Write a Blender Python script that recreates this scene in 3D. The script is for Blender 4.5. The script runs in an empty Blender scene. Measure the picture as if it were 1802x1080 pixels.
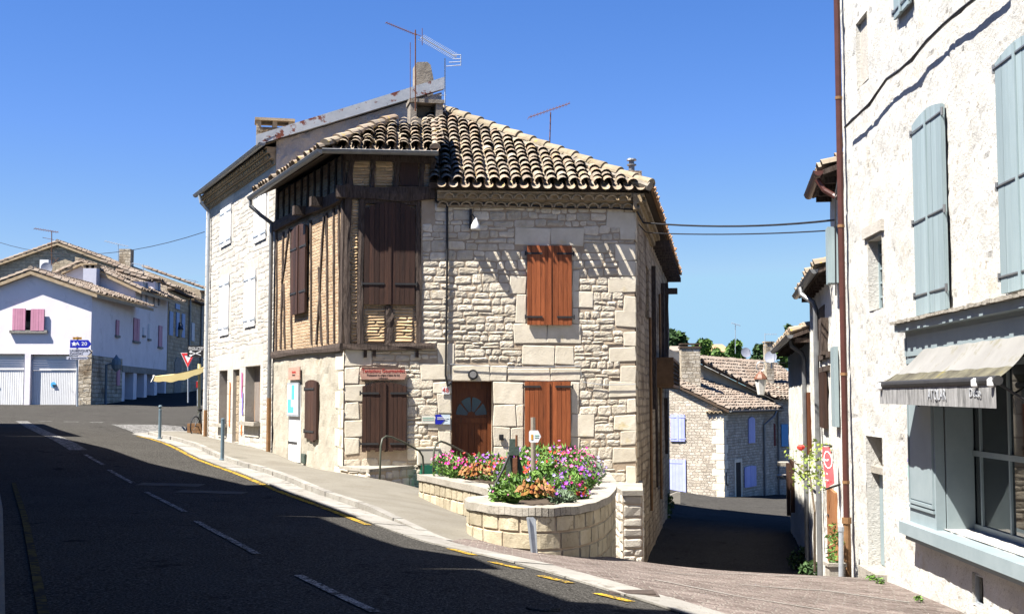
import bpy, math, random
import numpy as np
from mathutils import Vector, Matrix, noise
random.seed(11)
R = random.Random(5)
C = bpy.context.scene.collection
sc = bpy.context.scene
rad = math.radians
# ------------------------------------------------------------------ camera, sky, sun, exposure
FPX = 2200.0; PITCH = rad(4.16); EYE = 1.6
cam = bpy.data.cameras.new('camera'); cam_ob = bpy.data.objects.new('camera', cam); C.objects.link(cam_ob)
cam.sensor_width = 36.0; cam.lens = FPX / 1802 * 36.0; cam.clip_start = .1; cam.clip_end = 3000
cam_ob.location = (0, 0, EYE); cam_ob.rotation_euler = (rad(90) + PITCH, 0, 0)
sc.camera = cam_ob
SUN = Vector((.74, .42, -1.4)).normalized()          # direction the light travels
elev = math.asin(-SUN.z)
wd = bpy.data.worlds.new('World'); sc.world = wd; wd.use_nodes = True
nt = wd.node_tree; bg = nt.nodes['Background']
sky = nt.nodes.new('ShaderNodeTexSky'); sky.sky_type = 'NISHITA'; sky.sun_disc = False
sky.sun_elevation = elev; sky.sun_rotation = math.atan2(-SUN.x, -SUN.y)
sky.altitude = 0; sky.air_density = 1.0; sky.dust_density = .3; sky.ozone_density = 4.0
hs = nt.nodes.new('ShaderNodeHueSaturation'); hs.inputs['Saturation'].default_value = 1.25; nt.links.new(sky.outputs[0], hs.inputs['Color'])
hs.inputs['Saturation'].default_value = 1.25
tn = nt.nodes.new('ShaderNodeMixRGB'); tn.blend_type = 'MULTIPLY'; tn.inputs[0].default_value = 1; tn.inputs[2].default_value = (.94, .87, 1.12, 1); nt.links.new(hs.outputs[0], tn.inputs[1])
cap = nt.nodes.new('ShaderNodeMixRGB'); cap.blend_type = 'DARKEN'; cap.inputs[0].default_value = 1; cap.inputs[2].default_value = (2.6, 4.35, 5.95, 1)   # keeps the horizon and the glow round the sun from washing out
nt.links.new(tn.outputs[0], cap.inputs[1]); nt.links.new(cap.outputs[0], bg.inputs[0]); bg.inputs[1].default_value = .051
sl = bpy.data.lights.new('sun', 'SUN'); sl.energy = 5.0; sl.angle = rad(.5); sl.color = (1, .955, .88)
so = bpy.data.objects.new('sun', sl); C.objects.link(so); so.location = (-40, -40, 70)
so.rotation_euler = SUN.to_track_quat('-Z', 'Y').to_euler()
sc.cycles.diffuse_bounces = 1
sc.view_settings.view_transform = 'Standard'; sc.view_settings.look = 'None'
sc.view_settings.exposure = 1.64; sc.view_settings.gamma = 1
# ------------------------------------------------------------------ ground heights (metres; measured spots of the place)
GP = np.array([(0,0,0),(-2,5,0),(2,5,-.06),(-3.77,28,-.16),(-6.5,34,.05),(-10.5,42.8,.24),(-7,30,.1),(-10.4,37,.39),
(-25,62,1.26),(-21,62,1.26),(-21.5,71,1.5),(-22.2,80,1.9),(-24,100,2.6),(-18,50,.78),(-17,60,1.15),(-14,50,.7),(-30,62,1.3),
(1.4,10.6,-.2),(-4.7,24.4,-.1),(-9.6,23.5,.0),(-3.76,9.3,0),(0,13.8,-.18),(.3,17.2,-.5),(-.7,19,-.39),(-1.2,22,-.45),(-2.0,26.5,-.35),
(3.26,18,-.93),(4.6,19.5,-1.1),(4.5,23,-1.9),(5.5,15,-1.0),(5.63,19.4,-1.2),(5.7,21.5,-1.45),(2.91,29,-2.55),(7,29.5,-2.6),(5,25,-1.95),(1.85,22.5,-1.4),(3,12,-.5),(5,11,-.75),
(6.2,48,-2.85),(9.5,45,-2.85),(11.8,70,-3.87),(9,70,-3.8),(16,80,-4.3),(12,60,-3.4),(8,38,-2.65),(5,38,-2.65),
(40,40,-3),(40,90,-4),(-40,40,.6),(-45,80,1.6),(30,10,-1.5),(-20,0,0),(0,-12,.1),(0,60,-1),(25,130,-1.5),(30,170,3),(60,170,3),(0,170,3),(-40,150,4)], float)
def _k(r2): return np.sqrt(r2 + 4.0)
_d = ((GP[:, None, :2] - GP[None, :, :2]) ** 2).sum(-1)
_A = np.block([[_k(_d) - .15 * np.eye(len(GP)), np.ones((len(GP), 1))], [np.ones((1, len(GP))), np.zeros((1, 1))]])
_w = np.linalg.solve(_A, np.append(GP[:, 2], 0))
def gza(x, y):
    d = (x[..., None] - GP[:, 0]) ** 2 + (y[..., None] - GP[:, 1]) ** 2
    return _k(d) @ _w[:-1] + _w[-1]
def gz(x, y): return float(gza(np.array([float(x)]), np.array([float(y)]))[0])
def ray(px, py):
    u = (px - 901) / FPX; v = (540 - py) / FPX; c, s = math.cos(PITCH), math.sin(PITCH)
    return (u, c - v * s, s + v * c)
def at(px, py, D):
    r = ray(px, py); k = D / r[1]; return Vector((r[0] * k, D, EYE + r[2] * k))
def gp(px, py):
    r = ray(px, py); D = np.arange(6, 160, .05)
    b = EYE + r[2] / r[1] * D < gza(r[0] / r[1] * D, D)
    i = int(np.argmax(b)) if b.any() else len(D) - 1
    return Vector((r[0] / r[1] * D[i], D[i], 0))
# ------------------------------------------------------------------ mesh helpers
class Fr:
    """vertical plane: s runs along it, z is height, n stands out of it"""
    def __init__(f, o, d):
        f.o = Vector((o[0], o[1], 0)); f.d = Vector((d[0], d[1], 0)).normalized(); f.n = Vector((f.d.y, -f.d.x, 0))
    def p(f, s, z, n=0.): return f.o + f.d * s + f.n * n + Vector((0, 0, z))
    def hit(f, px, py, n=0.):
        r = Vector(ray(px, py)); e = Vector((0, 0, EYE)); o = f.o + f.n * n
        t = (o - e).dot(f.n) / r.dot(f.n); q = e + r * t
        return ((q - o).dot(f.d), q.z)
    def rect(f, r, n=0.):
        x0, y0, x1, y1 = r; xm = (x0 + x1) / 2; ym = (y0 + y1) / 2
        return (f.hit(x0, ym, n)[0], f.hit(x1, ym, n)[0], f.hit(xm, y1, n)[1], f.hit(xm, y0, n)[1])
ROOT = {}
class MB:
    def __init__(s): s.v = []; s.f = []; s.t = []; s.u = []
    def add(s, vs, fs, t=.5, uv=None):
        o = len(s.v); s.v += [tuple(v) for v in vs]; s.f += [[i + o for i in f] for f in fs]; s.t += [t] * len(fs)
        s.u += uv if uv else [((v[0] + v[1]) * .71, v[2]) for v in vs]
    def quad(s, a, b, c, d, t=.5, uv=None): s.add([a, b, c, d], [[0, 1, 2, 3]], t, uv)
    def fbox(s, fr, s0, s1, z0, z1, n0, n1, t=.5):
        c = [(s0, z0, n0), (s1, z0, n0), (s1, z1, n0), (s0, z1, n0), (s0, z0, n1), (s1, z0, n1), (s1, z1, n1), (s0, z1, n1)]
        s.add([fr.p(*q) for q in c], [[0, 3, 2, 1], [4, 5, 6, 7], [0, 1, 5, 4], [1, 2, 6, 5], [2, 3, 7, 6], [3, 0, 4, 7]], t, [(q[0] + q[2], q[1] + q[2]) for q in c])
    def box(s, x0, x1, y0, y1, z0, z1, t=.5): s.fbox(Fr((0, 0), (1, 0)), x0, x1, z0, z1, -y1, -y0, t)
    def prism(s, fr, pts, n0, n1, t=.5):
        k = len(pts); a = [fr.p(q[0], q[1], n0) for q in pts] + [fr.p(q[0], q[1], n1) for q in pts]
        fs = [list(range(k))[::-1], list(range(k, 2 * k))] + [[i, (i + 1) % k, k + (i + 1) % k, k + i] for i in range(k)]
        s.add(a, fs, t, [(q[0], q[1]) for q in pts] * 2)
    def tube(s, pts, r, seg=8, t=.5, cap=True):
        pts = [Vector(p) for p in pts]; rs = r if isinstance(r, (list, tuple)) else [r] * len(pts); vs = []; fs = []; up = None
        for i, p in enumerate(pts):
            d = (pts[min(i + 1, len(pts) - 1)] - pts[max(i - 1, 0)]).normalized()
            if up is None: up = Vector((0, 0, 1)) if abs(d.z) < .9 else Vector((1, 0, 0))
            x = d.cross(up).normalized(); y = x.cross(d).normalized(); up = y
            for k in range(seg):
                a = 2 * math.pi * k / seg; vs.append(p + (x * math.cos(a) + y * math.sin(a)) * rs[i])
        for i in range(len(pts) - 1):
            for k in range(seg):
                fs.append([i * seg + k, i * seg + (k + 1) % seg, (i + 1) * seg + (k + 1) % seg, (i + 1) * seg + k])
        if cap: fs += [list(range(seg))[::-1], [(len(pts) - 1) * seg + k for k in range(seg)]]
        s.add(vs, fs, t)
    def lathe(s, c, prof, seg=12, t=.5):
        c = Vector(c); vs = []; fs = []
        for r, z in prof:
            for k in range(seg):
                a = 2 * math.pi * k / seg; vs.append(c + Vector((r * math.cos(a), r * math.sin(a), z)))
        for i in range(len(prof) - 1):
            for k in range(seg): fs.append([i * seg + k, i * seg + (k + 1) % seg, (i + 1) * seg + (k + 1) % seg, (i + 1) * seg + k])
        fs += [list(range(seg))[::-1], [(len(prof) - 1) * seg + k for k in range(seg)]]
        s.add(vs, fs, t)
    def build(s, name, mat, parent=None, loc=None, smooth=False):
        L = ROOT[parent.name] if parent else (Vector(loc) if loc is not None else Vector((0, 0, 0)))
        me = bpy.data.meshes.new(name); me.from_pydata([(v[0] - L.x, v[1] - L.y, v[2] - L.z) for v in s.v], [], s.f)
        if len(me.polygons) == len(s.t):
            me.attributes.new('tint', 'FLOAT', 'FACE').data.foreach_set('value', s.t)
        ul = me.uv_layers.new(name='UVMap'); vi = np.empty(len(me.loops), np.int32); me.loops.foreach_get('vertex_index', vi)
        ul.data.foreach_set('uv', np.array(s.u, np.float32)[vi].ravel())
        if smooth: me.polygons.foreach_set('use_smooth', [True] * len(me.polygons))
        me.materials.append(mat); me.update()
        o = bpy.data.objects.new(name, me); C.objects.link(o); ROOT[o.name] = L
        if parent: o.parent = parent
        else: o.location = L
        return o
def tag(o, label=None, cat=None, group=None, kind=None):
    if label: o['label'] = label
    if cat: o['category'] = cat
    if group: o['group'] = group
    if kind: o['kind'] = kind
    return o
def T(name, label, cat, loc, group=None):
    o = bpy.data.objects.new(name, None); C.objects.link(o); o.location = loc; o.empty_display_size = .2
    ROOT[o.name] = Vector(loc); return tag(o, label, cat, group)
def copy_tree(o, parent=None):
    c = o.copy(); C.objects.link(c); ROOT[c.name] = ROOT.get(o.name, Vector((0, 0, 0)))
    if parent: c.parent = parent
    for ch in [q for q in bpy.data.objects if q.parent == o]: copy_tree(ch, c)
    return c
def text(body, size, fr, s, z, n, mat, parent, name='lettering', sx=1.0, align='CENTER', shear=0):
    cu = bpy.data.curves.new('lettering', 'FONT'); cu.body = body; cu.size = size; cu.align_x = align; cu.align_y = 'CENTER'
    cu.extrude = .002; cu.resolution_u = 2; cu.shear = shear
    ob = bpy.data.objects.new('lettering_tmp', cu); C.objects.link(ob)
    dg = bpy.context.evaluated_depsgraph_get(); me = bpy.data.meshes.new_from_object(ob.evaluated_get(dg))
    bpy.data.objects.remove(ob)
    L = ROOT[parent.name]; P = fr.p(s, z, n) - L
    m = Matrix(((fr.d.x * sx, 0, fr.n.x, P.x), (fr.d.y * sx, 0, fr.n.y, P.y), (0, 1, 0, P.z), (0, 0, 0, 1)))
    me.transform(m); me.materials.clear(); me.materials.append(mat)
    o = bpy.data.objects.new(name, me); C.objects.link(o); o.parent = parent; ROOT[o.name] = L; return o
# ------------------------------------------------------------------ materials
def newmat(name):
    m = bpy.data.materials.new(name); m.use_nodes = True; t = m.node_tree
    return m, t, t.nodes['Principled BSDF']
def rgb(c): return (c[0], c[1], c[2], 1)
def M(name, c1, c2=None, scale=4, rough=.85, bump=0, bscale=None, tint=0., tcol=None, spots=(), metal=0, spec=.3, stretch=None, uv=False, detail=6, dist=.02):
    m, t, b = newmat(name); N = t.nodes; Lk = t.links
    b.inputs['Roughness'].default_value = rough; b.inputs['Metallic'].default_value = metal; b.inputs['Specular IOR Level'].default_value = spec
    tc = N.new('ShaderNodeTexCoord'); co = tc.outputs['UV' if uv else 'Object']
    if stretch:
        mp = N.new('ShaderNodeMapping'); mp.inputs['Scale'].default_value = stretch; Lk.new(co, mp.inputs[0]); co2 = mp.outputs[0]
    else: co2 = co
    nz = N.new('ShaderNodeTexNoise'); nz.inputs['Scale'].default_value = scale; nz.inputs['Detail'].default_value = detail; nz.inputs['Roughness'].default_value = .65
    Lk.new(co2, nz.inputs[0])
    cr = N.new('ShaderNodeValToRGB'); cr.color_ramp.elements[0].position = .32; cr.color_ramp.elements[1].position = .68
    cr.color_ramp.elements[0].color = rgb(c1); cr.color_ramp.elements[1].color = rgb(c2 or c1); Lk.new(nz.outputs[0], cr.inputs[0])
    col = cr.outputs[0]
    if tint:
        at_ = N.new('ShaderNodeAttribute'); at_.attribute_name = 'tint'
        if tcol:
            r2 = N.new('ShaderNodeValToRGB'); k = len(tcol)
            while len(r2.color_ramp.elements) < k: r2.color_ramp.elements.new(.5)
            for i, c in enumerate(tcol):
                r2.color_ramp.elements[i].position = i / (k - 1); r2.color_ramp.elements[i].color = rgb(c)
            Lk.new(at_.outputs['Fac'], r2.inputs[0])
            mx = N.new('ShaderNodeMixRGB'); mx.inputs[0].default_value = tint; Lk.new(col, mx.inputs[1]); Lk.new(r2.outputs[0], mx.inputs[2]); col = mx.outputs[0]
        else:
            mr = N.new('ShaderNodeMapRange'); mr.inputs[3].default_value = 1 - tint; mr.inputs[4].default_value = 1 + tint; Lk.new(at_.outputs['Fac'], mr.inputs[0])
            mx = N.new('ShaderNodeMixRGB'); mx.blend_type = 'MULTIPLY'; mx.inputs[0].default_value = 1; Lk.new(col, mx.inputs[1]); Lk.new(mr.outputs[0], mx.inputs[2]); col = mx.outputs[0]
    for (c, s_, th, soft) in spots:
        n2 = N.new('ShaderNodeTexNoise'); n2.inputs['Scale'].default_value = s_; n2.inputs['Detail'].default_value = 5; n2.inputs['Roughness'].default_value = .7
        Lk.new(co2, n2.inputs[0]); mr = N.new('ShaderNodeMapRange'); mr.inputs[1].default_value = th; mr.inputs[2].default_value = th + soft; Lk.new(n2.outputs[0], mr.inputs[0])
        mx = N.new('ShaderNodeMixRGB'); Lk.new(mr.outputs[0], mx.inputs[0]); Lk.new(col, mx.inputs[1]); mx.inputs[2].default_value = rgb(c); col = mx.outputs[0]
    Lk.new(col, b.inputs['Base Color'])
    if bump:
        n3 = N.new('ShaderNodeTexNoise'); n3.inputs['Scale'].default_value = bscale or scale * 4; n3.inputs['Detail'].default_value = 6; n3.inputs['Roughness'].default_value = .7; Lk.new(co2, n3.inputs[0])
        bp = N.new('ShaderNodeBump'); bp.inputs['Strength'].default_value = bump; bp.inputs['Distance'].default_value = dist; Lk.new(n3.outputs[0], bp.inputs['Height']); Lk.new(bp.outputs[0], b.inputs['Normal'])
    return m
def MBR(name, cols, mortar, bw, bh, ms=.02, warp=.02, bump=.8, dist=.03, dirt=None, rough=.9, wscale=3., tone=.35):
    """coursed masonry from UV metres: brick pattern with warped joints, tones per stone, relief"""
    m, t, b = newmat(name); N = t.nodes; Lk = t.links; b.inputs['Roughness'].default_value = rough; b.inputs['Specular IOR Level'].default_value = .05
    tc = N.new('ShaderNodeTexCoord'); nz = N.new('ShaderNodeTexNoise'); nz.inputs['Scale'].default_value = wscale; nz.inputs['Detail'].default_value = 4; Lk.new(tc.outputs['UV'], nz.inputs[0])
    v1 = N.new('ShaderNodeVectorMath'); v1.operation = 'SUBTRACT'; Lk.new(nz.outputs['Color'], v1.inputs[0]); v1.inputs[1].default_value = (.5, .5, .5)
    v2 = N.new('ShaderNodeVectorMath'); v2.operation = 'SCALE'; Lk.new(v1.outputs[0], v2.inputs[0]); v2.inputs['Scale'].default_value = warp * 6
    v3 = N.new('ShaderNodeVectorMath'); v3.operation = 'ADD'; Lk.new(tc.outputs['UV'], v3.inputs[0]); Lk.new(v2.outputs[0], v3.inputs[1])
    br = N.new('ShaderNodeTexBrick'); Lk.new(v3.outputs[0], br.inputs[0]); br.inputs['Scale'].default_value = 1; br.inputs['Brick Width'].default_value = bw; br.inputs['Row Height'].default_value = bh
    br.inputs['Mortar Size'].default_value = ms; br.inputs['Mortar Smooth'].default_value = .5; br.inputs['Color1'].default_value = rgb(cols[0]); br.inputs['Color2'].default_value = rgb(cols[1]); br.inputs['Mortar'].default_value = rgb(mortar)
    br.squash = .7; br.squash_frequency = 3; br.offset = .43
    n2 = N.new('ShaderNodeTexNoise'); n2.inputs['Scale'].default_value = 1.3; n2.inputs['Detail'].default_value = 8; n2.inputs['Roughness'].default_value = .7; Lk.new(tc.outputs['UV'], n2.inputs[0])
    mr = N.new('ShaderNodeMapRange'); mr.inputs[1].default_value = .3; mr.inputs[2].default_value = .7; mr.inputs[3].default_value = 1 - tone; mr.inputs[4].default_value = 1 + tone * .6; Lk.new(n2.outputs[0], mr.inputs[0])
    mx = N.new('ShaderNodeMixRGB'); mx.blend_type = 'MULTIPLY'; mx.inputs[0].default_value = 1; Lk.new(br.outputs['Color'], mx.inputs[1]); Lk.new(mr.outputs[0], mx.inputs[2]); col = mx.outputs[0]
    if dirt:
        n4 = N.new('ShaderNodeTexNoise'); n4.inputs['Scale'].default_value = .8; n4.inputs['Detail'].default_value = 6; Lk.new(tc.outputs['UV'], n4.inputs[0])
        m4 = N.new('ShaderNodeMapRange'); m4.inputs[1].default_value = .5; m4.inputs[2].default_value = .68; Lk.new(n4.outputs[0], m4.inputs[0])
        x4 = N.new('ShaderNodeMixRGB'); Lk.new(m4.outputs[0], x4.inputs[0]); Lk.new(col, x4.inputs[1]); x4.inputs[2].default_value = rgb(dirt); col = x4.outputs[0]
    Lk.new(col, b.inputs['Base Color'])
    n3 = N.new('ShaderNodeTexNoise'); n3.inputs['Scale'].default_value = 22; n3.inputs['Detail'].default_value = 5; Lk.new(tc.outputs['UV'], n3.inputs[0])
    ad = N.new('ShaderNodeMath'); ad.operation = 'MULTIPLY_ADD'; Lk.new(br.outputs['Fac'], ad.inputs[0]); ad.inputs[1].default_value = -1; Lk.new(n3.outputs[0], ad.inputs[2])
    bp = N.new('ShaderNodeBump'); bp.inputs['Strength'].default_value = bump; bp.inputs['Distance'].default_value = dist; Lk.new(ad.outputs[0], bp.inputs['Height']); Lk.new(bp.outputs[0], b.inputs['Normal'])
    return m
m_stone = M('limestone_rubble', (.53, .455, .34), (.71, .64, .52), 6, .9, 1, 20, .2, spots=[((.26, .21, .15), 13, .66, .06), ((.58, .45, .24), 2.2, .64, .1)], dist=.035)
m_dress = M('dressed_limestone', (.57, .505, .39), (.70, .635, .51), 3, .85, .7, 26, .14, spots=[((.25, .21, .16), 18, .72, .04), ((.62, .52, .3), 1.6, .62, .1)], dist=.01)
m_mortar = M('lime_mortar', (.36, .275, .19), (.47, .38, .28), 3, .95, .7, 30, dist=.02)
m_render = M('rough_cream_render', (.34, .305, .24), (.43, .395, .325), 2.2, .95, .8, 22, spots=[((.30, .25, .17), 1.4, .58, .12), ((.24, .205, .15), 9, .63, .06)], dist=.03)
m_plaster = M('old_lime_plaster', (.46, .445, .405), (.56, .55, .515), 1.6, .95, .9, 22, spots=[((.34, .305, .25), 9, .60, .05), ((.26, .24, .20), 26, .615, .04), ((.47, .42, .33), 1.1, .58, .14)], dist=.02)
m_gable = M('grey_rough_cast', (.42, .38, .34), (.54, .50, .45), 2, .95, 1, 14, dist=.06)
m_tile = M('canal_tile', (.18, .145, .105), (.28, .225, .165), 9, .9, .4, 40, .65, [(.12, .10, .08), (.26, .20, .14), (.33, .275, .20), (.19, .16, .13), (.29, .19, .12), (.36, .31, .24)], spots=[((.40, .285, .06), 5, .60, .05), ((.11, .095, .08), 11, .64, .08)], dist=.01)
m_tile_far = M('weathered_tile', (.17, .135, .105), (.26, .21, .165), 3, .9, .3, 20, .65, [(.10, .085, .07), (.23, .175, .135), (.27, .225, .18), (.17, .115, .08), (.30, .25, .20)])
m_tile_or = M('orange_tile', (.30, .17, .09), (.38, .23, .13), 3, .9, 0, None, .5, [(.28, .13, .06), (.40, .24, .14), (.26, .2, .14)])
m_under = M('roof_board', (.05, .035, .025), (.09, .06, .04), 6, .9)
m_genoise = M('tile_cornice', (.30, .22, .13), (.42, .33, .22), 6, .95, .5, 30, .15)
m_timber = M('weathered_oak', (.035, .022, .016), (.125, .095, .078), 6, .9, 1, 14, stretch=(6, 6, .7), spots=[((.025, .018, .014), 5, .56, .1)], dist=.03)
m_shut_dk = M('dark_brown_wood', (.026, .013, .009), (.062, .028, .017), 4, .6, .3, 20, .35, stretch=(9, 9, .5))
m_shut_or = M('orange_brown_wood', (.20, .055, .018), (.33, .098, .034), 4, .5, .25, 20, .25, stretch=(9, 9, .5), spots=[((.13, .04, .016), 2.2, .58, .10)])
m_door = M('varnished_door_wood', (.10, .028, .009), (.17, .055, .018), 3, .45, .2, 14, .2, stretch=(9, 9, .6), spots=[((.05, .035, .022), 2, .6, .1)])
m_iron = M('black_iron', (.02, .02, .022), (.035, .034, .034), 8, .6)
m_brick = MBR('flat_ochre_brick', ((.34, .22, .13), (.52, .38, .245)), (.46, .37, .27), .33, .078, .015, .004, 1, .04, tone=.3)
m_wstone = M('pale_limestone', (.40, .37, .32), (.49, .46, .41), 5, .9, .8, 30, .2, spots=[((.36, .32, .26), 8, .64, .06)], dist=.02)
m_wmortar = M('pale_mortar', (.36, .33, .285), (.43, .40, .35), 3, .95, .7, 25, dist=.02)
m_white = M('white_paint', (.68, .68, .67), (.74, .74, .73), 3, .6)
m_pinkwall = M('pale_pink_render', (.68, .635, .655), (.76, .715, .735), 1.2, .9, .25, 30, spots=[((.56, .525, .53), 1.1, .57, .16)])
m_pink = M('pink_paint', (.46, .20, .28), (.52, .24, .32), 3, .6, tint=.1)
m_lilac = M('lilac_paint', (.33, .36, .66), (.39, .42, .72), 3, .6, tint=.1)
m_blue = M('blue_paint', (.09, .27, .50), (.12, .32, .56), 3, .6)
m_greyblue = M('grey_blue_paint', (.225, .285, .30), (.275, .34, .355), 2.5, .55, .15, 14, .12, stretch=(5, 5, .4), spots=[((.30, .30, .28), 7, .68, .05)])
m_shop = M('shopfront_paint', (.215, .265, .28), (.26, .31, .325), 2.5, .5, spots=[((.22, .23, .22), 6, .7, .06)])
m_zinc = M('grey_zinc', (.17, .175, .18), (.24, .245, .25), 5, .45, metal=.5)
m_zincrust = M('rusty_white_sheet', (.34, .36, .38), (.44, .455, .47), 3, .6, .2, 10, spots=[((.17, .05, .028), 2.6, .56, .05), ((.12, .11, .10), 7, .62, .08)])
m_brownpipe = M('brown_pipe', (.060, .022, .018), (.085, .032, .026), 5, .45)
m_castpipe = M('rusty_cast_pipe', (.16, .085, .035), (.24, .13, .06), 6, .7, .2, 30)
m_galv = M('galvanised_steel', (.34, .37, .40), (.46, .49, .52), 6, .4, metal=.35)
m_bollard = M('blue_grey_paint', (.10, .15, .18), (.13, .18, .215), 6, .45)
m_asphalt = M('worn_asphalt', (.036, .034, .031), (.052, .049, .044), .5, .95, .9, 60, spots=[((.105, .099, .09), 42, .50, .10), ((.013, .0125, .012), 36, .535, .09), ((.028, .0265, .025), 1.1, .62, .05)], dist=.012, spec=0.)
m_patch = M('asphalt_patch', (.085, .08, .073), (.12, .113, .10), 3, .95, .5, 90, spec=0.)
m_pave = M('beige_pavement', (.168, .152, .122), (.216, .20, .165), 1.2, .95, .8, 60, spots=[((.105, .095, .08), 45, .57, .07), ((.23, .215, .185), 40, .60, .05), ((.17, .15, .118), .8, .58, .1)], spec=.1)
m_kerb = M('pale_kerb_stone', (.235, .22, .195), (.30, .285, .255), 2.2, .9, .6, 24, .14, spots=[((.165, .15, .125), 4, .56, .08), ((.14, .125, .105), 30, .62, .05)], spec=.1)
m_setts = MBR('brown_setts', ((.12, .09, .079), (.22, .178, .158)), (.25, .22, .19), .23, .10, .014, .006, 1, .04, tone=.4, wscale=6)
m_ymark = M('yellow_road_paint', (.42, .26, .02), (.50, .32, .04), 6, .9, spots=[((.06, .057, .05), 7, .49, .12), ((.05, .047, .042), 40, .50, .06)], spec=0.)
m_wmark = M('white_road_paint', (.27, .262, .25), (.33, .32, .305), 6, .9, spots=[((.055, .052, .047), 7, .46, .14), ((.045, .043, .039), 40, .48, .06)], spec=0.)
m_leaf = M('leaf_green', (.06, .125, .02), (.11, .21, .035), 6, .6, tint=.75, tcol=[(.03, .075, .015), (.075, .17, .025), (.16, .28, .045), (.10, .17, .05)])
m_treeleaf = M('tree_leaf', (.03, .065, .018), (.06, .11, .03), 2, .7, tint=.7, tcol=[(.012, .03, .012), (.03, .065, .02), (.055, .11, .025)])
m_treelite = M('light_tree_leaf', (.05, .10, .02), (.10, .17, .03), 2, .7, tint=.7, tcol=[(.03, .07, .015), (.07, .14, .025), (.13, .21, .04)])
m_bark = M('bark', (.07, .05, .035), (.12, .09, .06), 6, .95, .5, 20)
m_soil = M('soil', (.05, .035, .025), (.08, .06, .04), 8, .95, .5, 30)
def petal(name, a, b): return M(name, a, b, 20, .6, tint=.3)
m_magenta = petal('magenta_petal', (.62, .02, .22), (.75, .05, .36)); m_purple = petal('purple_petal', (.26, .07, .48), (.38, .14, .62))
m_redp = petal('red_petal', (.65, .03, .03), (.75, .10, .06)); m_pinkp = petal('pink_petal', (.72, .13, .38), (.8, .25, .5)); m_lav = petal('lavender_petal', (.42, .34, .62), (.52, .44, .7))
m_coleus = M('coleus_leaf', (.20, .07, .015), (.32, .15, .04), 8, .6, tint=.7, tcol=[(.10, .02, .012), (.24, .075, .02), (.31, .19, .04), (.32, .10, .045), (.20, .16, .03), (.30, .06, .03)])
m_glass = None
def glassmat(name, tintc=(.02, .025, .03), refl=.0):
    m, t, b = newmat(name); b.inputs['Base Color'].default_value = rgb(tintc); b.inputs['Roughness'].default_value = .03; b.inputs['IOR'].default_value = 1.52
    b.inputs['Specular IOR Level'].default_value = .5 + refl; b.inputs['Transmission Weight'].default_value = .55; return m
m_glass = glassmat('window_glass')
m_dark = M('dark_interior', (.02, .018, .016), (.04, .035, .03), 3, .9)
m_black = M('black_plastic', (.015, .015, .017), (.022, .022, .024), 6, .5)
m_red = M('red_paint', (.62, .03, .035), (.68, .05, .05), 5, .5)
m_redfab = M('red_banner_cloth', (.60, .05, .06), (.70, .09, .09), 3, .8)
m_signblue = M('blue_sign', (.012, .018, .32), (.016, .025, .36), 5, .4)
m_signwhite = M('white_sign', (.68, .68, .70), (.74, .74, .76), 5, .4)
m_signyel = M('yellow_sign', (.55, .26, .02), (.6, .3, .03), 5, .4)
m_signgrey = M('grey_sign', (.40, .41, .48), (.46, .47, .54), 5, .5)
m_letwhite = M('white_lettering', (.75, .75, .75)); m_letdark = M('dark_lettering', (.03, .025, .03)); m_letred = M('red_lettering', (.42, .035, .03), (.5, .06, .045), 30)
m_letfade = M('faded_lettering', (.30, .315, .34), (.42, .43, .45), 9)
m_signwood = M('sign_wood', (.34, .19, .14), (.46, .29, .23), 5, .8, .3, 20, stretch=(1, 1, 6))
m_yellowcloth = M('cream_yellow_cloth', (.62, .50, .22), (.70, .58, .29), 2, .85)
m_yellowpost = M('cream_post_paint', (.55, .52, .30), (.62, .58, .36), 4, .6)
m_awning = M('dirty_canvas', (.175, .17, .16), (.235, .23, .218), 1.3, .9, .25, 12, spots=[((.16, .15, .11), 3, .57, .12)])
m_awnlow = M('mossy_canvas', (.045, .04, .03), (.14, .13, .09), 4, .95, .3, 20, spots=[((.15, .125, .035), 2.6, .57, .1)])
m_valance = M('streaked_canvas', (.10, .10, .098), (.34, .335, .33), 3, .9, .3, 10, stretch=(4, 4, .8))
m_paper = M('pale_paper', (.62, .64, .68)); m_posterblue = M('blue_poster', (.07, .36, .66), (.1, .42, .7), 9)
m_green = M('green_cabinet', (.015, .12, .07), (.02, .14, .085), 4, .5)
m_cream = M('cream_cabinet', (.55, .51, .41), (.60, .56, .46), 4, .6)
m_cabinet = m_cream
m_presspaint = M('dark_green_cast_iron', (.035, .055, .045), (.07, .095, .08), 8, .5, .3, 30, spots=[((.10, .05, .03), 5, .6, .08)])
m_rust = M('rusty_iron', (.10, .04, .02), (.17, .07, .035), 9, .8, .3, 40)
m_poleg = M('weathered_post', (.20, .165, .13), (.30, .26, .21), 5, .9, .5, 20, stretch=(6, 6, .6))
m_graffiti = {k: M('graffiti_' + k, v) for k, v in dict(pink=(.5, .12, .25), green=(.3, .52, .42), violet=(.18, .14, .38), orange=(.66, .2, .06)).items()}
m_stonefar = MBR('far_rubble', ((.45, .39, .31), (.60, .54, .45)), (.42, .36, .29), .34, .16, .02, .03, 1, .06, tone=.3)
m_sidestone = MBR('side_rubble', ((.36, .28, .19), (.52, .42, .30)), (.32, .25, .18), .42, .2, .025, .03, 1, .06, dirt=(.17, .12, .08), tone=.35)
m_rowstone = MBR('row_rubble', ((.40, .33, .23), (.52, .44, .32)), (.40, .33, .25), .5, .25, .02, .02, .9, .04, tone=.3)
m_garagestone = MBR('corner_rubble', ((.42, .36, .27), (.58, .52, .42)), (.36, .30, .22), .42, .21, .025, .03, 1, .05, tone=.35, dirt=(.16, .12, .08))
m_planter = M('planter_block', (.32, .27, .18), (.46, .40, .29), 3.5, .9, .8, 25, .2, spots=[((.20, .17, .11), 5, .60, .08)])
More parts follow.
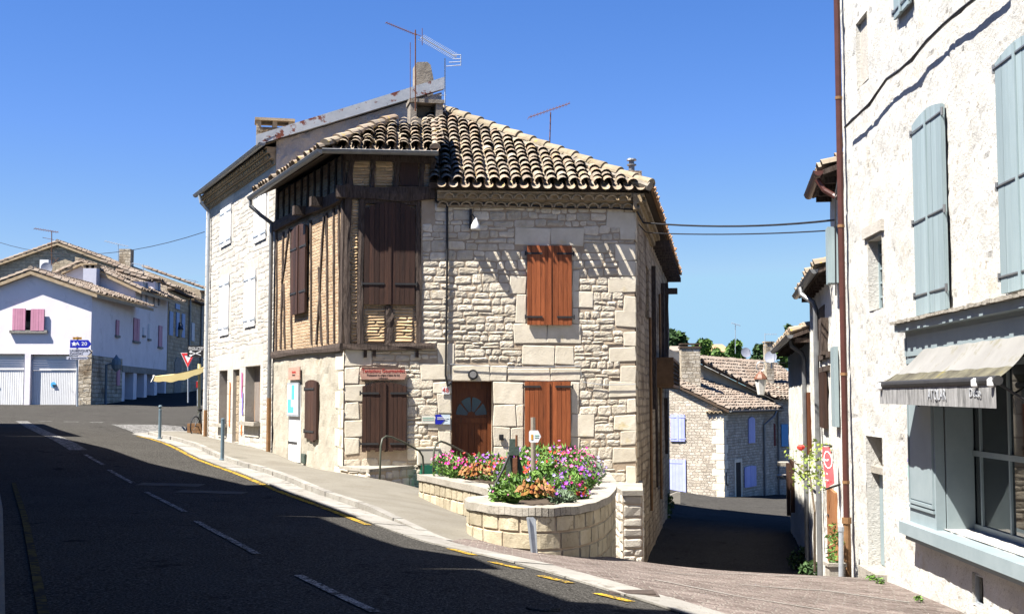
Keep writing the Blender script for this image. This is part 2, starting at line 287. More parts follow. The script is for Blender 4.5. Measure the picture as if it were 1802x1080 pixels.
m_coping = M('grey_coping_stone', (.25, .225, .185), (.36, .33, .28), 3, .9, .7, 24, .1, spots=[((.18, .165, .14), 7, .56, .09)])
m_lowstone = M('low_wall_stone', (.46, .42, .35), (.60, .55, .47), 5, .9, .8, 25, .25, spots=[((.17, .14, .11), 6, .6, .08)])
m_terra = M('terracotta', (.36, .16, .08), (.44, .22, .12), 6, .85)
m_copper = M('aged_copper', (.14, .06, .035), (.19, .09, .06), 6, .5)
m_frost = M('frosted_lamp_glass', (.62, .60, .56), (.7, .68, .64), 6, .3)
m_chim = M('chimney_stone', (.17, .145, .115), (.30, .265, .215), 6, .95, .8, 18, spots=[((.09, .08, .065), 5, .6, .1)])
m_shadeyellow = M('worn_shaded_yellow_paint', (.075, .062, .03), (.10, .08, .035), 6, .9, spots=[((.04, .038, .034), 8, .46, .08)], spec=0.)  # worn yellow, its colour also darkened for the shade over the left kerb
m_slate = M('dish_grey', (.20, .21, .25), (.25, .26, .30), 6, .4)
# ------------------------------------------------------------------ builders
def linspan(a, b, step):
    k = max(1, int(math.ceil((b - a) / step))); return [a + (b - a) * i / k for i in range(k + 1)]
def wall_grid(mb, fr, s0, s1, z0, z1, holes=(), step=.6, disp=None, top=None, n=0., t=.5, ext=()):
    """wall sheet with real openings; holes = (s0, s1, z0, z1, depth)"""
    def cuts(a, b, ks):
        base = linspan(a, b, step); ks = sorted(set(k for k in ks if a < k < b))
        return sorted([q for q in base if all(abs(q - k) > step * .3 for k in ks)] + ks)
    S = cuts(s0, s1, [h[0] for h in holes] + [h[1] for h in holes] + list(ext)); Z = cuts(z0, z1, [h[2] for h in holes] + [h[3] for h in holes])
    tz = (lambda s, z: min(z, top(s))) if top else (lambda s, z: z)
    idx = {}; vs = []; uv = []; fs = []
    def V(i, j):
        if (i, j) not in idx:
            s = S[i]; z = tz(s, Z[j]); d = disp(s, z) if disp else 0
            idx[i, j] = len(vs); vs.append(fr.p(s, z, n + d)); uv.append((s, z))
        return idx[i, j]
    for i in range(len(S) - 1):
        for j in range(len(Z) - 1):
            sm = (S[i] + S[i + 1]) / 2; zm = (Z[j] + Z[j + 1]) / 2
            if any(h[0] < sm < h[1] and h[2] < zm < h[3] for h in holes): continue
            if top and Z[j] >= max(top(S[i]), top(S[i + 1])): continue
            fs.append([V(i, j), V(i + 1, j), V(i + 1, j + 1), V(i, j + 1)])
    mb.add(vs, fs, t, uv)
    for h in holes:
        a, b, c, d, e = h[:5]
        for q in ([(a, c), (a, d)], [(b, d), (b, c)], [(a, d), (b, d)], [(b, c), (a, c)]):
            (sa, za), (sb, zb) = q
            mb.quad(fr.p(sa, za, n + .012), fr.p(sb, zb, n + .012), fr.p(sb, zb, n - e), fr.p(sa, za, n - e), t, [(sa, za), (sb, zb), (sb + e, zb + e), (sa + e, za + e)])
def stone(mb, fr, s0, s1, z0, z1, d, nx, nz, rn, tint, corner=.3, n=0., jit=.012, var=.25, er=.035):
    w = s1 - s0; h = z1 - z0; vs = []; uv = []; fs = []
    cr = [R.uniform(.1, 1) * corner * .6 * min(w, h) for _ in range(4)]; tl = [R.uniform(-jit, jit) for _ in range(8)]
    for j in range(nz + 1):
        for i in range(nx + 1):
            ea = min(er / w, .3); eb = min(er / h, .3); a = 0 if i == 0 else 1 if i == nx else ea + (1 - 2 * ea) * (i - 1) / max(1, nx - 2); b = 0 if j == 0 else 1 if j == nz else eb + (1 - 2 * eb) * (j - 1) / max(1, nz - 2)
            s = s0 + w * a + (tl[0] * (1 - a) + tl[1] * a) * (b - .5) * 2; z = z0 + h * b + (tl[2] * (1 - b) + tl[3] * b) * (a - .5) * 2
            edge = i in (0, nx) or j in (0, nz)
            if edge and i in (0, nx) and j in (0, nz):
                k = cr[(i > 0) + 2 * (j > 0)]; s += k if i == 0 else -k; z += k * .6 if j == 0 else -k * .6
            q = n + .001 if edge else n + d * (1 - var * R.random()) + R.uniform(-rn, rn)
            vs.append(fr.p(s, z, q)); uv.append((s, z))
    L = nx + 1
    for j in range(nz):
        for i in range(nx): fs.append([j * L + i, j * L + i + 1, (j + 1) * L + i + 1, (j + 1) * L + i])
    mb.add(vs, fs, tint, uv)
def ashlar(mb, fr, s0, s1, z0, z1, d=.03, tint=None, n=0.):
    """dressed block: nearly flat worn face, soft arris"""
    t = R.uniform(.3, .9) if tint is None else tint
    stone(mb, fr, s0 + .001, s1 - .001, z0 + .001, z1 - .001, d * .36, 8, 5, .0012, t, .13, n + .002, .018, .08, .014); return
def ashlar_sharp(mb, fr, s0, s1, z0, z1, d=.03, tint=None, n=0.):
    t = R.uniform(.35, .8) if tint is None else tint; c = .018; j = lambda: R.uniform(-.006, .006)
    o = [(s0 + j(), z0 + j()), (s1 + j(), z0 + j()), (s1 + j(), z1 + j()), (s0 + j(), z1 + j())]
    q = [(o[0][0] + c, o[0][1] + c), (o[1][0] - c, o[1][1] + c), (o[2][0] - c, o[2][1] - c), (o[3][0] + c, o[3][1] - c)]
    vs = [fr.p(a, b, n - .01) for a, b in o] + [fr.p(a, b, n + d + R.uniform(-.002, .002)) for a, b in q]
    mb.add(vs, [[4, 5, 6, 7], [0, 1, 5, 4], [1, 2, 6, 5], [2, 3, 7, 6], [3, 0, 4, 7]], t, o + q)
def rubble(mb, fr, s0, s1, z0, z1, block=(), h=(.12, .26), w=(.16, .52), d=.035, top=None, nx=4, nz=3, rn=.008, gap=.012, n=0., bot=None):
    z = z0; ph = R.random() * 10
    wob = lambda s, k: .03 * math.sin(s * 1.7 + k * 2.1 + ph) + .02 * math.sin(s * 4.3 + k)
    row = 0
    while z < z1 - .05:
        hh = min(R.uniform(*h), z1 - z)
        free = [(s0, s1)]
        for (a, b, c, e) in block:
            if min(e, z + hh) - max(c, z) > .22 * hh:
                nf = []
                for (p, q) in free:
                    if b <= p or a >= q: nf.append((p, q)); continue
                    if a > p + .08: nf.append((p, a))
                    if b < q - .08: nf.append((b, q))
                free = nf
        for (p, q) in free:
            s = p
            while s < q - .04:
                ww = R.uniform(*w) * (1.25 if R.random() < .15 else 1)
                if q - s - ww < .12: ww = q - s
                za = z + wob(s, row); zb = z + hh + wob(s, row + 1)
                if row == 0: za = z
                tp = top(s + ww / 2) if top else 1e9; bt = bot(s + ww / 2) if bot else -1e9
                if za < tp - .05 and zb > bt:
                    zb = min(zb, tp)
                    g = gap * R.uniform(.5, 1.8); parts = [(za, zb)]
                    if hh > .2 and ww < .3 and R.random() < .35: m_ = za + (zb - za) * R.uniform(.4, .6); parts = [(za, m_), (m_, zb)]
                    for (c, e) in parts: stone(mb, fr, s + g, s + ww - g, c + g, e - g, d * R.uniform(.5, 1.2), nx, nz, rn, R.random(), n=n)
                s += ww
        z += hh; row += 1
def inpoly(u, v, P):
    c = False; j = len(P) - 1
    for i in range(len(P)):
        if (P[i][1] > v) != (P[j][1] > v) and u < (P[j][0] - P[i][0]) * (v - P[i][1]) / (P[j][1] - P[i][1]) + P[i][0]: c = not c
        j = i
    return c
def tiles(mb, P0, U, V, poly, su=.26, sv=.29, r=.105, seg=6, jit=.012, chan=True, back=0.):
    """canal tiles: covers over channels, laid in courses inside poly (u along the eave, v up the slope)"""
    U = U.normalized(); V = V.normalized(); N = U.cross(V).normalized()
    u0 = min(p[0] for p in poly); u1 = max(p[0] for p in poly); v0 = min(p[1] for p in poly); v1 = max(p[1] for p in poly)
    def shell(u, v, r0, r1, L, n0, n1, up, tint, sk=0.):
        vs = []
        for (rr, vv, nn) in ((r0, v, n0), (r1, v + L, n1)):
            for k in range(seg + 1):
                a = math.pi * k / seg; vs.append(P0 + U * (u + sk * (vv - v) - rr * math.cos(a)) + V * vv + N * (nn + (rr if up else -rr) * math.sin(a) * (.95 if up else .7)))
        mb.add(vs, [[k, k + 1, seg + 2 + k, seg + 1 + k] if up else [k + 1, k, seg + 1 + k, seg + 2 + k] for k in range(seg)], tint)
    nu = int((u1 - u0) / su) + 1; nv = int((v1 - v0) / sv) + 1
    for i in range(nu):
        uc = u0 + su * (i + .5); cj = R.uniform(-jit, jit) * 1.5
        for j in range(nv):
            v = v0 + sv * j
            if inpoly(uc, v + sv * .5, poly): shell(uc + cj + R.uniform(-jit, jit) * 1.4, v + R.uniform(-.04, .04) - (R.uniform(.04, .1) if R.random() < .06 else 0) + back, r * R.uniform(1.0, 1.12), r * .91, sv + .1, .085 + R.uniform(0, .015), .03, True, R.random(), R.uniform(-.055, .055))
            if chan:
                uq = uc + su * .5
                if inpoly(uq, v + sv * .5, poly): shell(uq, v - .08, r * .86, r * .76, sv + .1, .085, .06, False, R.random())
def ridge(mb, p0, p1, r=.13, L=.42, seg=6, lift=.05):
    p0 = Vector(p0); p1 = Vector(p1); d = (p1 - p0); n = max(1, int(d.length / L)); d.normalize(); x = d.cross(Vector((0, 0, 1))).normalized(); y = x.cross(d).normalized()
    st = (p1 - p0).length / n
    for i in range(n):
        a = p0 + d * st * i; b = p0 + d * (st * (i + 1) + .07); vs = []; jx = R.uniform(-.01, .01)
        for (q, rr, l) in ((a, r * R.uniform(1.0, 1.1), lift + .02), (b, r * .86, lift - .005)):
            for k in range(seg + 1):
                t = math.pi * k / seg; vs.append(q + x * (rr * math.cos(t) + jx) + y * (rr * math.sin(t) * 1. + l - .06))
        mb.add(vs, [[k, seg + 1 + k, seg + 2 + k, k + 1] for k in range(seg)] + [[k for k in range(seg + 1)]], R.uniform(.3, 1))
def genoise(mb, fr, s0, s1, z, rows=2, step=.24, proj=.16, h=.14, n=0.):
    r = step * .5; r2 = r * .74; seg = 7
    for k in range(rows):
        n1 = n + proj * (k + 1); zb = z + h * k; off = (k % 2) * step / 2; c = int((s1 - s0) / step)
        for i in range(c + 1):
            sc_ = s0 + off + step * (i + .5)
            if sc_ + r > s1 + .05: continue
            vs = []
            for (rr, nn) in ((r, n1), (r2, n1 + R.uniform(-.006, .012)), (r2, n - .02)):
                for q in range(seg + 1):
                    a = math.pi * q / seg; vs.append(fr.p(sc_ + rr * math.cos(a), zb + rr * math.sin(a) * .95, nn))
            L = seg + 1
            mb.add(vs, [[q, q + 1, L + q + 1, L + q] for q in range(seg)] + [[L + q, L + q + 1, 2 * L + q + 1, 2 * L + q] for q in range(seg)], R.random())
        vs = []; 
        mb.fbox(fr, s0, s1, zb + r * .93, zb + h + .004, n - .02, n1 - .02, .45)
        mb.fbox(fr, s0, s1, zb - .01, zb + r * .93, n - .02, n1 - proj * .55, .2)
def gutter(mb, p0, p1, r=.075, drop=0):
    p0 = Vector(p0); p1 = Vector(p1); d = (p1 - p0).normalized(); x = d.cross(Vector((0, 0, 1))).normalized(); vs = []; seg = 8; fs = []
    for p in (p0, p1):
        for rr in (r, r * .9):
            for k in range(seg + 1):
                a = math.pi * k / seg; vs.append(p + x * rr * math.cos(a) - Vector((0, 0, rr * math.sin(a))))
    L = seg + 1
    for k in range(seg):
        fs += [[k, k + 1, 2 * L + k + 1, 2 * L + k], [L + k + 1, L + k, 3 * L + k, 3 * L + k + 1], ]
    fs += [list(range(L)), [2 * L + k for k in range(L)][::-1], [0, L, 3 * L, 2 * L], [L - 1, 2 * L - 1, 4 * L - 1, 3 * L - 1]]
    mb.add(vs, fs); mb.tube([p0 + x * r, p1 + x * r], .012, 6); mb.tube([p0 - x * r, p1 - x * r], .012, 6)
def strip(mb, A, B, off, nu=40, nv=6, skirt=0, t=.5, holes=None):
    def rs(P, n):
        P = [Vector((p[0], p[1], 0)) for p in P]; L = [0]
        for i in range(1, len(P)): L.append(L[-1] + (P[i] - P[i - 1]).length)
        o = []
        for k in range(n + 1):
            q = L[-1] * k / n; i = 1
            while i < len(P) - 1 and L[i] < q: i += 1
            o.append(P[i - 1].lerp(P[i], (q - L[i - 1]) / max(1e-6, L[i] - L[i - 1])))
        return o
    a = rs(A, nu); b = rs(B, nu); X = []; 
    for i in range(nu + 1):
        for j in range(nv + 1): X.append(a[i].lerp(b[i], j / nv))
    Zs = gza(np.array([p.x for p in X]), np.array([p.y for p in X])); of = off if callable(off) else (lambda p: off)
    vs = [Vector((p.x, p.y, float(z) + of(p))) for p, z in zip(X, Zs)]; L = nv + 1
    mb.add(vs, [[i * L + j, i * L + j + 1, (i + 1) * L + j + 1, (i + 1) * L + j] for i in range(nu) for j in range(nv)], t, [(p.x, p.y) for p in X])
    if skirt:
        for col, sg in ((0, 1), (nv, -1)):
            sv = []
            for i in range(nu + 1): v = vs[i * L + col]; sv += [v, v - Vector((0, 0, skirt))]
            mb.add(sv, [[2 * i, 2 * i + 1, 2 * i + 3, 2 * i + 2][::sg] for i in range(nu)], t)
        for row in (0, nu):
            sv = []
            for j in range(nv + 1): v = vs[row * L + j]; sv += [v, v - Vector((0, 0, skirt))]
            mb.add(sv, [[2 * j, 2 * j + 1, 2 * j + 3, 2 * j + 2] for j in range(nv)], t)
def leafcloud(mb, c, rx, ry, rz, n, size, shell=.35, low=-1., wf=.5):
    c = Vector(c)
    for _ in range(n):
        while True:
            q = Vector((R.uniform(-1, 1), R.uniform(-1, 1), R.uniform(low, 1)))
            if shell < q.length < 1.0: break
        p = c + Vector((q.x * rx, q.y * ry, q.z * rz)); a = Vector((R.gauss(0, 1), R.gauss(0, 1), R.gauss(.2, .7))).normalized()
        b = a.cross(Vector((R.gauss(0, 1), R.gauss(0, 1), R.gauss(0, 1)))).normalized(); s = size * R.uniform(.6, 1.4)
        mb.add([p - a * s, p + b * s * wf, p + a * s, p - b * s * wf], [[0, 1, 2, 3]], R.random())
def shutters(fr, r, mat, par, leaves=2, arch=0., n=.02, th=.04, hinge=(.1, .88), hm=None, planks=4, rag=0., flip=False, name='shutter', label=None, hl=.8, hh=.022):
    s0, s1, z0, z1 = fr.rect(r); W = (s1 - s0) / leaves
    for k in range(leaves):
        a = s0 + W * k; mb = MB(); pw = (W - .012) / planks
        for i in range(planks):
            x0 = a + .006 + pw * i; x1 = x0 + pw - .007
            f = lambda s: z1 - arch * ((s - (s0 + s1) / 2) / ((s1 - s0) / 2)) ** 2
            lo = z0 + (R.uniform(0, rag) if rag else 0)
            mb.prism(fr, [(x0, lo), (x1, lo + (R.uniform(-rag, rag) * .5 if rag else 0)), (x1, f(x1)), (x0, f(x0))], n, n + th + R.uniform(-.003, .003), R.random())
        mb.fbox(fr, a + .004, a + W - .004, z0 + (rag if rag else .01), z1 - arch - .01, n - .015, n + th * .55, .3)
        if k == leaves - 1 and leaves == 2: mb.fbox(fr, a - .03, a + .035, z0 + rag, z1 - .02, n + th + .004, n + th + .022, .6)
        o = mb.build(name, mat, par)
        if label: o['label'] = label
        for hy in hinge:
            hb = MB(); zz = z0 + (z1 - z0) * hy; e0, e1 = (a - .04, a + W * hl) if k == 0 else (a + W * (1 - hl), a + W + .04)
            hb.fbox(fr, e0, e1, zz - hh, zz + hh, n + th + .006, n + th + .016)
            hx = e0 if k == 0 else e1; hb.tube([fr.p(hx, zz - .05, n + th), fr.p(hx, zz + .05, n + th)], .018, 6)
            h = hb.build('hinge', hm or m_iron, par); h.parent = o
def window_box(fr, r, par, frame_mat, n=-.12, bars=(1, 2), name='window'):
    s0, s1, z0, z1 = fr.rect(r); mb = MB(); w = .05
    mb.fbox(fr, s0, s0 + w, z0, z1, n, n + .05); mb.fbox(fr, s1 - w, s1, z0, z1, n, n + .05); mb.fbox(fr, s0 + w, s1 - w, z0, z0 + w, n, n + .048); mb.fbox(fr, s0 + w, s1 - w, z1 - w, z1, n, n + .048)
    for i in range(1, bars[0] + 1): x = s0 + (s1 - s0) * i / (bars[0] + 1); mb.fbox(fr, x - .02, x + .02, z0 + w, z1 - w, n + .005, n + .044)
    for i in range(1, bars[1] + 1): z = z0 + (z1 - z0) * i / (bars[1] + 1); mb.fbox(fr, s0 + w, s1 - w, z - .015, z + .015, n + .008, n + .04)
    f = mb.build(name, frame_mat, par); g = MB(); g.fbox(fr, s0 + .02, s1 - .02, z0 + .02, z1 - .02, n + .012, n + .02); p = g.build('pane', m_glass, par); p.parent = f
    d = MB(); d.fbox(fr, s0 - .02, s1 + .02, z0 - .02, z1 + .02, n - .35, n - .3); q = d.build('dark_room', m_dark, par); q.parent = f
    return f
def yagi(mb, base, top, boom, n=8, ln=.45, r=.008, mr=.018):
    mb.tube([base, top], mr, 6); a, b = Vector(boom[0]), Vector(boom[1]); mb.tube([a, b], r * 1.3, 5); d = (b - a).normalized()
    x = d.cross(Vector((0, 0, 1))).normalized()
    for i in range(n):
        p = a.lerp(b, (i + .5) / n); mb.tube([p - x * ln / 2, p + x * ln / 2], r * .8, 4)
# ------------------------------------------------------------------ ground, road, pavements
xs = np.concatenate([[-900, -400, -200, -120, -80], np.arange(-55, -14, 1.0), np.arange(-14, 14, .5), np.arange(14, 61, 1.5), [80, 120, 200, 400, 900]])
ys = np.concatenate([[-300, -60, -25], np.arange(-12, 4, 1.5), np.arange(4, 34, .5), np.arange(34, 130, 1.0), [140, 155, 175, 220, 400, 900, 2500]])
gx, gy = np.meshgrid(xs, ys); gzv = gza(np.clip(gx, -60, 70).ravel(), np.clip(gy, -14, 180).ravel())
mb = MB(); nxg = len(xs)
mb.v = [tuple(q) for q in np.stack([gx.ravel(), gy.ravel(), gzv], 1)]; mb.u = [(q[0], q[1]) for q in mb.v]
mb.f = [[j * nxg + i, j * nxg + i + 1, (j + 1) * nxg + i + 1, (j + 1) * nxg + i] for j in range(len(ys) - 1) for i in range(nxg - 1)]; mb.t = [.5] * len(mb.f)
tag(mb.build('road', m_asphalt, smooth=True), kind='structure')
KB = [(3.0, 7.2), (2.4, 8.4), (1.45, 10.6), (0, 13.75), (-2.4, 18.95), (-4.75, 24.55), (-7.7, 30.6), (-10.55, 36.9)]
def offs(P, d):
    P = [Vector((p[0], p[1])) for p in P]; o = []
    for i, p in enumerate(P):
        t = (P[min(i + 1, len(P) - 1)] - P[max(i - 1, 0)]).normalized(); o.append((p.x + t.y * d, p.y - t.x * d))
    return o
KC = KB + [(-11.4, 38.6), (-12.3, 40.6), (-12.4, 42.6), (-11.9, 44.4)]
mb = MB()
def segs(mb, P, d0, d1, off, n, nv, skirt, gap, sub=3):
    """a line of separate stones along a kerb line"""
    Q = [Vector(p) for p in P]; L = [0]
    for i in range(1, len(Q)): L.append(L[-1] + (Q[i] - Q[i - 1]).length)
    def pt(q):
        i = 1
        while i < len(Q) - 1 and L[i] < q: i += 1
        return Q[i - 1].lerp(Q[i], (q - L[i - 1]) / (L[i] - L[i - 1]))
    for k in range(n):
        a = L[-1] * k / n + gap; b = L[-1] * (k + 1) / n; S = [tuple(pt(a + (b - a) * j / sub)) for j in range(sub + 1)]; j_ = R.uniform(-.006, .006)
        strip(mb, offs(S, d0 + j_), offs(S, d1 + j_), (lambda p, q=R.uniform(-.004, .004): (off(p) if callable(off) else off) + q), sub, nv, skirt, R.random())
strip(mb, offs(KC, .02), offs(KC, .5), .012, 90, 3, 0, .2); segs(mb, KC, .02, .495, .022, 34, 2, .02, .025); tag(mb.build('gutter_strip', m_kerb), kind='structure')
KS = [p for p in KC if p[1] > 18.8]; ks0 = [(-1.6, 17.25), (-1.2, 16.4)][::-1]
KE = [(-1.35, 16.75)] + KS
mb = MB()
def kh(p): return .012 + .10 * min(1, max(0, (p.y - 17.6) / 2.2))
kA = offs(KE, .5); kB = offs(KE, .66)
segs(mb, KE, .5, .66, kh, 30, 1, .13, .022); tag(mb.build('kerb', m_kerb), kind='structure')
mb = MB()
PR = [(-.45, 17.3), (-.55, 19.2), (-.2, 21.5), (-1.2, 25), (-2.4, 28.6), (-3.4, 28.9), (-6.2, 34.6), (-8.6, 40), (-9.6, 42.6), (-10.2, 44)]
strip(mb, offs(KE, .662), PR, lambda p: .008 + .10 * min(1, max(0, (p.y - 17.6) / 2.2)), 90, 12); tag(mb.build('pavement', m_pave), kind='structure')
mb = MB(); strip(mb, [(2.6, 6.8), (2.95, 8.4), (1.95, 10.7), (.5, 13.9), (-.85, 16.9), (-.5, 18.2), (1, 21), (1.9, 24), (2.6, 27)], [(5.4, 6.8), (5.45, 8.4), (5.5, 10.7), (5.62, 13.9), (5.75, 16.9), (5.85, 18.2), (6.0, 21), (6.3, 24), (6.9, 27)], .012, 60, 24)
tag(mb.build('paved_lane', m_setts), kind='structure')
mb = MB()
for px in ([(1155, 1010), (1300, 1011), (1455, 1018)], [(1150, 1022), (1290, 1050), (1450, 1076)], [(1300, 1030), (1450, 1041), (1600, 1062)]):
    P = [gp(*q) for q in px]; P = [(p.x, p.y) for p in P]; strip(mb, P, [(p[0] + .02, p[1] + .07) for p in P], .02, 30, 1)
tag(mb.build('lane_stone_bands', m_kerb), kind='structure')
def poly_px(L): return [(q.x, q.y) for q in (gp(*p) for p in L)]
mb = MB(); ym = [p for p in KC if 17.4 < p[1] < 39]
ym = [(-1.95, 17.95)] + ym
strip(mb, offs(ym, -.16), offs(ym, -.04), .009, 120, 1)
for a in ((793, 966, 833, 977), (865, 989, 915, 1001), (950, 1014, 1005, 1027), (1050, 1045, 1110, 1059)):
    p = gp(a[0], a[1]); q = gp(a[2], a[3]); d = (q - p).normalized(); x = Vector((-d.y, d.x, 0)) * .06
    strip(mb, [(p - x)[:2], (q - x)[:2]], [(p + x)[:2], (q + x)[:2]], .009, 6, 1)
tag(mb.build('yellow_road_line', m_ymark), kind='structure')
mb = MB(); lk = offs([(-2.0, 5.2), (-3.76, 9.45), (-6.6, 16.4), (-9.6, 23.6)], .25); strip(mb, offs(lk, -.04), offs(lk, .04), .016, 40, 1); tag(mb.build('worn_shaded_road_line', m_shadeyellow), kind='structure')
mb = MB()
def wline(L, w, o=.009):
    P = [gp(*q) for q in L]; P2 = [(p.x, p.y) for p in P]; strip(mb, offs(P2, -w / 2), offs(P2, w / 2), o, max(6, 10 * len(P)), 2)
for L, w in (([(38, 741), (85, 765), (138, 792)], .42), ([(150, 800), (182, 818)], .1), ([(192, 827), (235, 851)], .1), ([(257, 866), (290, 883), (325, 901)], .09), ([(345, 917), (400, 947), (452, 975)], .09), ([(525, 1013), (590, 1045), (660, 1078)], .09),
             ([(68, 741), (92, 741.2)], .25), ([(112, 742), (138, 742.2)], .25), ([(157, 743), (182, 743.3)], .25)): wline(L, w)
w0 = poly_px([(196, 747), (225, 757), (262, 770)]); w1 = poly_px([(290, 748), (330, 752), (350, 756)])
strip(mb, w0, w1, .014, 12, 10); tag(mb.build('white_road_marking', m_wmark), kind='structure')
mb = MB()
for c in ((300, 853, 1.2, .55), (372, 866, 1.2, .6)):
    p = gp(c[0], c[1]); strip(mb, [(p.x - c[2] / 2, p.y - c[3] / 2), (p.x - c[2] / 2, p.y + c[3] / 2)], [(p.x + c[2] / 2, p.y - c[3] / 2), (p.x + c[2] / 2, p.y + c[3] / 2)], .008, 6, 6)
tag(mb.build('road_patches', m_patch), kind='structure')
# left pavement, out to the edge of the picture
lk = [(-1.6, 4.0), (-2.05, 5.2), (-3.78, 9.45), (-6.62, 16.4), (-9.65, 23.6), (-16, 38.5), (-21, 47)]
mb = MB(); strip(mb, offs(lk, -.16), offs(lk, 0), .12, 60, 1, .14); strip(mb, offs(lk, -1.4), offs(lk, -.162), .115, 60, 3); tag(mb.build('left_pavement', m_pave), kind='structure')
m_castdark = M('dark_cast_iron', (.06, .045, .04), (.10, .075, .06), 9, .8)
for i, (px, py, w, l, nm) in enumerate(((1112, 1046, .42, .24, 'drain_grate'), (668, 898, .5, .25, 'drain_grate'), (956, 1071, .34, .3, 'manhole_cover'))):
    p = gp(px, py); z = gz(p.x, p.y) + .02; mb = MB()
    if i < 2:
        k = 7
        for j in range(k): mb.box(p.x - w / 2, p.x + w / 2, p.y - l / 2 + l * j / k, p.y - l / 2 + l * (j + .6) / k, z - .02, z + .012, .5)
        mb.box(p.x - w / 2 - .03, p.x + w / 2 + .03, p.y - l / 2 - .03, p.y + l / 2 + .03, z - .03, z - .004)
    else: mb.lathe((p.x, p.y, z - .02), [(.14, 0), (.14, .02), (.12, .022), (.115, .018)], 20)
    tag(mb.build(nm, m_castdark if i < 2 else m_asphalt, loc=(p.x, p.y, z)), ('dark iron drain grate at the corner where the setts meet the gutter strip', 'dark iron grate in the pale kerb below the stairs wall', 'round cover in the shaded road near the bottom edge')[i], 'drain' if i < 2 else 'manhole')
# ------------------------------------------------------------------ frames of the main corner house and its taller neighbour
FW = Fr((-3.77, 28), (6.9, .6)); SR = FW.hit(1119, 600)[0]
ldir = Vector((.459, -1, 0)).normalized(); LL = 16.3; o_ = Vector((-3.77, 28, 0)) - ldir * LL
LW = Fr((o_.x, o_.y), (.459, -1)); SH = LW.hit(483, 500)[0]; SE = LW.hit(361, 500)[0]
cC = FW.p(SR, 0); SW = Fr((cC.x, cC.y), (.165, 1)); SWL = 19.2
bP = LW.p(SH, 0); GW = Fr((bP.x, bP.y), (6.9, 1.5)); GR = GW.hit(777, 200)[0]
ST = FW.hit(764, 600)[0]                       # right end of the half-timbered part
house = T('corner_house', 'stone and half timbered corner house with brown shutters and hipped tile roof behind flowers', 'house', FW.p(SR / 2, -.4))
zb = FW.hit(700, 609)[1]                       # underside of the sill beam
# --- stone front
door_r = FW.rect((795, 671, 866, 812)); door_r = (door_r[0], door_r[1], -.75, door_r[3])
s742 = FW.hit(741, 480)[0]
mb = MB(); wall_grid(mb, FW, 0, SR - .02, -2.9, 6.52, [door_r + (.32,), (.001, s742, zb, 6.4, .04)], .5, lambda s, z: -.006 + .006 * noise.noise(Vector((s * 2, z * 2, 3))), ext=[ST])
wall = mb.build('front_wall', m_mortar, house)
mbs = MB(); mbd = MB(); blocks = []
def blk(px, d=.022, tint=None, n=0.):
    r = FW.rect(px); blocks.append(r); ashlar(mbd, FW, *r, d=d, tint=tint)
for px in ((904, 570, 962, 604), (963, 570, 1023, 604), (906, 401, 968, 432), (969, 401, 1027, 432), (919, 608, 976, 642), (977, 609, 1010, 641),
           (793, 643, 862, 670), (863, 643, 892, 670), (894, 648, 968, 670), (969, 648, 1022, 670),
           (868, 672, 921, 711), (868, 712, 908, 750), (909, 712, 921, 750), (868, 751, 898, 785), (899, 752, 921, 800), (868, 786, 897, 830),
           (770, 693, 794, 727), (753, 733, 794, 757), (762, 672, 794, 692), (772, 758, 794, 800),
           (1005, 672, 1019, 727), (1005, 728, 1046, 768), (1005, 769, 1020, 800), (1007, 476, 1019, 512), (1007, 513, 1044, 541), (1007, 542, 1018, 569), (897, 486, 926, 517), (908, 518, 926, 569),
           (740, 640, 792, 668), (770, 604, 800, 640)): blk(px)
for i, y in enumerate(range(370, 1000, 30)):
    j = R.uniform(-4, 4); blk((1119 - (24 if i % 2 else 44) + R.uniform(-9, 9), y + j, 1119.5, y + 27 + j + R.uniform(-3, 2)), .02)
for i, y in enumerate(range(615, 800, 31)): blk((606.5, y, 606 + (26 if i % 2 else 48), y + 29), .02)
holes = [door_r, FW.rect((927, 433, 1006, 572)), FW.rect((923, 671, 1004, 800)), FW.rect((637, 676, 716, 795)), (0, s742 + .02, zb - .02, 6.3), (0, ST, 5.5, 6.3)]
shut_r = FW.rect((637, 672, 716, 795))
rubble(mbs, FW, 0, SR - .02, -2.7, 6.1, holes + blocks, h=(.10, .235), w=(.13, .48), d=.013, nx=6, nz=4, rn=.0045, gap=.011)
st = mbs.build('rubble_stones', m_stone, house); st.parent = wall
st = mbd.build('dressed_stones', m_dress, house); st.parent = wall
# --- lower left wall (rendered)
mb = MB(); dlw = LW.rect((508, 676, 530, 815)); slw = LW.rect((541, 668, 562, 775))
zl0 = -.6
wall_grid(mb, LW, SH, LL, zl0, zb + .02, [(dlw[0], dlw[1], -.2, dlw[3], .06)], .16, lambda s, z: .03 * noise.fractal(Vector((s * 2.2, z * 2.2, 1)), 1, 2, 4))
lw = mb.build('side_street_wall', m_render, house); mb = MB()
for i, y in enumerate(range(618, 830, 34)):
    z1 = LW.hit(606, y)[1]; ashlar(mb, LW, LL - (.35 if i % 2 else .6), LL + .02, z1 - .42, z1 - .02, d=.03)
mb.build('corner_stones', m_dress, house)
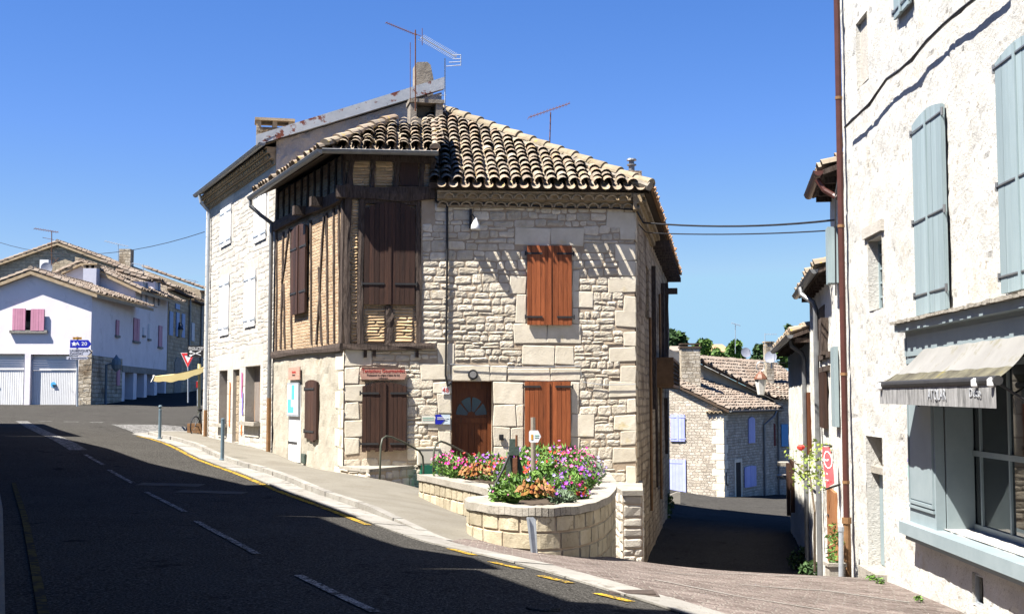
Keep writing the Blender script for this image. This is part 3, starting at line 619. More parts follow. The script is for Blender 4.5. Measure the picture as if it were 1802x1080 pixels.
# --- half timbered storey: brick infill, posts, beams
zt = 7.15
mb = MB(); wall_grid(mb, LW, SH, LL, zb, zt, [], .5, n=-.02); wall_grid(mb, FW, 0, ST, zb, zt, [], .5, n=-.035); mb.build('brick_infill', m_brick, house)
mb = MB()                                      # coarse bricks of the front panels, one by one
def panel(r, hb=(.055, .085)):
    z = r[2]
    while z < r[3] - .03:
        h = R.uniform(*hb); s = r[0]
        while s < r[1] - .03:
            w = min(R.uniform(.2, .5), r[1] - s)
            if r[1] - s - w < .1: w = r[1] - s
            stone(mb, FW, s + .004, s + w - .004, z + .006, min(z + h, r[3]) - .004, .022, 3, 2, .007, R.random(), .25, n=-.022, jit=.012); s += w
        z += h
for px in ((619, 350, 630, 603), (642, 542, 678, 602), (693, 542, 727, 602), (619, 284, 651, 328), (661, 284, 691, 328)): panel(FW.rect(px))
mb.build('panel_bricks', M('ochre_panel_brick', (.46, .31, .16), (.60, .43, .26), 7, .9, .5, 40, .3), house)
def timber(pts, w, n0, n1, fr, name='timber_post'):
    """bent hewn post or beam through (s,z) points"""
    mb = MB(); P = []; k = 7
    for i in range(len(pts) - 1):
        for j in range(k): P.append((pts[i][0] + (pts[i + 1][0] - pts[i][0]) * j / k, pts[i][1] + (pts[i + 1][1] - pts[i][1]) * j / k))
    P.append(pts[-1]); ph = R.random() * 9; vs = []
    for i, (s, z) in enumerate(P):
        d = Vector((P[min(i + 1, len(P) - 1)][0] - P[max(i - 1, 0)][0], P[min(i + 1, len(P) - 1)][1] - P[max(i - 1, 0)][1])).normalized(); q = (-d.y, d.x)
        ww = w * (1 + .16 * math.sin(i * 1.1 + ph) + R.uniform(-.08, .08)) / 2; sh = w * .12 * math.sin(i * .6 + ph)
        for a, n in ((-ww, n0), (ww, n0), (ww * .95, n1 + R.uniform(-.012, .008)), (0, n1 + R.uniform(-.004, .02)), (-ww * .95, n1 + R.uniform(-.012, .008))): vs.append(fr.p(s + q[0] * (a + sh), z + q[1] * (a + sh), n))
    fs = []
    for i in range(len(P) - 1):
        for k2 in range(5): fs.append([i * 5 + k2, i * 5 + (k2 + 1) % 5, (i + 1) * 5 + (k2 + 1) % 5, (i + 1) * 5 + k2])
    fs += [[0, 1, 2, 3, 4], [len(vs) - 5 + k2 for k2 in range(5)][::-1]]
    mb.add(vs, fs, R.random()); return mb.build(name, m_timber, house)
fh = lambda x, y: FW.hit(x, y); lh = lambda x, y: LW.hit(x, y)
zbe = fh(650, 339)[1]; zsl = fh(690, 609)[1]
timber([(-.03, zbe), (ST + .02, zbe + .0)], .30, -.05, .10, FW, 'timber_beam'); timber([(-.02, zsl), (ST + .02, zsl - .01)], .15, -.05, .09, FW, 'timber_beam')
timber([(-.02, zt - .1), (ST, zt - .1)], .2, -.05, .06, FW, 'timber_beam')
timber([(.07, zsl + .05), (.07, zbe - .12)], .15, -.1, .05, FW); timber([(.12, zbe + .12), (.12, zt - .1)], .13, -.1, .04, FW)
for x, w in ((635.5, .15), (736, .12)):
    s = fh(x, 470)[0]; timber([(s, zsl + .05), (s, zbe - .12)], w, -.05, .045, FW)
s = fh(685, 570)[0]; timber([(s, zsl + .05), (s, fh(685, 538)[1])], .17, -.05, .03, FW)
for x, w in ((656, .1), (698, .14), (742, .12), (762, .12)):
    s = fh(x, 305)[0]; timber([(s, zbe + .12), (s, zt - .15)], w, -.05, .04, FW)
s0 = fh(634, 355)[0]; s1 = fh(738, 355)[0]; timber([(s0, zbe - .2), (s1, zbe - .2)], .12, -.04, .05, FW, 'timber_beam')
mb = MB(); r = FW.rect((704, 286, 736, 327)); mb.fbox(FW, *r, -.01, .02); mb.build('attic_shutter', m_shut_dk, house)
mb = MB(); s0 = LW.p(LL - .08, zbe, 0)
# left wall timbers
zB = zbe - .02
timber([(SH + .02, zB), (LL - .02, zB)], .24, -.05, .10, LW, 'timber_beam'); timber([(SH + .02, zsl - .02), (LL - .02, zsl)], .16, -.05, .08, LW, 'timber_beam')
timber([(LL - .09, zsl + .05), (LL - .09, zB - .1)], .16, -.05, .05, LW); timber([(LL - .09, zB + .1), (LL - .09, zt)], .14, -.05, .05, LW)
for (x0, y0, x1, y1) in ((486, 618, 487, 410), (494, 615, 499, 408), (496, 500, 509, 402), (501, 614, 499, 500), (513, 612, 512, 404), (548, 607, 547, 388), (557, 606, 570, 380), (566, 606, 561, 470), (577, 605, 575, 375), (588, 604, 587, 367), (598, 604, 596, 362)):
    a = lh(x0, y0); b = lh(x1, y1); timber([a, (a[0] * .5 + b[0] * .5 + R.uniform(-.03, .03), (a[1] + b[1]) / 2), b], .085, -.05, .02, LW)
for i in range(10):
    s = SH + .25 + (LL - SH - .4) * i / 10; timber([(s, zB + .1), (s + R.uniform(-.05, .05), zt)], .09, -.05, .02, LW)
for s in (LL - 1.65, LL - 3.2): 
    mb = MB(); mb.fbox(LW, s, s + .2, zB - .1, zB + .12, 0, .38); mb.build('beam_end', m_timber, house)
mb = MB(); mb.fbox(FW, -.2, .02, zB - .12, zB + .14, -.1, .22); mb.build('beam_end', m_timber, house)
for x in (640, 656, 731):
    r = FW.rect((x, 616, x + 6, 629)); mb = MB(); mb.fbox(FW, *r, 0, .05); mb.build('joist_end', m_timber, house)
# shutters and door
shutters(FW, (641, 356, 731, 536), m_shut_dk, house, arch=.16, planks=5, hinge=(.2,), label='dark brown upper shutter')
shutters(FW, (637, 672, 716, 795), m_shut_dk, house, arch=.10, planks=5, hinge=(.12, .84), rag=.05, n=.06, label='dark brown ragged ground floor shutter', hl=.75)
shutters(FW, (927, 433, 1006, 572), m_shut_or, house, planks=5, hinge=(.1, .9), n=.05, hl=.68); shutters(FW, (923, 671, 1004, 800), m_shut_or, house, planks=5, hinge=(.1, .93), n=.05, hl=.68)
shutters(LW, (518, 396, 543, 552), m_shut_dk, house, planks=3, arch=.1, hinge=(.24, .74), n=.05)
shutters(LW, (541, 668, 562, 775), m_shut_dk, house, leaves=1, planks=4, arch=.06, hinge=(.15, .85), n=.03, rag=.06)
a, b, c, d = door_r; dn = -.28
mb = MB(); mb.fbox(FW, a, b, c, d, dn - .03, dn, .4); mb.fbox(FW, a, a + .09, c, d, dn, dn + .05, .6); mb.fbox(FW, b - .09, b, c, d, dn, dn + .05, .5); mb.fbox(FW, a + .09, b - .09, d - .16, d, dn, dn + .05, .3)
zm = d - .82; mb.fbox(FW, a + .09, b - .09, zm - .12, zm, dn, dn + .03, .7)
for i in range(5):
    w = (b - a - .2) / 5; mb.fbox(FW, a + .1 + w * i + .005, a + .1 + w * (i + 1) - .005, c, zm - .13, dn, dn + .016, R.random())
dr = mb.build('front_door', m_door, house); cx = (a + b) / 2
for k in range(4):
    a0 = math.pi * (k + .08) / 4; a1 = math.pi * (k + .92) / 4; pts = [(cx + .10 * math.cos(a0), zm + .05 + .10 * math.sin(a0))]
    for q in range(6): t = a0 + (a1 - a0) * q / 5; pts.append((cx + .35 * math.cos(t), zm + .05 + .42 * math.sin(t)))
    pts.append((cx + .10 * math.cos(a1), zm + .05 + .10 * math.sin(a1)))
    mb = MB(); mb.prism(FW, pts, dn, dn + .012); g = mb.build('fan_light', M('fanlight_glass', (.05, .07, .10), rough=.08, spec=.6) if k == 0 else bpy.data.materials['fanlight_glass'], house); g.parent = dr
mb = MB(); mb.lathe(FW.p(b - .2, c + .95, dn + .05), [(.02, -.02), (.03, 0), (.02, .02)], 8); g = mb.build('door_knob', m_iron, house); g.parent = dr
# white half door on the street side
mb = MB(); r = (dlw[0], dlw[1], .0, dlw[3]); mb.fbox(LW, *r, -.05, -.02)
for i in range(3): w = (r[1] - r[0]) / 3; mb.fbox(LW, r[0] + w * i + .01, r[0] + w * (i + 1) - .01, r[2], r[3] - .02, -.02, .0)
wdr = mb.build('white_side_door', m_white, house)
for z in (r[2] + .45, r[2] + 1.55):
    mb = MB(); mb.fbox(LW, r[0], r[0] + (r[1] - r[0]) * .7, z, z + .05, .004, .016); g = mb.build('hinge', m_iron, house); g.parent = wdr
# --- side wall along the lane (in shade)
mb = MB(); wr = [SW.rect((1136, 470, 1141, 560)), SW.rect((1156, 760, 1163, 860))]
wall_grid(mb, SW, 0, SWL, -3.3, 6.2, [q + (.15,) for q in wr], .7, lambda s, z: .05 * noise.noise(Vector((s * .9, z * .9, 5))))
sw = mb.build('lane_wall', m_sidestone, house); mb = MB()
for i, y in enumerate(range(372, 1000, 31)):
    z1 = SW.hit(1122, y)[1]; ashlar(mb, SW, -.02, (.55 if i % 2 else .3), z1 - .38, z1 - .02, d=.03)
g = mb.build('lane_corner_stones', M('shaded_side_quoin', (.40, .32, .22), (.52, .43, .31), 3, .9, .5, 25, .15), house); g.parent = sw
for q in wr:
    mb = MB(); mb.fbox(SW, *q, -.12, -.08); mb.build('shutter', m_shut_dk, house)
for x, y0, y1, w in ((1147, 470, 720, .22), (1163, 500, 640, .3), (1170, 500, 640, .25), (1152, 640, 860, .12), (1168, 700, 800, .16)):
    s = SW.hit(x, 600)[0]; mb = MB(); mb.fbox(SW, s, s + w, SW.hit(x, y1)[1], SW.hit(x, y0)[1], -.02, .12 if w > .15 else .07); mb.build('timber_post', m_timber, house)
for x, y in ((1166, 512),):
    s, z = SW.hit(x, y); mb = MB(); mb.fbox(SW, s, s + .22, z - .1, z + .1, 0, .5); mb.build('beam_end', m_timber, house)
for x, y0, y1 in ((1140, 560, 900), (1158, 520, 880)):
    s = SW.hit(x, 700)[0]; mb = MB(); mb.tube([SW.p(s, SW.hit(x, y1)[1], .08), SW.p(s, SW.hit(x, y0)[1], .08)], .04); mb.build('waste_pipe', m_castpipe, house)
# back walls (close the volume)
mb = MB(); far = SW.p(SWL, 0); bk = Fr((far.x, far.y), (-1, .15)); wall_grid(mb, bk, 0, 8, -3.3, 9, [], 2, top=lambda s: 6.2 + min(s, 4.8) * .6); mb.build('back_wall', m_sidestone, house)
# --- main roof: front slope, hip, lane slope
oh = .42; ez = 6.33
E0 = FW.p(ST + .02, ez, oh); E1 = FW.p(SR, ez, oh) + FW.d * .28; Uf = FW.d; sl_ = .58
Vf = (-FW.n + Vector((0, 0, sl_))).normalized()
apx = at(779, 214, 32.35); apx.z = ez + sl_ * ((apx - E0).dot(-FW.n))
def uv_of(P, O, U, V): return ((P - O).dot(U), (P - O).dot(V))
ua = uv_of(apx, E0, Uf, Vf); ue = (E1 - E0).dot(Uf)
polyF = [(-.1, 0), (ue, 0), ua, (min(ua[0], -.1) - .05, ua[1])]
mb = MB(); tiles(mb, E0, Uf, Vf, polyF, su=.265, sv=.30, r=.118, back=.15); roof = mb.build('tile_roof', m_tile, house)
EB = Vf * .23; mb = MB(); mb.add([E0 + Uf * -.15 + EB, E1 + EB, apx, E0 + Uf * min(ua[0], -.1) + Vf * ua[1]], [[0, 1, 2, 3]])
sE0 = E1 + Vf * .0; sE1 = SW.p(SWL + .3, ez - .05, .42); rb_ = Vector((apx.x + .165 * 15, apx.y + 14.5, apx.z)); mb.add([sE0, sE1, rb_, apx], [[0, 1, 2, 3]])
off = Vector((0, 0, -.12)); mb.add([E0 + off + EB, E1 + off + EB, apx + off], [[2, 1, 0]]); mb.add([sE0 + off, sE1 + off, rb_ + off, apx + off], [[3, 2, 1, 0]])
mb.quad(E0 + Uf * -.15 + EB, E0 + off + Uf * -.15 + EB, E1 + off + EB, E1 + EB); mb.quad(E1 + EB, E1 + off + EB, sE1 + off, sE1); mb.quad(sE1, sE1 + off, rb_ + off, rb_)
g = mb.build('roof_boards', m_under, house); g.parent = roof
Us = (sE1 - sE0).normalized(); Ws = Vector((-Us.y, Us.x, 0)); ap_d = (apx - sE0).dot(Ws); Vs = (Ws + Vector((0, 0, (apx.z - ez) / ap_d))).normalized()
mb = MB(); Ls = (sE1 - sE0).length; q = uv_of(apx, sE0, Us, Vs); tiles(mb, sE0, Us, Vs, [(0, 0), (Ls, 0), (Ls, min(q[1], 4)), (q[0], q[1])], su=.28, sv=.32, r=.115, seg=4); mb.build('lane_side_tiles', m_tile_or, house)
mb = MB(); ridge(mb, E1 + Vector((0, 0, .06)), apx + Vector((0, 0, .12)), .15, .46, 8, .08); g = mb.build('hip_tiles', M('hip_tile', (.19, .155, .10), (.27, .22, .155), 6, .9, .5, 30, .25, spots=[((.42, .28, .05), 4, .63, .06), ((.10, .09, .07), 8, .62, .06)]), house); g.parent = roof
mb = MB()
for i in range(10): f = (i + .5) / 10; p = E1.lerp(apx, f) ; 
mb.tube([E1.lerp(apx, i / 24) + Vector((R.uniform(-.02, .02), -.08, .03 + R.uniform(-.03, .03))) for i in range(25)], .11, 6); mb.build('hip_mortar', m_chim, house)
mb = MB(); genoise(mb, FW, ST + .05, SR + .1, 5.93, 2, .265, .125, .17); mb.build('tile_cornice', m_genoise, house)
mb = MB(); genoise(mb, SW, -.3, 7, 5.9, 2, .265, .125, .17); mb.build('tile_cornice', m_genoise, house)
for i in range(16): s = 7.3 + i * .75; mb = MB(); mb.fbox(SW, s, s + .12, 5.95, 6.12, -.1, .5); mb.build('rafter', m_timber, house)
# --- raised roof over the half timbered part
lz = 7.12; ohl = .55
def meet(P, d, Q, e):
    den = d.x * e.y - d.y * e.x; t = ((Q.x - P.x) * e.y - (Q.y - P.y) * e.x) / den; return P + d * t
K0 = meet(FW.p(0, 0, oh), FW.d, LW.p(0, 0, ohl), LW.d); K0.z = lz
K1 = FW.p(ST + .06, lz, oh); KLf = LW.p(SH - .05, lz, ohl)
ht = at(692, 219, 29.75); sf = (ht.z - lz) / (ht - K0).dot(-FW.n); Vk = (-FW.n + Vector((0, 0, sf))).normalized()
uh = uv_of(ht, K0, FW.d, Vk); uk = (K1 - K0).dot(FW.d)
mb = MB(); tiles(mb, K0, FW.d, Vk, [(0, 0), (uk + .05, 0), (uk + .05, uh[1]), uh], su=.27, sv=.30, r=.12, back=.08); roof2 = mb.build('raised_tile_roof', m_tile, house)
dl = (ht - K0).dot(-LW.n); Vl = (-LW.n + Vector((0, 0, (ht.z - lz) / dl))).normalized(); O = KLf; Ul = LW.d
q = uv_of(ht, O, Ul, Vl); ql = (K0 - O).dot(Ul)
mb = MB(); tiles(mb, O, Ul, Vl, [(0, 0), (ql, 0), q, (min(.2, q[0]), q[1])], su=.27, sv=.29, r=.115); g = mb.build('side_slope_tiles', m_tile, house); g.parent = roof2
mb = MB(); kr = K0 + FW.d * (uk + .02); krt = kr + Vk * uh[1]; dn_ = Vector((0, 0, -.1))
hb = O + Ul * q[0] * 0 + Vl * q[1] + Ul * min(.2, q[0]); bk_ = hb + FW.d * 3.2
mb.add([K0 + Vk * .15, kr + Vk * .15, krt, ht], [[0, 1, 2, 3]]); mb.add([O, K0, ht, hb], [[0, 1, 2, 3]]); mb.add([ht, krt, bk_, hb], [[0, 1, 2, 3]]); mb.add([K0 + dn_, kr + dn_, krt + dn_, ht + dn_, O + dn_, hb + dn_], [[3, 2, 1, 0], [5, 4, 0, 3]])
mb.quad(kr, kr + dn_, krt + dn_, krt); mb.quad(K0, K0 + dn_, kr + dn_, kr); mb.quad(O, O + dn_, K0 + dn_, K0)
g = mb.build('roof_boards', m_under, house); g.parent = roof2
mb = MB(); ridge(mb, K0 + Vector((0, 0, .08)), ht + Vector((0, 0, .12)), .14, .42, 6, .06); ridge(mb, kr + Vector((-.08, 0, .06)), krt + Vector((-.08, 0, .06)), .12, .35, 6, .05); g = mb.build('hip_tiles', m_tile, house); g.parent = roof2
# step wall between the two roofs
stf = Fr((FW.p(ST, 0).x, FW.p(ST, 0).y), (-FW.n.x, -FW.n.y)); mb = MB(); wall_grid(mb, stf, 0, 6.9, 6.0, 10, [], .2, top=lambda s: min(lz - .12 + (s + oh) * sf, ht.z - .1)); mb.build('step_wall', m_timber, house)
mb = MB(); gutter(mb, K0 + FW.n * .08 + LW.n * .06 + Vector((0, 0, -.02)), K1 + FW.n * .08 + Vector((0, 0, -.03)), .09); gutter(mb, KLf + LW.n * .08 + Vector((0, 0, -.06)) - LW.d * .25, K0 + FW.n * .06 + LW.n * .08 + Vector((0, 0, -.02)), .09); mb.build('roof_gutter', m_zinc, house)
mb = MB(); e = KLf + LW.n * .08 - LW.d * .2; w0 = LW.p(SH - .02, 6.25, .1)
mb.tube([e + Vector((0, 0, -.12)), e + Vector((0, 0, -.3)), e.lerp(w0, .5) + Vector((0, 0, -.12)), w0 + Vector((0, 0, .1)), w0, Vector((w0.x, w0.y, 1.6))], .055); mb.build('downpipe', m_zinc, house)
mb = MB(); mb.tube([Vector((w0.x, w0.y, 1.6)), Vector((w0.x, w0.y, .1))], .062); mb.build('downpipe_foot', m_castpipe, house)
for i in range(0): s = SH + .3 + i * (LL - SH) / 14; mb = MB(); mb.fbox(LW, s, s + .1, lz - .2, lz - .1, -.3, .4); mb.build('rafter', m_under, house)
for i in range(0): s = .1 + i * ST / 7; mb = MB(); mb.fbox(FW, s, s + .1, lz - .2, lz - .1, -.3, .36); mb.build('rafter', m_under, house)
# chimney in front of the gable
c0 = at(751, 222, 31.6); cf = Fr((c0.x - .42, c0.y), (6.9, 1.5)); zc = at(751, 180, 31.6).z
mb = MB(); 
for q in ((0, .16), (.66, .84)): mb.fbox(cf, q[0], q[1], zc - .4, zc, -.6, 0)
mb.fbox(cf, 0, .84, c0.z - 1.4, zc - .4, -.6, .001); mb.fbox(cf, -.03, .87, zc + .002, zc + .1, -.64, .03); mb.fbox(cf, .16, .66, zc - .4, zc, -.6, -.45); mb.prism(cf, [(-.15, c0.z - .7), (1.0, c0.z - .7), (.84, c0.z - .2), (0, c0.z - .2)], -.6, .06)
mb.build('chimney', m_chim, house)
c0 = at(1116, 318, 33); mb = MB(); cf = Fr((c0.x - .2, c0.y), (1, .2)); mb.fbox(cf, -.02, .42, c0.z - 1.6, c0.z + .28, -.4, 0); mb.fbox(cf, .42, .55, c0.z - .1, c0.z + .05, -.3, -.1); ch2 = mb.build('small_chimney', m_sidestone, house)
mb = MB(); mb.lathe(cf.p(.2, c0.z + .28, -.2), [(.08, 0), (.08, .16), (.13, .17), (.13, .2), (.07, .21), (.07, .3), (.14, .31), (.12, .35), (.0, .36)], 10); g = mb.build('chimney_pot', m_zinc, house); g.parent = ch2
# ------------------------------------------------------------------ taller pale house next door
nb = T('pale_townhouse', 'tall pale stone townhouse with white shutters, zinc flashed gable and two boarded shop openings', 'house', LW.p((SH + SE) / 2, 0))
nz_ = 8.5
def lr(x0, y0, x1, y1): return LW.rect((x0, y0, x1, y1))
oA = lr(386, 652, 400, 745); oB = lr(410, 650, 421, 778); oC = lr(432, 644, 458, 742)
W4 = [lr(390, 365, 408, 432), lr(450, 330, 470, 424), lr(388, 487, 404, 590), lr(432, 478, 451, 575)]
mb = MB(); wall_grid(mb, LW, SE, SH - .02, -.4, nz_, [oA + (.35,), oB + (.12,), oC + (.4,)], .6); nw = mb.build('street_wall', m_wmortar, nb)
mb = MB(); md = MB(); blk2 = []
def bq(r, d=.02): blk2.append(r); ashlar(md, LW, *r, d=d)
for q in W4: bq((q[0] - .22, q[1] + .22, q[3], q[3] + .35)); bq((q[0] - .25, q[1] + .25, q[2] - .22, q[2])); bq((q[0] - .24, q[0], q[2], q[3])); bq((q[1], q[1] + .24, q[2], q[3]))
bq((oA[0] - .3, oB[1] + .12, oA[3], oA[3] + .5)); bq((oC[0] - .2, oC[1] + .35, oC[3], oC[3] + .6))
for (a, b) in ((oA[0] - .3, oA[0]), (oA[1], oB[0]), (oB[1], oC[0]), (oC[1], oC[1] + .35)):
    z = .1
    while z < 2.7: h = R.uniform(.35, .6); bq((a + .01, b - .01, z, min(z + h, 2.75))); z += h
z = .2; i = 0
while z < 7.8: h = R.uniform(.25, .38); bq((SE, SE + (.5 if i % 2 else .3), z, z + h - .01)); z += h; i += 1
rubble(mb, LW, SE + .05, SH - .05, .0, 7.9, [oA, oB, oC] + W4 + blk2, h=(.12, .2), w=(.18, .45), d=.012, nx=4, nz=3, rn=.003, gap=.008)
g = mb.build('rubble_stones', m_wstone, nb); g.parent = nw; g = md.build('dressed_stones', m_wstone, nb); g.parent = nw
for r in ((390, 365, 408, 432), (450, 330, 470, 424), (388, 487, 404, 590), (432, 478, 451, 575)): shutters(LW, r, m_white, nb, planks=3, hinge=(.12, .86), hm=m_galv, n=.02, th=.03)
# shop openings: weathered boards, sills
m_oldwood = M('bleached_board', (.20, .17, .15), (.36, .31, .27), 3, .8, .4, 18, .3, stretch=(8, 8, .5), spots=[((.34, .17, .06), 1.1, .52, .1)])
for q in (oA, oC):
    mb = MB(); w = (q[1] - q[0]) / 3
    for i in range(3): mb.fbox(LW, q[0] + w * i + .006, q[0] + w * (i + 1) - .006, q[2], q[3], -.3, -.26, R.random())
    mb.fbox(LW, q[0], q[1], q[3] - .06, q[3], -.26, -.22, .2); mb.build('wooden_board', m_oldwood, nb)
    mb = MB(); mb.fbox(LW, q[0] - .1, q[1] + .1, q[2] - .1, q[2], -.26, .2); mb.build('stone_sill', m_coping, nb)
    mb = MB(); mb.fbox(LW, q[0] + .02, q[1] - .02, q[2] - .42, q[2] - .1, -.02, .03); mb.build('under_sill', m_lowstone, nb)
mb = MB(); mb.fbox(LW, *oB, -.14, -.1); mb.build('blocked_doorway', m_sidestone, nb)
for k, (x, y0, y1, c) in enumerate(((405, 672, 750, 'orange'), (427, 655, 700, 'pink'), (428, 690, 730, 'violet'), (426, 740, 765, 'orange'))):
    s, z0 = LW.hit(x, y1); z1 = LW.hit(x, y0)[1]; mb = MB(); pts = []
    for i in range(9): pts.append((s - .06 - R.uniform(0, .05), z0 + (z1 - z0) * i / 8))
    for i in range(9): pts.append((s + .04 + R.uniform(0, .05), z1 + (z0 - z1) * i / 8))
    mb.prism(LW, pts, .028, .032); g = mb.build('graffiti', m_graffiti[c], nb); g.parent = nw
mb = MB(); genoise(mb, LW, SE + .3, SH - .05, 8.0, 3, .25, .10, .15); mb.build('tile_cornice', m_genoise, nb)
# front gable in rough cast
gl = lambda s: 8.62 + s * (10.22 - 8.62) / GR
mb = MB(); wall_grid(mb, GW, 0, GR, 5.5, 10.3, [], .1, lambda s, z: .05 * noise.fractal(Vector((s * 3, z * 3, 9)), 1, 2, 4), top=gl); mb.build('gable_wall', m_gable, nb)
rs = Fr((GW.p(GR, 0).x, GW.p(GR, 0).y), (.459 * -1, 1)); mb = MB(); wall_grid(mb, rs, 0, 9.5, 0, 10.2, [], 1.5); mb.build('rear_wall', m_gable, nb)
fe = LW.p(SE, 0); bkf = Fr((fe.x, fe.y), (-FW.d.x, -FW.d.y)); mb = MB(); wall_grid(mb, Fr((fe.x + 4.6, fe.y + 1), (-4.6, -1)), 0, 4.7, -.3, 10.2, [], 1, top=lambda s: 8.62 + (4.7 - s) * .35); mb.build('far_gable', m_wstone, nb)
mb = MB(); k = 14; 
q0 = [(-.55, gl(0) - .17), (GR + .05, gl(GR) + .07), (GR + .05, gl(GR) + .40), (-.55, gl(0) + .11)]
mb.prism(GW, q0, -.05, .16); g = mb.build('zinc_flashing', m_zincrust, nb)
mb = MB(); q = GW.p(-.5, gl(0) + .1, .1); q2 = LW.p(SE, 8.55, .3); q3 = rs.p(9.6, 10.4, 0); q4 = GW.p(GR, gl(GR) + .36, 0)
a_ = LW.p(SH + .1, 8.62, .36); mb.add([a_, q4, q3, LW.p(SE + .3, 8.62, .36)], [[0, 1, 2, 3]]); mb.add([v - Vector((0, 0, .14)) for v in (a_, q4, q3, LW.p(SE + .3, 8.62, .36))], [[3, 2, 1, 0]]); mb.build('roof', m_tile_far, nb)
mb = MB(); gutter(mb, LW.p(SE + .25, 8.5, .43), LW.p(SH + .2, 8.5, .43), .085); mb.build('roof_gutter', m_zinc, nb)
mb = MB(); s0 = LW.hit(371, 500)[0]; mb.tube([LW.p(s0, 8.4, .43), LW.p(s0, 8.15, .38), LW.p(s0, 7.85, .1), LW.p(s0, 7.7, .1), LW.p(s0, 1.2, .1)], .055); mb.build('downpipe', m_galv, nb)
mb = MB(); mb.tube([LW.p(s0, 1.2, .1), LW.p(s0, .15, .1)], .065); mb.build('downpipe_foot', m_castpipe, nb)
# chimneys
def chimney(c, w, dp, z0, z1, mat, par, cap=True, fr=None):
    f = fr or Fr((c.x - w / 2, c.y), (6.9, 1.5)); mb = MB(); mb.fbox(f, 0, w, z0, z1, -dp, 0)
    o = mb.build('chimney', mat, par)
    if cap:
        mb = MB()
        for a in (0, w / 2 - .07, w - .14): mb.fbox(f, a, a + .14, z1, z1 + .2, -dp, -.001)
        mb.fbox(f, -.05, w + .05, z1 + .2, z1 + .28, -dp - .04, .05); g = mb.build('chimney_cap', m_genoise, par); g.parent = o
    return o
c = at(483, 240, 37.5); chimney(c, 1.1, .7, 8.2, at(483, 220, 37.5).z - .05, m_garagestone, nb)
c = at(746, 130, 36); zt2 = at(746, 108, 36).z; mb = MB(); f = Fr((c.x - .26, c.y), (6.9, 1.5)); mb.prism(f, [(0, 9.6), (.52, 9.6), (.55, zt2 - .5), (.46, zt2 - .08), (.36, zt2), (.06, zt2 - .02), (0, zt2 - .1)], -.5, 0); mb.build('round_topped_chimney', m_chim, nb)
# house beyond it on the street: only its eave shows
# ------------------------------------------------------------------ aerials and cables
def aerial(label, base, top, a, b, n, ln, D, mat, extra=None, name='television_aerial', r=.008, mr=.018):
    P = at(*base, D); Q = at(*top, D); A = at(*a, D - .25); B = at(*b, D + .25); mb = MB(); mb.tube([P, Q], mr, 6)
    t = T(name, label, 'aerial', P, 'television aerials on the roofs'); mb.build('mast', m_rust if mat is m_rust else m_galv, t)
    mb = MB(); mb.tube([A, B], r * 1.4, 5); d = (B - A).normalized(); x = Vector((.35, .75, .55)).normalized()
    for i in range(n): p = A.lerp(B, (i + .3) / n); mb.tube([p - x * ln / 2, p + x * ln / 2], r * .8, 4)
    if extra:
        for q in extra: mb.tube([at(*q[0], D), at(*q[1], D)], r, 4)
    mb.build('antenna_boom', mat, t); return t
aerial('rusty aerial mast clamped to the front chimney carrying a long thin boom', (731, 196), (731, 53), (679, 40), (733, 62), 16, .14, 31.5, m_rust, [((743, 50), (743, 80)), ((722, 75), (722, 178)), ((731, 60), (741, 64))])
aerial('dense comb aerial on a short mast beside the front chimney, its reflector at the right', (783, 196), (783, 103), (741, 66), (803, 101), 22, .40, 31.9, m_galv, [((796, 97), (811, 97)), ((798, 104), (811, 104)), ((811, 96), (811, 116)), ((785, 117), (810, 115)), ((790, 110), (811, 109)), ((774, 168), (785, 168)), ((774, 195), (785, 195))], r=.011)
aerial('thin aerial tilted on a rusty mast behind the hip of the corner house', (966, 300), (969, 198), (930, 207), (1003, 182), 13, .35, 33.5, m_rust)
def cable(label, pts, r=.014, sag=0, name='cable', mat=None):
    P = [Vector(p) for p in pts]
    if sag and len(P) == 2:
        P = [P[0].lerp(P[1], i / 16) - Vector((0, 0, sag * 4 * (i / 16) * (1 - i / 16))) for i in range(17)]
    mb = MB(); mb.tube(P, r, 6); return tag(mb.build(name, mat or m_black, loc=P[0]), label, 'cable')
cable('black cable run along the bottom of the tile cornice of the corner house', [FW.p(*FW.hit(x, y), .06) for x, y in ((764, 300), (764, 345), (768, 356), (790, 360), (840, 358), (920, 362), (1000, 366), (1080, 367), (1117, 370))], .026)
cable('black conduit down the corner house front from cornice to door', [FW.p(*FW.hit(x, y), .05) for x, y in ((787, 362), (787, 440), (786, 520), (785, 600), (784, 660), (788, 680), (794, 674))], .028)
cable('thin grey wire looped over the front door lintel', [FW.p(*FW.hit(x, y), .05) for x, y in ((792, 641), (830, 643), (880, 645), (930, 646), (1020, 644), (1025, 672), (1060, 677), (1118, 676))], .008, mat=m_galv)
pA = FW.p(SR, 0, 0); cA = at(1121, 372, pA.y - .1); cB = at(1470, 387, 22.5)
cable('thick upper cable across the lane from the corner house', [cA, at(1132, 392, pA.y)] + [at(1132 + (1470 - 1132) * i / 10, 392 - 5 * i / 10 + 34 * (i / 10) * (1 - i / 10), pA.y + (22.5 - pA.y) * i / 10) for i in range(1, 11)], .022)
cable('thin lower cable across the lane from the corner house', [at(1124, 395, pA.y), at(1137, 409, pA.y)] + [at(1137 + (1468 - 1137) * i / 10, 410 - 5 * i / 10 + 18 * (i / 10) * (1 - i / 10), pA.y + (22.5 - pA.y) * i / 10) for i in range(1, 11)], .013)
cable('far overhead wire crossing the sky between the street roofs', [at(-40, 412, 60), at(360, 408, 45)], .012, .9)
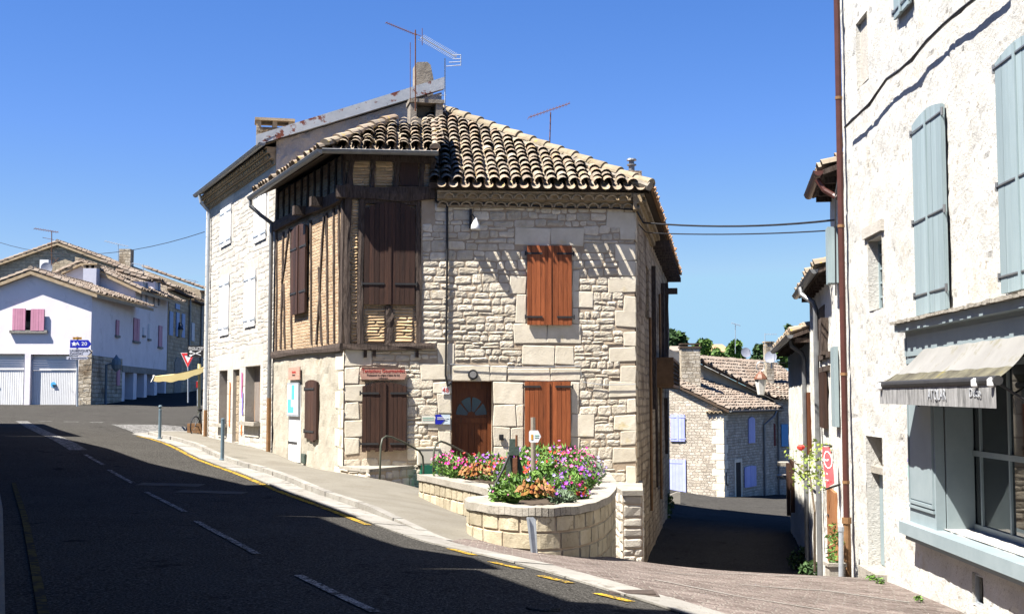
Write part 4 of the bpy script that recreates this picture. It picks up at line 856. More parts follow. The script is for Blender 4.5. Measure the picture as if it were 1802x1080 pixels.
# ------------------------------------------------------------------ things fixed to the corner house
s, z = FW.hit(834, 372); t = T('wall_lamp', 'white bell shaped lamp on a bracket under the tile cornice', 'lamp', FW.p(s, z, .05))
mb = MB(); s2, z2 = FW.hit(828, 395); mb.fbox(FW, s2 - .03, s2 + .03, z2 - .1, z2 + .35, .03, .08); mb.tube([FW.p(s2, z2 + .15, .08), FW.p(s2 + .03, z2 + .2, .2), FW.p(s, z2 + .12, .3)], .014, 6); mb.build('bracket', m_iron, t)
zl = FW.hit(835, 407)[1]; mb = MB(); mb.lathe(FW.p(s + .02, zl, .3), [(.02, .26), (.04, .22), (.06, .17), (.095, .10), (.105, .02), (.1, 0)], 14); mb.build('lamp_shade', m_white, t, smooth=True)
m_lampgrey = M('grey_ribbed_glass', (.16, .155, .15), (.26, .25, .24), 40, .25)
s, z = FW.hit(832, 659); t = T('bulkhead_lamp', 'round black bulkhead lamp above the brown front door', 'lamp', FW.p(s, z, .03))
mb = MB(); 
for (rr, n0, n1, m, nm) in ((.115, .03, .09, m_iron, 'housing'), (.075, .09, .11, m_lampgrey, 'lamp_glass')):
    mb = MB(); mb.prism(FW, [(s + rr * math.cos(a * math.pi / 9), z + rr * math.sin(a * math.pi / 9)) for a in range(18)], n0, n1); mb.build(nm, m, t)
r = FW.rect((633, 645, 716, 669)); sm = (r[0] + r[1]) / 2; zm2 = (r[2] + r[3]) / 2; hh = (r[3] - r[2]) / 2
t = T('shop_sign', 'wide wooden restaurant sign with red lettering above the arched brown shutters', 'sign', FW.p(sm, zm2, .05))
mb = MB(); mb.prism(FW, [(r[0], zm2), (r[0] + .05, r[2]), (r[1] - .06, r[2]), (r[1], zm2 - .02), (r[1] - .05, r[3] - .02), (r[0] + .05, r[3])], .045, .075); mb.build('board', m_signwood, t)
m_signedge = M('sign_edge', (.10, .06, .04), (.15, .1, .07), 6, .8); mb = MB()
mb.fbox(FW, r[0] + .05, r[1] - .05, r[3] - .035, r[3] - .012, .076, .082); mb.fbox(FW, r[0] + .05, r[1] - .05, r[2] + .01, r[2] + .025, .076, .082); mb.build('border', m_signedge, t)
text('Tentations Gourmandes', .118, FW, sm, zm2 + hh * .38, .079, m_letred, t, sx=.82); text('Restaurant et crêpes / Salon de thé', .06, FW, sm, zm2 - hh * .22, .079, m_letdark, t, sx=.85); text('Lalbenque', .05, FW, sm, zm2 - hh * .66, .079, m_letdark, t, sx=1)
r = LW.rect((512, 646, 532, 668)); t = T('small_sign', 'small wooden sign with red lettering above the blue notice board', 'sign', LW.p(r[0], r[2], .05))
mb = MB(); mb.fbox(LW, *r, .045, .07); mb.build('board', m_signwood, t); text('Tentations', .1, LW, (r[0] + r[1]) / 2, r[3] - .12, .074, m_letred, t, sx=.9); text('Restaurant', .07, LW, (r[0] + r[1]) / 2, r[2] + .12, .074, m_letdark, t, sx=.9)
r = LW.rect((509, 673, 529, 732)); t = T('notice_board', 'glazed notice board with blue posters on the white side door', 'notice board', LW.p(r[0], r[2], .03))
mb = MB(); mb.fbox(LW, *r, .02, .06); mb.build('case', m_galv, t); w = r[1] - r[0]; h = r[3] - r[2]
mb = MB(); mb.fbox(LW, r[0] + .05, r[1] - .05, r[2] + .05, r[3] - .05, .061, .064); mb.build('paper', m_paper, t)
for q in ((.42, .68, .5, .93), (.1, .38, .1, .5), (.38, .62, .1, .28)):
    mb = MB(); mb.fbox(LW, r[0] + w * q[0], r[0] + w * q[1], r[2] + h * q[2], r[2] + h * q[3], .066, .069); mb.build('poster', m_posterblue, t)
r = FW.rect((777, 680, 791, 693)); t = T('house_number', 'white house number plate 48 beside the front door', 'number plate', FW.p(r[0], r[2], .04)); mb = MB(); mb.fbox(FW, *r, .03, .04); mb.build('plate', m_white, t)
text('48', .15, FW, (r[0] + r[1]) / 2, (r[2] + r[3]) / 2, .043, m_letred, t)
r = FW.rect((766, 729, 792, 746)); t = T('blue_plaque', 'small blue and white plaque between the arched shutters and front door', 'plaque', FW.p(r[0], r[2], .04)); mb = MB(); mb.fbox(FW, *r, .03, .042); mb.build('plate', M('plaque_pale_blue', (.45, .55, .62), (.60, .68, .72), 6, .5), t)
mb = MB(); mb.prism(FW, [(r[0], r[2]), (r[0] + .13, r[2]), (r[0] + .22, r[2] + .1), (r[0] + .12, r[3]), (r[0], r[3])], .044, .048); mb.build('blue_field', m_signblue, t)
mb = MB(); mb.fbox(FW, r[0] + .04, r[1] - .04, r[3] - .075, r[3] - .06, .05, .053); mb.fbox(FW, r[0] + .04, r[1] - .08, r[3] - .11, r[3] - .1, .05, .053); mb.build('lettering_line', m_letwhite, t)
r = FW.rect((742, 731, 765, 745)); t = T('clear_plaque', 'faint clear plaque with green lines left of the blue plaque', 'plaque', FW.p(r[0], r[2], .04)); mb = MB(); mb.fbox(FW, *r, .03, .036); mb.build('plate', M('clear_plate', (.60, .58, .50), (.66, .63, .55), 5, .3), t)
mb = MB(); mb.fbox(FW, r[0] + .02, r[1] - .02, r[2] + .12, r[2] + .135, .038, .041); mb.fbox(FW, r[0] + .02, r[1] - .02, r[2] + .075, r[2] + .085, .038, .041); mb.build('green_line', m_graffiti['green'], t)
r = FW.rect((878, 764, 886, 774)); mb = MB(); mb.fbox(FW, r[0], r[1], r[2], r[3], .03, .06); mb.fbox(FW, r[0] + .02, r[1] - .02, r[2] + .02, r[3] - .02, .06, .068); tag(mb.build('vent_cover', m_black, loc=FW.p(r[0], r[2], .05)), 'small square black vent cover on the pale stones right of the door', 'vent')
r = FW.rect((754, 727, 758, 737)); 
r = LW.rect((533, 798, 540, 815)); mb = MB(); mb.fbox(LW, *r, .01, .05); mb.fbox(LW, r[0] + .03, r[1] - .03, r[2] + .03, r[3] - .03, .05, .06); tag(mb.build('meter_box', m_presspaint, loc=LW.p(r[0], r[2], .03)), 'small dark meter box at the foot of the side wall by the white door', 'meter box')
# air conditioner on the lane wall
r = SW.rect((1152, 636, 1168, 680)); t = T('window_cage', 'boxed wire window grille hung on the lane wall of the corner house', 'grille', SW.p(r[0], r[2], .2)); mb = MB(); n1 = .55
for z in (r[2], r[3]): mb.fbox(SW, r[0], r[1], z - .04, z + .04, 0, n1)
for s in (r[0], r[1]): mb.fbox(SW, s - .03, s + .03, r[2] + .04, r[3] - .04, 0, n1 - .002)
mb.build('frame', m_castpipe, t); mb = MB()
for i in range(1, 6): z = r[2] + (r[3] - r[2]) * i / 6; mb.tube([SW.p(r[0], z, n1 - .02), SW.p(r[1], z, n1 - .02)], .012, 4); mb.tube([SW.p(r[0] - .0, z, .05), SW.p(r[0], z, n1)], .012, 4)
for i in range(1, 5): x = r[0] + (r[1] - r[0]) * i / 5; mb.tube([SW.p(x, r[2], n1 - .02), SW.p(x, r[3], n1 - .02)], .012, 4)
mb.build('wire_mesh', m_iron, t); mb = MB(); mb.fbox(SW, r[0] + .05, r[1] - .05, r[2] + .05, r[3] - .05, .1, .2); mb.build('dark_screen', m_dark, t)
# ------------------------------------------------------------------ landing wall, handrails, cabinet
def gwall(P, name, label, zt_, th_unused, mat, copmat, cat, blocks_h=.22, cop=.07, over=.04):
    t = T(name, label, cat, Vector((sum(p[0] for p in P) / len(P), sum(p[1] for p in P) / len(P), zt_ - .5))); k = len(P)
    cz = [gz(*p) - .25 for p in P]; mb = MB(); vs = [Vector((p[0], p[1], zt_ - cop)) for p in P] + [Vector((p[0], p[1], z)) for p, z in zip(P, cz)]
    mb.add(vs, [list(range(k))] + [[(i + 1) % k, i, k + i, k + (i + 1) % k] for i in range(k)]); core = mb.build('wall', m_mortar, t); mb = MB()
    for i in range(k):
        a = P[i]; b = P[(i + 1) % k]; L = math.hypot(b[0] - a[0], b[1] - a[1]); f = Fr(a, (b[0] - a[0], b[1] - a[1])); z0 = min(cz[i], cz[(i + 1) % k])
        rubble(mb, f, 0, L, z0, zt_ - cop, h=(blocks_h * .7, blocks_h * 1.2), w=(.18, .42), d=.03)
    g = mb.build('wall_stones', mat, t); g.parent = core
    c = Vector((sum(p[0] for p in P) / k, sum(p[1] for p in P) / k)); Q = [(Vector(p) - c) * (1 + over) + c for p in P]
    mb = MB(); mb.add([Vector((p[0], p[1], zt_)) for p in Q] + [Vector((p[0], p[1], zt_ - cop)) for p in Q], [list(range(k)), list(range(k, 2 * k))[::-1]] + [[(i + 1) % k, i, k + i, k + (i + 1) % k] for i in range(k)]); mb.build('coping', copmat, t); return t
gwall([(-3.80, 27.85), (-3.02, 26.7), (-2.1, 28.35), (-3.0, 28.3)], 'landing_wall', 'low stone wall with grey coping under the arched brown shutters', .1, .2, m_lowstone, m_coping, 'low wall')
m_rail = M('olive_handrail', (.055, .06, .045), (.09, .095, .07), 6, .4)
for L, lab in (([(668, 856, 26.65), (669, 815, 26.65), (670, 785, 26.65), (673, 772, 26.7), (680, 767, 26.8), (690, 769, 26.9), (715, 780, 27.3), (738, 793, 27.7), (744, 803, 27.8), (745, 820, 27.8), (745, 868, 27.8)], 'olive tube handrail standing against the low landing wall'),
               ([(763, 845, 25.3), (763, 810, 25.3), (764, 790, 25.3), (768, 780, 25.4), (776, 776, 25.5), (785, 779, 25.7), (805, 789, 26.2), (825, 799, 26.6)], 'olive tube handrail rising from the planter end beside the magenta flowers')):
    mb = MB(); mb.tube([at(*q) for q in L], .022, 8); tag(mb.build('handrail', m_rail, loc=at(*L[0]), smooth=True), lab, 'handrail', 'handrails by the door steps')
q = at(736, 850, 27.9); f = Fr((q.x, q.y), (6.9, 1.5)); t = T('electric_cabinet', 'cream electric cabinet on a green base behind the handrail', 'cabinet', q)
z1 = at(750, 790, 27.9).z; z2 = at(750, 818, 27.9).z; z3 = at(750, 850, 27.9).z
mb = MB(); mb.fbox(f, 0, .48, z2, z1, -.25, 0); mb.fbox(f, -.02, .5, z1, z1 + .03, -.27, .02); mb.build('box', m_cabinet, t); mb = MB(); mb.fbox(f, .06, .44, z3 - .3, z2, -.24, .02); mb.build('base', m_green, t)
mb = MB(); mb.fbox(f, .03, .45, z2 + .04, z1 - .04, .002, .012); mb.build('door', m_cream, t)
# ------------------------------------------------------------------ planter
PZ = .12
outer = [(-1.80, 24.5), (-.83, 22.0), (-.33, 20.4), (-.26, 19.5), (-.60, 18.9), (-.64, 18.4), (-.52, 17.95), (-.22, 17.45), (.08, 17.18), (.4, 17.08), (.70, 17.22), (.95, 17.55), (1.2, 18.2), (1.42, 19.1), (1.62, 20.4), (1.80, 22.3), (1.9, 25.2)]
def smooth(P, k=4):
    P = [Vector((p[0], p[1])) for p in P]; o = []
    for i in range(len(P) - 1):
        p0 = P[max(i - 1, 0)]; p1 = P[i]; p2 = P[i + 1]; p3 = P[min(i + 2, len(P) - 1)]
        for j in range(k):
            t = j / k; o.append(.5 * ((2 * p1) + (p2 - p0) * t + (2 * p0 - 5 * p1 + 4 * p2 - p3) * t * t + (3 * p1 - p0 - 3 * p2 + p3) * t ** 3))
    o.append(P[-1]); return o
OP = smooth(outer, 4)
pl = T('stone_planter', 'rounded stone block planter with grey coping, full of flowers, beside the road', 'planter', (.5, 20, -.4))
acc = [0]
for i in range(1, len(OP)): acc.append(acc[-1] + (OP[i] - OP[i - 1]).length)
def pp(d):
    d = max(0, min(acc[-1], d)); i = 1
    while i < len(OP) - 1 and acc[i] < d: i += 1
    p = OP[i - 1].lerp(OP[i], (d - acc[i - 1]) / (acc[i] - acc[i - 1])); t = (OP[i] - OP[i - 1]).normalized(); return p, Vector((t.y, -t.x))
mb = MB(); n = len(OP)
vs = [Vector((p.x, p.y, PZ - .1)) for p in OP] + [Vector((p.x, p.y, min(gz(p.x, p.y), -.3) - .35)) for p in OP]
mb.add(vs, [[i, n + i, n + i + 1, i + 1] for i in range(n - 1)]); core = mb.build('wall', m_mortar, pl)
mb = MB(); zc_ = PZ - .1; course = 0
while zc_ > -1.9:
    h = .235 if course < 6 else .3; d = R.uniform(0, .3) - .2
    while d < acc[-1] - .05:
        w = R.uniform(.28, .5); a = max(0, d); b = min(acc[-1], d + w)
        if b - a > .08:
            p, nn = pp((a + b) / 2); rough = (p.x < -.2 and p.y > 19)
            if zc_ - h > gz(p.x, p.y) - .3 or course < 2:
                tn = R.random(); vs = []; gp_ = .008
                L = [(a + gp_ + (b - a - 2 * gp_) * k / 4) for k in range(5)]
                Zr = [zc_ - gp_, zc_ - h * .5, zc_ - h + gp_]
                for zi, z in enumerate(Zr):
                    for k, dd in enumerate(L):
                        p2, n2 = pp(dd); e = -.012 if (k in (0, 4) or zi in (0, 2)) else R.uniform(.012, .03) * (1.6 if rough else 1)
                        vs.append(Vector((p2.x + n2.x * e, p2.y + n2.y * e, z + (R.uniform(-.012, .012) if rough else 0))))
                # inner ring close to the edge for a crisp arris
                vs2 = []
                for zz, e in ((zc_ - gp_ - .015, .022), (zc_ - h + gp_ + .015, .022)):
                    for k in range(5):
                        p2, n2 = pp(a + gp_ + .014 + (b - a - 2 * gp_ - .028) * k / 4); q_ = e + R.uniform(-.006, .008); vs2.append(Vector((p2.x + n2.x * q_, p2.y + n2.y * q_, zz)))
                o5 = 0; top5 = vs[0:5]; bot5 = vs[10:15]; allv = top5 + vs2 + bot5
                mb.add(allv, [[r5 * 5 + k + 1, r5 * 5 + k, (r5 + 1) * 5 + k, (r5 + 1) * 5 + k + 1] for r5 in range(3) for k in range(4)], tn)
                mb.add([allv[0], allv[5], allv[10], allv[15]], [[0, 1, 2, 3]], tn); mb.add([allv[4], allv[9], allv[14], allv[19]], [[3, 2, 1, 0]], tn)
        d += w
    zc_ -= h; course += 1
g = mb.build('wall_blocks', m_planter, pl); g.parent = core
cen = Vector((.3, 21.5)); mb = MB(); IN = []
for i, p in enumerate(OP):
    nn = pp(acc[i])[1]; IN.append(p - nn * (.34 + .0 * i))
nseg = 0
for i in range(n - 1):
    a, b = OP[i], OP[i + 1]; na = pp(acc[i] + 1e-3)[1]; nb_ = pp(acc[i + 1] - 1e-3)[1]; o1 = a + na * .05; o2 = b + nb_ * .05; i1 = a - na * .33; i2 = b - nb_ * .33
    if (i1 - i2).length > 2 * (a - b).length + .2: i2 = i1
    zr = [PZ + .006 * math.sin(i * 1.3), PZ + .006 * math.sin((i + 1) * 1.3)]
    V4 = [Vector((o1.x, o1.y, zr[0])), Vector((o2.x, o2.y, zr[1])), Vector((i2.x, i2.y, zr[1])), Vector((i1.x, i1.y, zr[0]))]; d_ = Vector((0, 0, -.11))
    mb.add(V4 + [v + d_ for v in V4], [[0, 1, 2, 3], [1, 0, 4, 5], [4, 7, 6, 5], [3, 2, 6, 7]], .3 + .5 * ((i // 5) % 3) / 2)
mb.build('coping', m_coping, pl)
mb = MB(); mb.add([Vector((p.x, p.y, PZ - .03)) for p in OP], [list(range(n))[::1]]); mb.build('soil', m_soil, pl)
# bits on and by the planter
q = at(935, 972, 16.85); zt1 = at(935, 910, 16.85).z; zb1 = at(938, 973, 16.85).z
mb = MB(); x0 = at(928, 940, 16.8).x; f = Fr((x0, 16.86), (1, .1)); z1, z0_ = zt1, zb1 - .06
prof = [(0, z0_), (.03, z0_), (.035, z0_)]
mb.prism(f, [(.07, z0_), (.13, z0_), (.10, z1 - .02), (.085, z1), (-.0, z1), (.0, z1 - .05)], -.02, .0); mb.prism(f, [(.055, z0_), (.075, z0_), (.02, z1), (-.012, z1)], 0, .03); mb.prism(f, [(.12, z0_), (.135, z0_), (.115, z1 - .03), (.095, z1 - .01)], 0, .025)
tag(mb.build('metal_post', m_galv, loc=(x0, 16.85, z0_)), 'bent galvanised channel post leaning on the rounded front of the planter', 'post')
t = T('wooden_signpost', 'weathered wooden post with a small grey arrow board among the flowers', 'signpost', at(938, 858, 19.3)); mb = MB(); mb.tube([at(939, 870, 19.3), at(938, 734, 19.3)], [.042, .036], 8); mb.build('post', m_poleg, t)
a = at(931, 778, 19.2); b = at(952, 757, 19.2); f = Fr((a.x, a.y), (1, .05)); w = b.x - a.x; h = b.z - a.z
mb = MB(); mb.prism(f, [(0, a.z + .02), (.02, a.z), (w * .75, a.z), (w, a.z + h / 2), (w * .75, b.z), (.02, b.z), (0, b.z - .02)], 0, .02); mb.build('arrow_board', m_signwhite, t)
mb = MB(); mb.fbox(f, .03, .06, a.z + .04, a.z + .12, .021, .024); mb.build('yellow_mark', m_signyel, t); mb = MB(); mb.fbox(f, .085, .15, a.z + .10, a.z + .115, .021, .024); mb.fbox(f, .085, .145, a.z + .07, a.z + .08, .021, .024); mb.build('green_line', m_graffiti['green'], t)
# old cast iron press among the flowers
t = T('iron_press', 'old dark green cast iron press frame standing among the flowers', 'press', at(905, 870, 19.8)); D = 19.8; k = lambda x, y, d=0.: at(x, y, D + d)
def beam(mb, P, w, dd):
    for i in range(len(P) - 1):
        a, b = P[i], P[i + 1]; v = (b - a).normalized(); x = Vector((v.z, 0, -v.x)).normalized() * w / 2; y = Vector((0, dd / 2, 0))
        mb.add([a - x - y, a + x - y, a + x + y, a - x + y, b - x - y, b + x - y, b + x + y, b - x + y], [[0, 1, 2, 3], [7, 6, 5, 4], [0, 4, 5, 1], [1, 5, 6, 2], [2, 6, 7, 3], [3, 7, 4, 0]])
mb = MB(); beam(mb, [k(899, 795), k(895, 840), k(893, 868)], .10, .14); mb.build('leg', m_presspaint, t); mb = MB(); beam(mb, [k(908, 795), k(914, 820), k(920, 850)], .075, .14); mb.build('leg', m_presspaint, t)
mb = MB(); beam(mb, [k(903, 800), k(903, 772)], .12, .16); mb.fbox(Fr((k(896, 799).x, D), (1, 0)), 0, .16, k(903, 800).z, k(903, 785).z, -.12, .12); mb.build('head', m_presspaint, t)
mb = MB(); mb.tube([k(909, 765, -.1), k(909, 835, -.1)], .018, 8); mb.fbox(Fr((k(902, 0).x, D - .1), (1, 0)), 0, .07, k(903, 842).z, k(903, 805).z, -.08, .1); mb.build('screw', m_rust, t)
mb = MB(); mb.fbox(Fr((k(899, 0).x, D), (1, 0)), 0, .1, k(903, 868).z, k(903, 812).z, -.03, .03); mb.build('slide', m_iron, t)
mb = MB(); mb.tube([k(896, 800, -.1), k(884, 828, -.2), k(864, 866, -.3)], .022, 8); mb.tube([k(866, 862, -.3), k(860, 850, -.3)], .014, 6); mb.build('lever', m_iron, t)
mb = MB(); c = k(877, 862, -.35); mb.lathe(c, [(.09, -.04), (.11, -.01), (.1, .02), (.04, .04)], 12); mb.tube([c, c + Vector((-.1, -.02, -.14))], .02, 6); mb.tube([c + Vector((-.03, 0, 0)), c + Vector((-.02, -.02, -.16))], .02, 6); mb.build('foot', m_rust, t)
# low wall stub between the planter and the house corner
gwall([(2.3, 26.2), (2.72, 26.3), (3.02, 29.3), (2.2, 29.2)], 'wall_stub', 'narrow rough stone wall stub between planter and house corner', -.32, .2, m_lowstone, m_coping, 'low wall', .2, .1)
# ------------------------------------------------------------------ flowers
def plant(name, label, x, y, h, w, bl, nb_, nl=150, ls=.04, group='flowers in the stone planter', z=PZ - .04, leafm=None, bs=.03, cat='flower', foli=None):
    t = T(name, label, cat, (x, y, z), group); mb = MB(); leafcloud(mb, (x, y, z + h * .42), w, w, h * .5, nl, ls, .2, -.9, .33)
    for _ in range(26):
        a = R.uniform(0, 6.28); rr = R.uniform(.1, .9) * w; p = Vector((x + rr * math.cos(a), y + rr * math.sin(a), z + h * R.uniform(.6, 1.02))); mb.tube([Vector((x + rr * .4 * math.cos(a), y + rr * .4 * math.sin(a), z)), p], .004, 3, .4, False)
        e = Vector((R.uniform(-.05, .05), R.uniform(-.05, .05), -.05)); mb.add([p, p + e + Vector((.012, 0, 0)), p + e * 2, p + e - Vector((.012, 0, 0))], [[0, 1, 2, 3]], R.random())
    mb.build('foliage', leafm or m_leaf, t); 
    for mat, frac in bl:
        mb = MB()
        for _ in range(int(nb_ * frac)):
            q = Vector((R.gauss(0, 1), R.gauss(0, 1), abs(R.gauss(.3, .7)))).normalized(); sc_ = R.uniform(.75, 1.12); p = Vector((x + q.x * w * sc_, y + q.y * w * sc_, z + h * .45 + q.z * h * .55 * sc_))
            nn = (q + Vector((R.gauss(0, .5), R.gauss(-.4, .5), R.gauss(.2, .4)))).normalized(); a = nn.orthogonal().normalized(); b = nn.cross(a); r_ = bs * R.uniform(.6, 1.5); vs = [p - nn * r_ * .3]
            for k5 in range(10): an = k5 * math.pi / 5; rr = r_ * (1 if k5 % 2 == 0 else .62); vs.append(p + (a * math.cos(an) + b * math.sin(an)) * rr)
            mb.add(vs, [[0, 1 + k5, 1 + (k5 + 1) % 10] for k5 in range(10)], R.random())
        mb.build('blossom', mat, t)
    return t
def coleus(x, y, h, w, label, z=PZ - .02):
    t = T('coleus_plant', label, 'plant', (x, y, z), 'coleus plants in the planter'); mb = MB()
    for i in range(110):
        q = Vector((R.gauss(0, 1), R.gauss(-.2, 1), R.uniform(-.25, 1))).normalized(); rr = R.uniform(.7, 1.05); c = Vector((x + q.x * w * rr, y + q.y * w * rr, z + h * .5 + q.z * h * .5 * rr)); o = Vector((q.x, q.y, -.75)).normalized(); s_ = Vector((-q.y, q.x, R.uniform(-.2, .2))).normalized()
        L = R.uniform(.06, .115); W = L * .36; up = Vector((q.x * .3, q.y * .3, .9)) * .02
        m1 = c + o * L * .45; tp = c + o * L
        mb.add([c, m1 + s_ * W - up, tp, m1 - s_ * W - up, m1 + up], [[0, 1, 4], [1, 2, 4], [2, 3, 4], [3, 0, 4]], R.random())
    mb.build('leaves', m_coleus, t); return t
coleus(.32, 17.75, .42, .23, 'yellow and copper coleus at the rounded front of the planter'); coleus(-.62, 22.4, .42, .26, 'orange coleus near the far end of the planter by the pavement'); 
g1 = [(-1.25, 23.9, .55, .30, 'mag'), (-1.0, 23.4, .48, .25, 'mag'), (-.75, 23.6, .5, .3, 'mix'), (-.4, 23.2, .55, .32, 'pur'), (-.15, 22.4, .48, .3, 'red'), (-.1, 21.3, .46, .25, 'mix'), (.15, 23.4, .62, .34, 'pur'), (.5, 23.0, .72, .36, 'grn'), (.85, 23.2, .72, .36, 'mag'), (1.2, 23.0, .62, .34, 'mag'), (1.1, 21.9, .66, .36, 'mag'), (.65, 21.6, .70, .36, 'mix'), (1.36, 22.2, .5, .3, 'lav'), (1.45, 23.8, .36, .26, 'lav'), (1.0, 20.6, .56, .32, 'pnk'), (.6, 20.5, .55, .3, 'grn'), (1.2, 20.8, .42, .28, 'pur'), (.95, 19.5, .48, .28, 'pur'), (.45, 19.2, .5, .3, 'grn'), (.1, 18.9, .42, .28, 'grn'), (.75, 18.5, .40, .25, 'pur'), (-.1, 18.1, .32, .24, 'grn'), (.72, 17.95, .24, .2, 'gry'), (.98, 18.6, .22, .17, 'red'), (.15, 20.9, .45, .25, 'red'), (.25, 22.2, .6, .33, 'pnk')]
lab = dict(mag='magenta flowering plant', mix='plant with mixed red, purple and pink blossoms', pur='purple flowering plant', red='red and orange flowering plant', grn='bushy green plant with few blossoms', pnk='bright pink flowering plant', lav='lavender flowering plant', gry='low grey green plant')
mixd = dict(mag=[(m_magenta, .7), (m_pinkp, .3)], mix=[(m_redp, .35), (m_purple, .4), (m_pinkp, .25)], pur=[(m_purple, .75), (m_magenta, .25)], red=[(m_redp, .8), (m_purple, .2)], grn=[(m_lav, .15), (m_pinkp, .1)], pnk=[(m_pinkp, .6), (m_purple, .4)], lav=[(m_lav, .8), (m_purple, .2)], gry=[(m_purple, .15)])
m_leafgrey = M('grey_green_leaf', (.10, .15, .09), (.2, .26, .17), 8, .7, tint=.5, tcol=[(.07, .12, .06), (.18, .25, .15)])
for (x, y, h, w, c) in g1:
    plant('flowering_plant', lab[c] + ' in the stone planter', x, y, h, w, mixd[c], {'grn': 40, 'gry': 14, 'pur': 44, 'lav': 44}.get(c, 58), 340 if c != 'grn' else 360, .045 if c != 'grn' else .06, 'flowers in the stone planter, ' + lab[c], leafm=m_leafgrey if c in ('gry', 'lav') else None, bs=.026)
# ------------------------------------------------------------------ bollards
def bollard(px, py, top, lab_, knob):
    p = gp(px, py); p.z = gz(p.x, p.y) + .03; h = at(px, top, p.y).z - p.z; t = T('bollard', lab_, 'bollard', p, 'bollards along the kerb'); mb = MB()
    mb.lathe(p, [(.075, -.02), (.075, .02), (.045, .03), (.045, h - (.16 if knob else .0)), (.04, h - (.15 if knob else -.01))], 14); mb.build('post', m_bollard, t, smooth=False)
    mb = MB()
    if knob: mb.lathe(p, [(.05, h - .15), (.055, h - .13), (.03, h - .11), (.03, h - .09), (.055, h - .06), (.06, h - .03), (.045, h), (.01, h + .01)], 12)
    else: mb.lathe(p, [(.042, h - .01), (.05, h + .0), (.046, h + .025), (.02, h + .035)], 12)
    mb.build('head', m_bollard, t)
bollard(281, 773, 713, 'blue grey bollard with a ball head at the kerb corner', True); bollard(391, 811, 738, 'blue grey bollard on the kerb in front of the boarded shop openings', False)
# ------------------------------------------------------------------ right hand building with the shop
RBd = Vector((-.0395, -1, 0)).normalized(); RB = Fr((5.705, 21.3), (RBd.x, RBd.y)); RL = 12.5
rb = T('white_plaster_house', 'tall white plastered house with pale grey blue shutters and a shop window under an awning', 'house', RB.p(5, -1))
rs_ = lambda *r: RB.rect(r)
h_win = rs_(1529, 418, 1554, 545); h_nic = rs_(1508, 30, 1528, 150); h_door = rs_(1527, 768, 1556, 1012); h_vent = rs_(1713, 1010, 1732, 1066)
sh = rs_(1660, 690, 1802, 930); sA = RB.hit(1612, 800)[0]; sB = 9.3; zS0 = RB.hit(1640, 925)[1]; zS1 = RB.hit(1640, 640)[1] + .15
h_shop = (RB.hit(1650, 800)[0], sB, zS0 + .02, zS1 + .1)
mb = MB()
def rdisp(s, z):
    v = Vector((s, z, 7.)); return .02 * noise.fractal(v * 1.3, .9, 2, 3) + .004 * noise.fractal(v * 8, .8, 2, 3) - .016 * max(0, noise.noise(v * 6.5 + Vector((3, 3, 3))) - .38) * 3
wall_grid(mb, RB, 0, RL, -2.2, 11, [h_win + (.28,), h_nic + (.10,), h_door + (.32,), h_vent + (.12,), h_shop + (.45,)], .06, rdisp); rw = mb.build('street_wall', m_plaster, rb)
mb = MB(); fr0 = RB.p(0, 0); ef = Fr((fr0.x + 7, fr0.y + .3), (-7, -.3)); wall_grid(mb, ef, 0, 7, -2.5, 11, [], 1); mb.build('far_gable', m_plaster, rb)
mb = MB(); e1 = RB.p(RL, 0); nf = Fr((e1.x, e1.y), (1, -.04)); wall_grid(mb, nf, 0, 7, -2.2, 11, [], 1); mb.build('near_gable', m_plaster, rb)
mb = MB(); mb.add([RB.p(0, 11, .5), RB.p(RL, 11, .5), RB.p(RL, 13, -4), RB.p(0, 13, -4)], [[0, 1, 2, 3]]); mb.build('roof', m_tile_far, rb)
for r, hg, fl in (((1618, 188, 1672, 551), (.1, .47, .93), 0), ((1769, 66, 1846, 510), (.07, .45, .95), 0), ((1580, -200, 1607, 24), (.06,), 0)):
    shutters(RB, r, m_greyblue, rb, planks=3, arch=.08, hinge=hg, n=.05, th=.035, hl=.95, hh=.009, hm=m_zinc)
window_box(RB, (1529, 418, 1554, 545), rb, m_greyblue, -.2, (1, 4)); 
mb = MB(); q = h_win; mb.fbox(RB, q[0] - .2, q[1] + .1, q[3] + .05, q[3] + .22, -.02, .05); g = mb.build('stone_lintel', m_wstone, rb)
mb = MB(); q = h_nic; mb.fbox(RB, *q, -.09, -.06); g = mb.build('blocked_window', m_wstone, rb)
q = h_door; mb = MB(); zt_ = q[3] - .52; mb.fbox(RB, q[0], q[1], q[2] + .1, zt_ - .06, -.26, -.2)
for i in range(4): w = (q[1] - q[0]) / 4; mb.fbox(RB, q[0] + w * i + .008, q[0] + w * (i + 1) - .008, q[2] + .12, zt_ - .08, -.2, -.188, R.random())
d = mb.build('side_door', m_greyblue, rb); mb = MB(); mb.lathe(RB.p(q[1] - .12, q[2] + 1.05, -.16), [(.02, -.03), (.035, 0), (.02, .03)], 8); g = mb.build('door_knob', m_iron, rb); g.parent = d
mb = MB(); mb.fbox(RB, q[0], q[1], zt_ - .06, zt_ + .04, -.28, -.06); mb.build('transom', m_coping, rb)
mb = MB(); mb.fbox(RB, q[0], q[1], zt_ + .04, q[3], -.27, -.26); mb.build('transom_pane', m_glass, rb); mb = MB()
for i in range(1, 3): mb.tube([RB.p(q[0] + (q[1] - q[0]) * i / 3, zt_ + .04, -.2), RB.p(q[0] + (q[1] - q[0]) * i / 3, q[3], -.2)], .012, 5)
mb.fbox(RB, q[0], q[1], zt_, q[3], -.62, -.58); mb.build('transom_bars', m_iron, rb)
mb = MB(); zg = gz(*RB.p((q[0] + q[1]) / 2, 0, 0)[:2]); mb.fbox(RB, q[0] - .05, q[1] + .08, zg - .2, q[2] + .1, -.28, .16); mb.build('door_step', m_coping, rb)
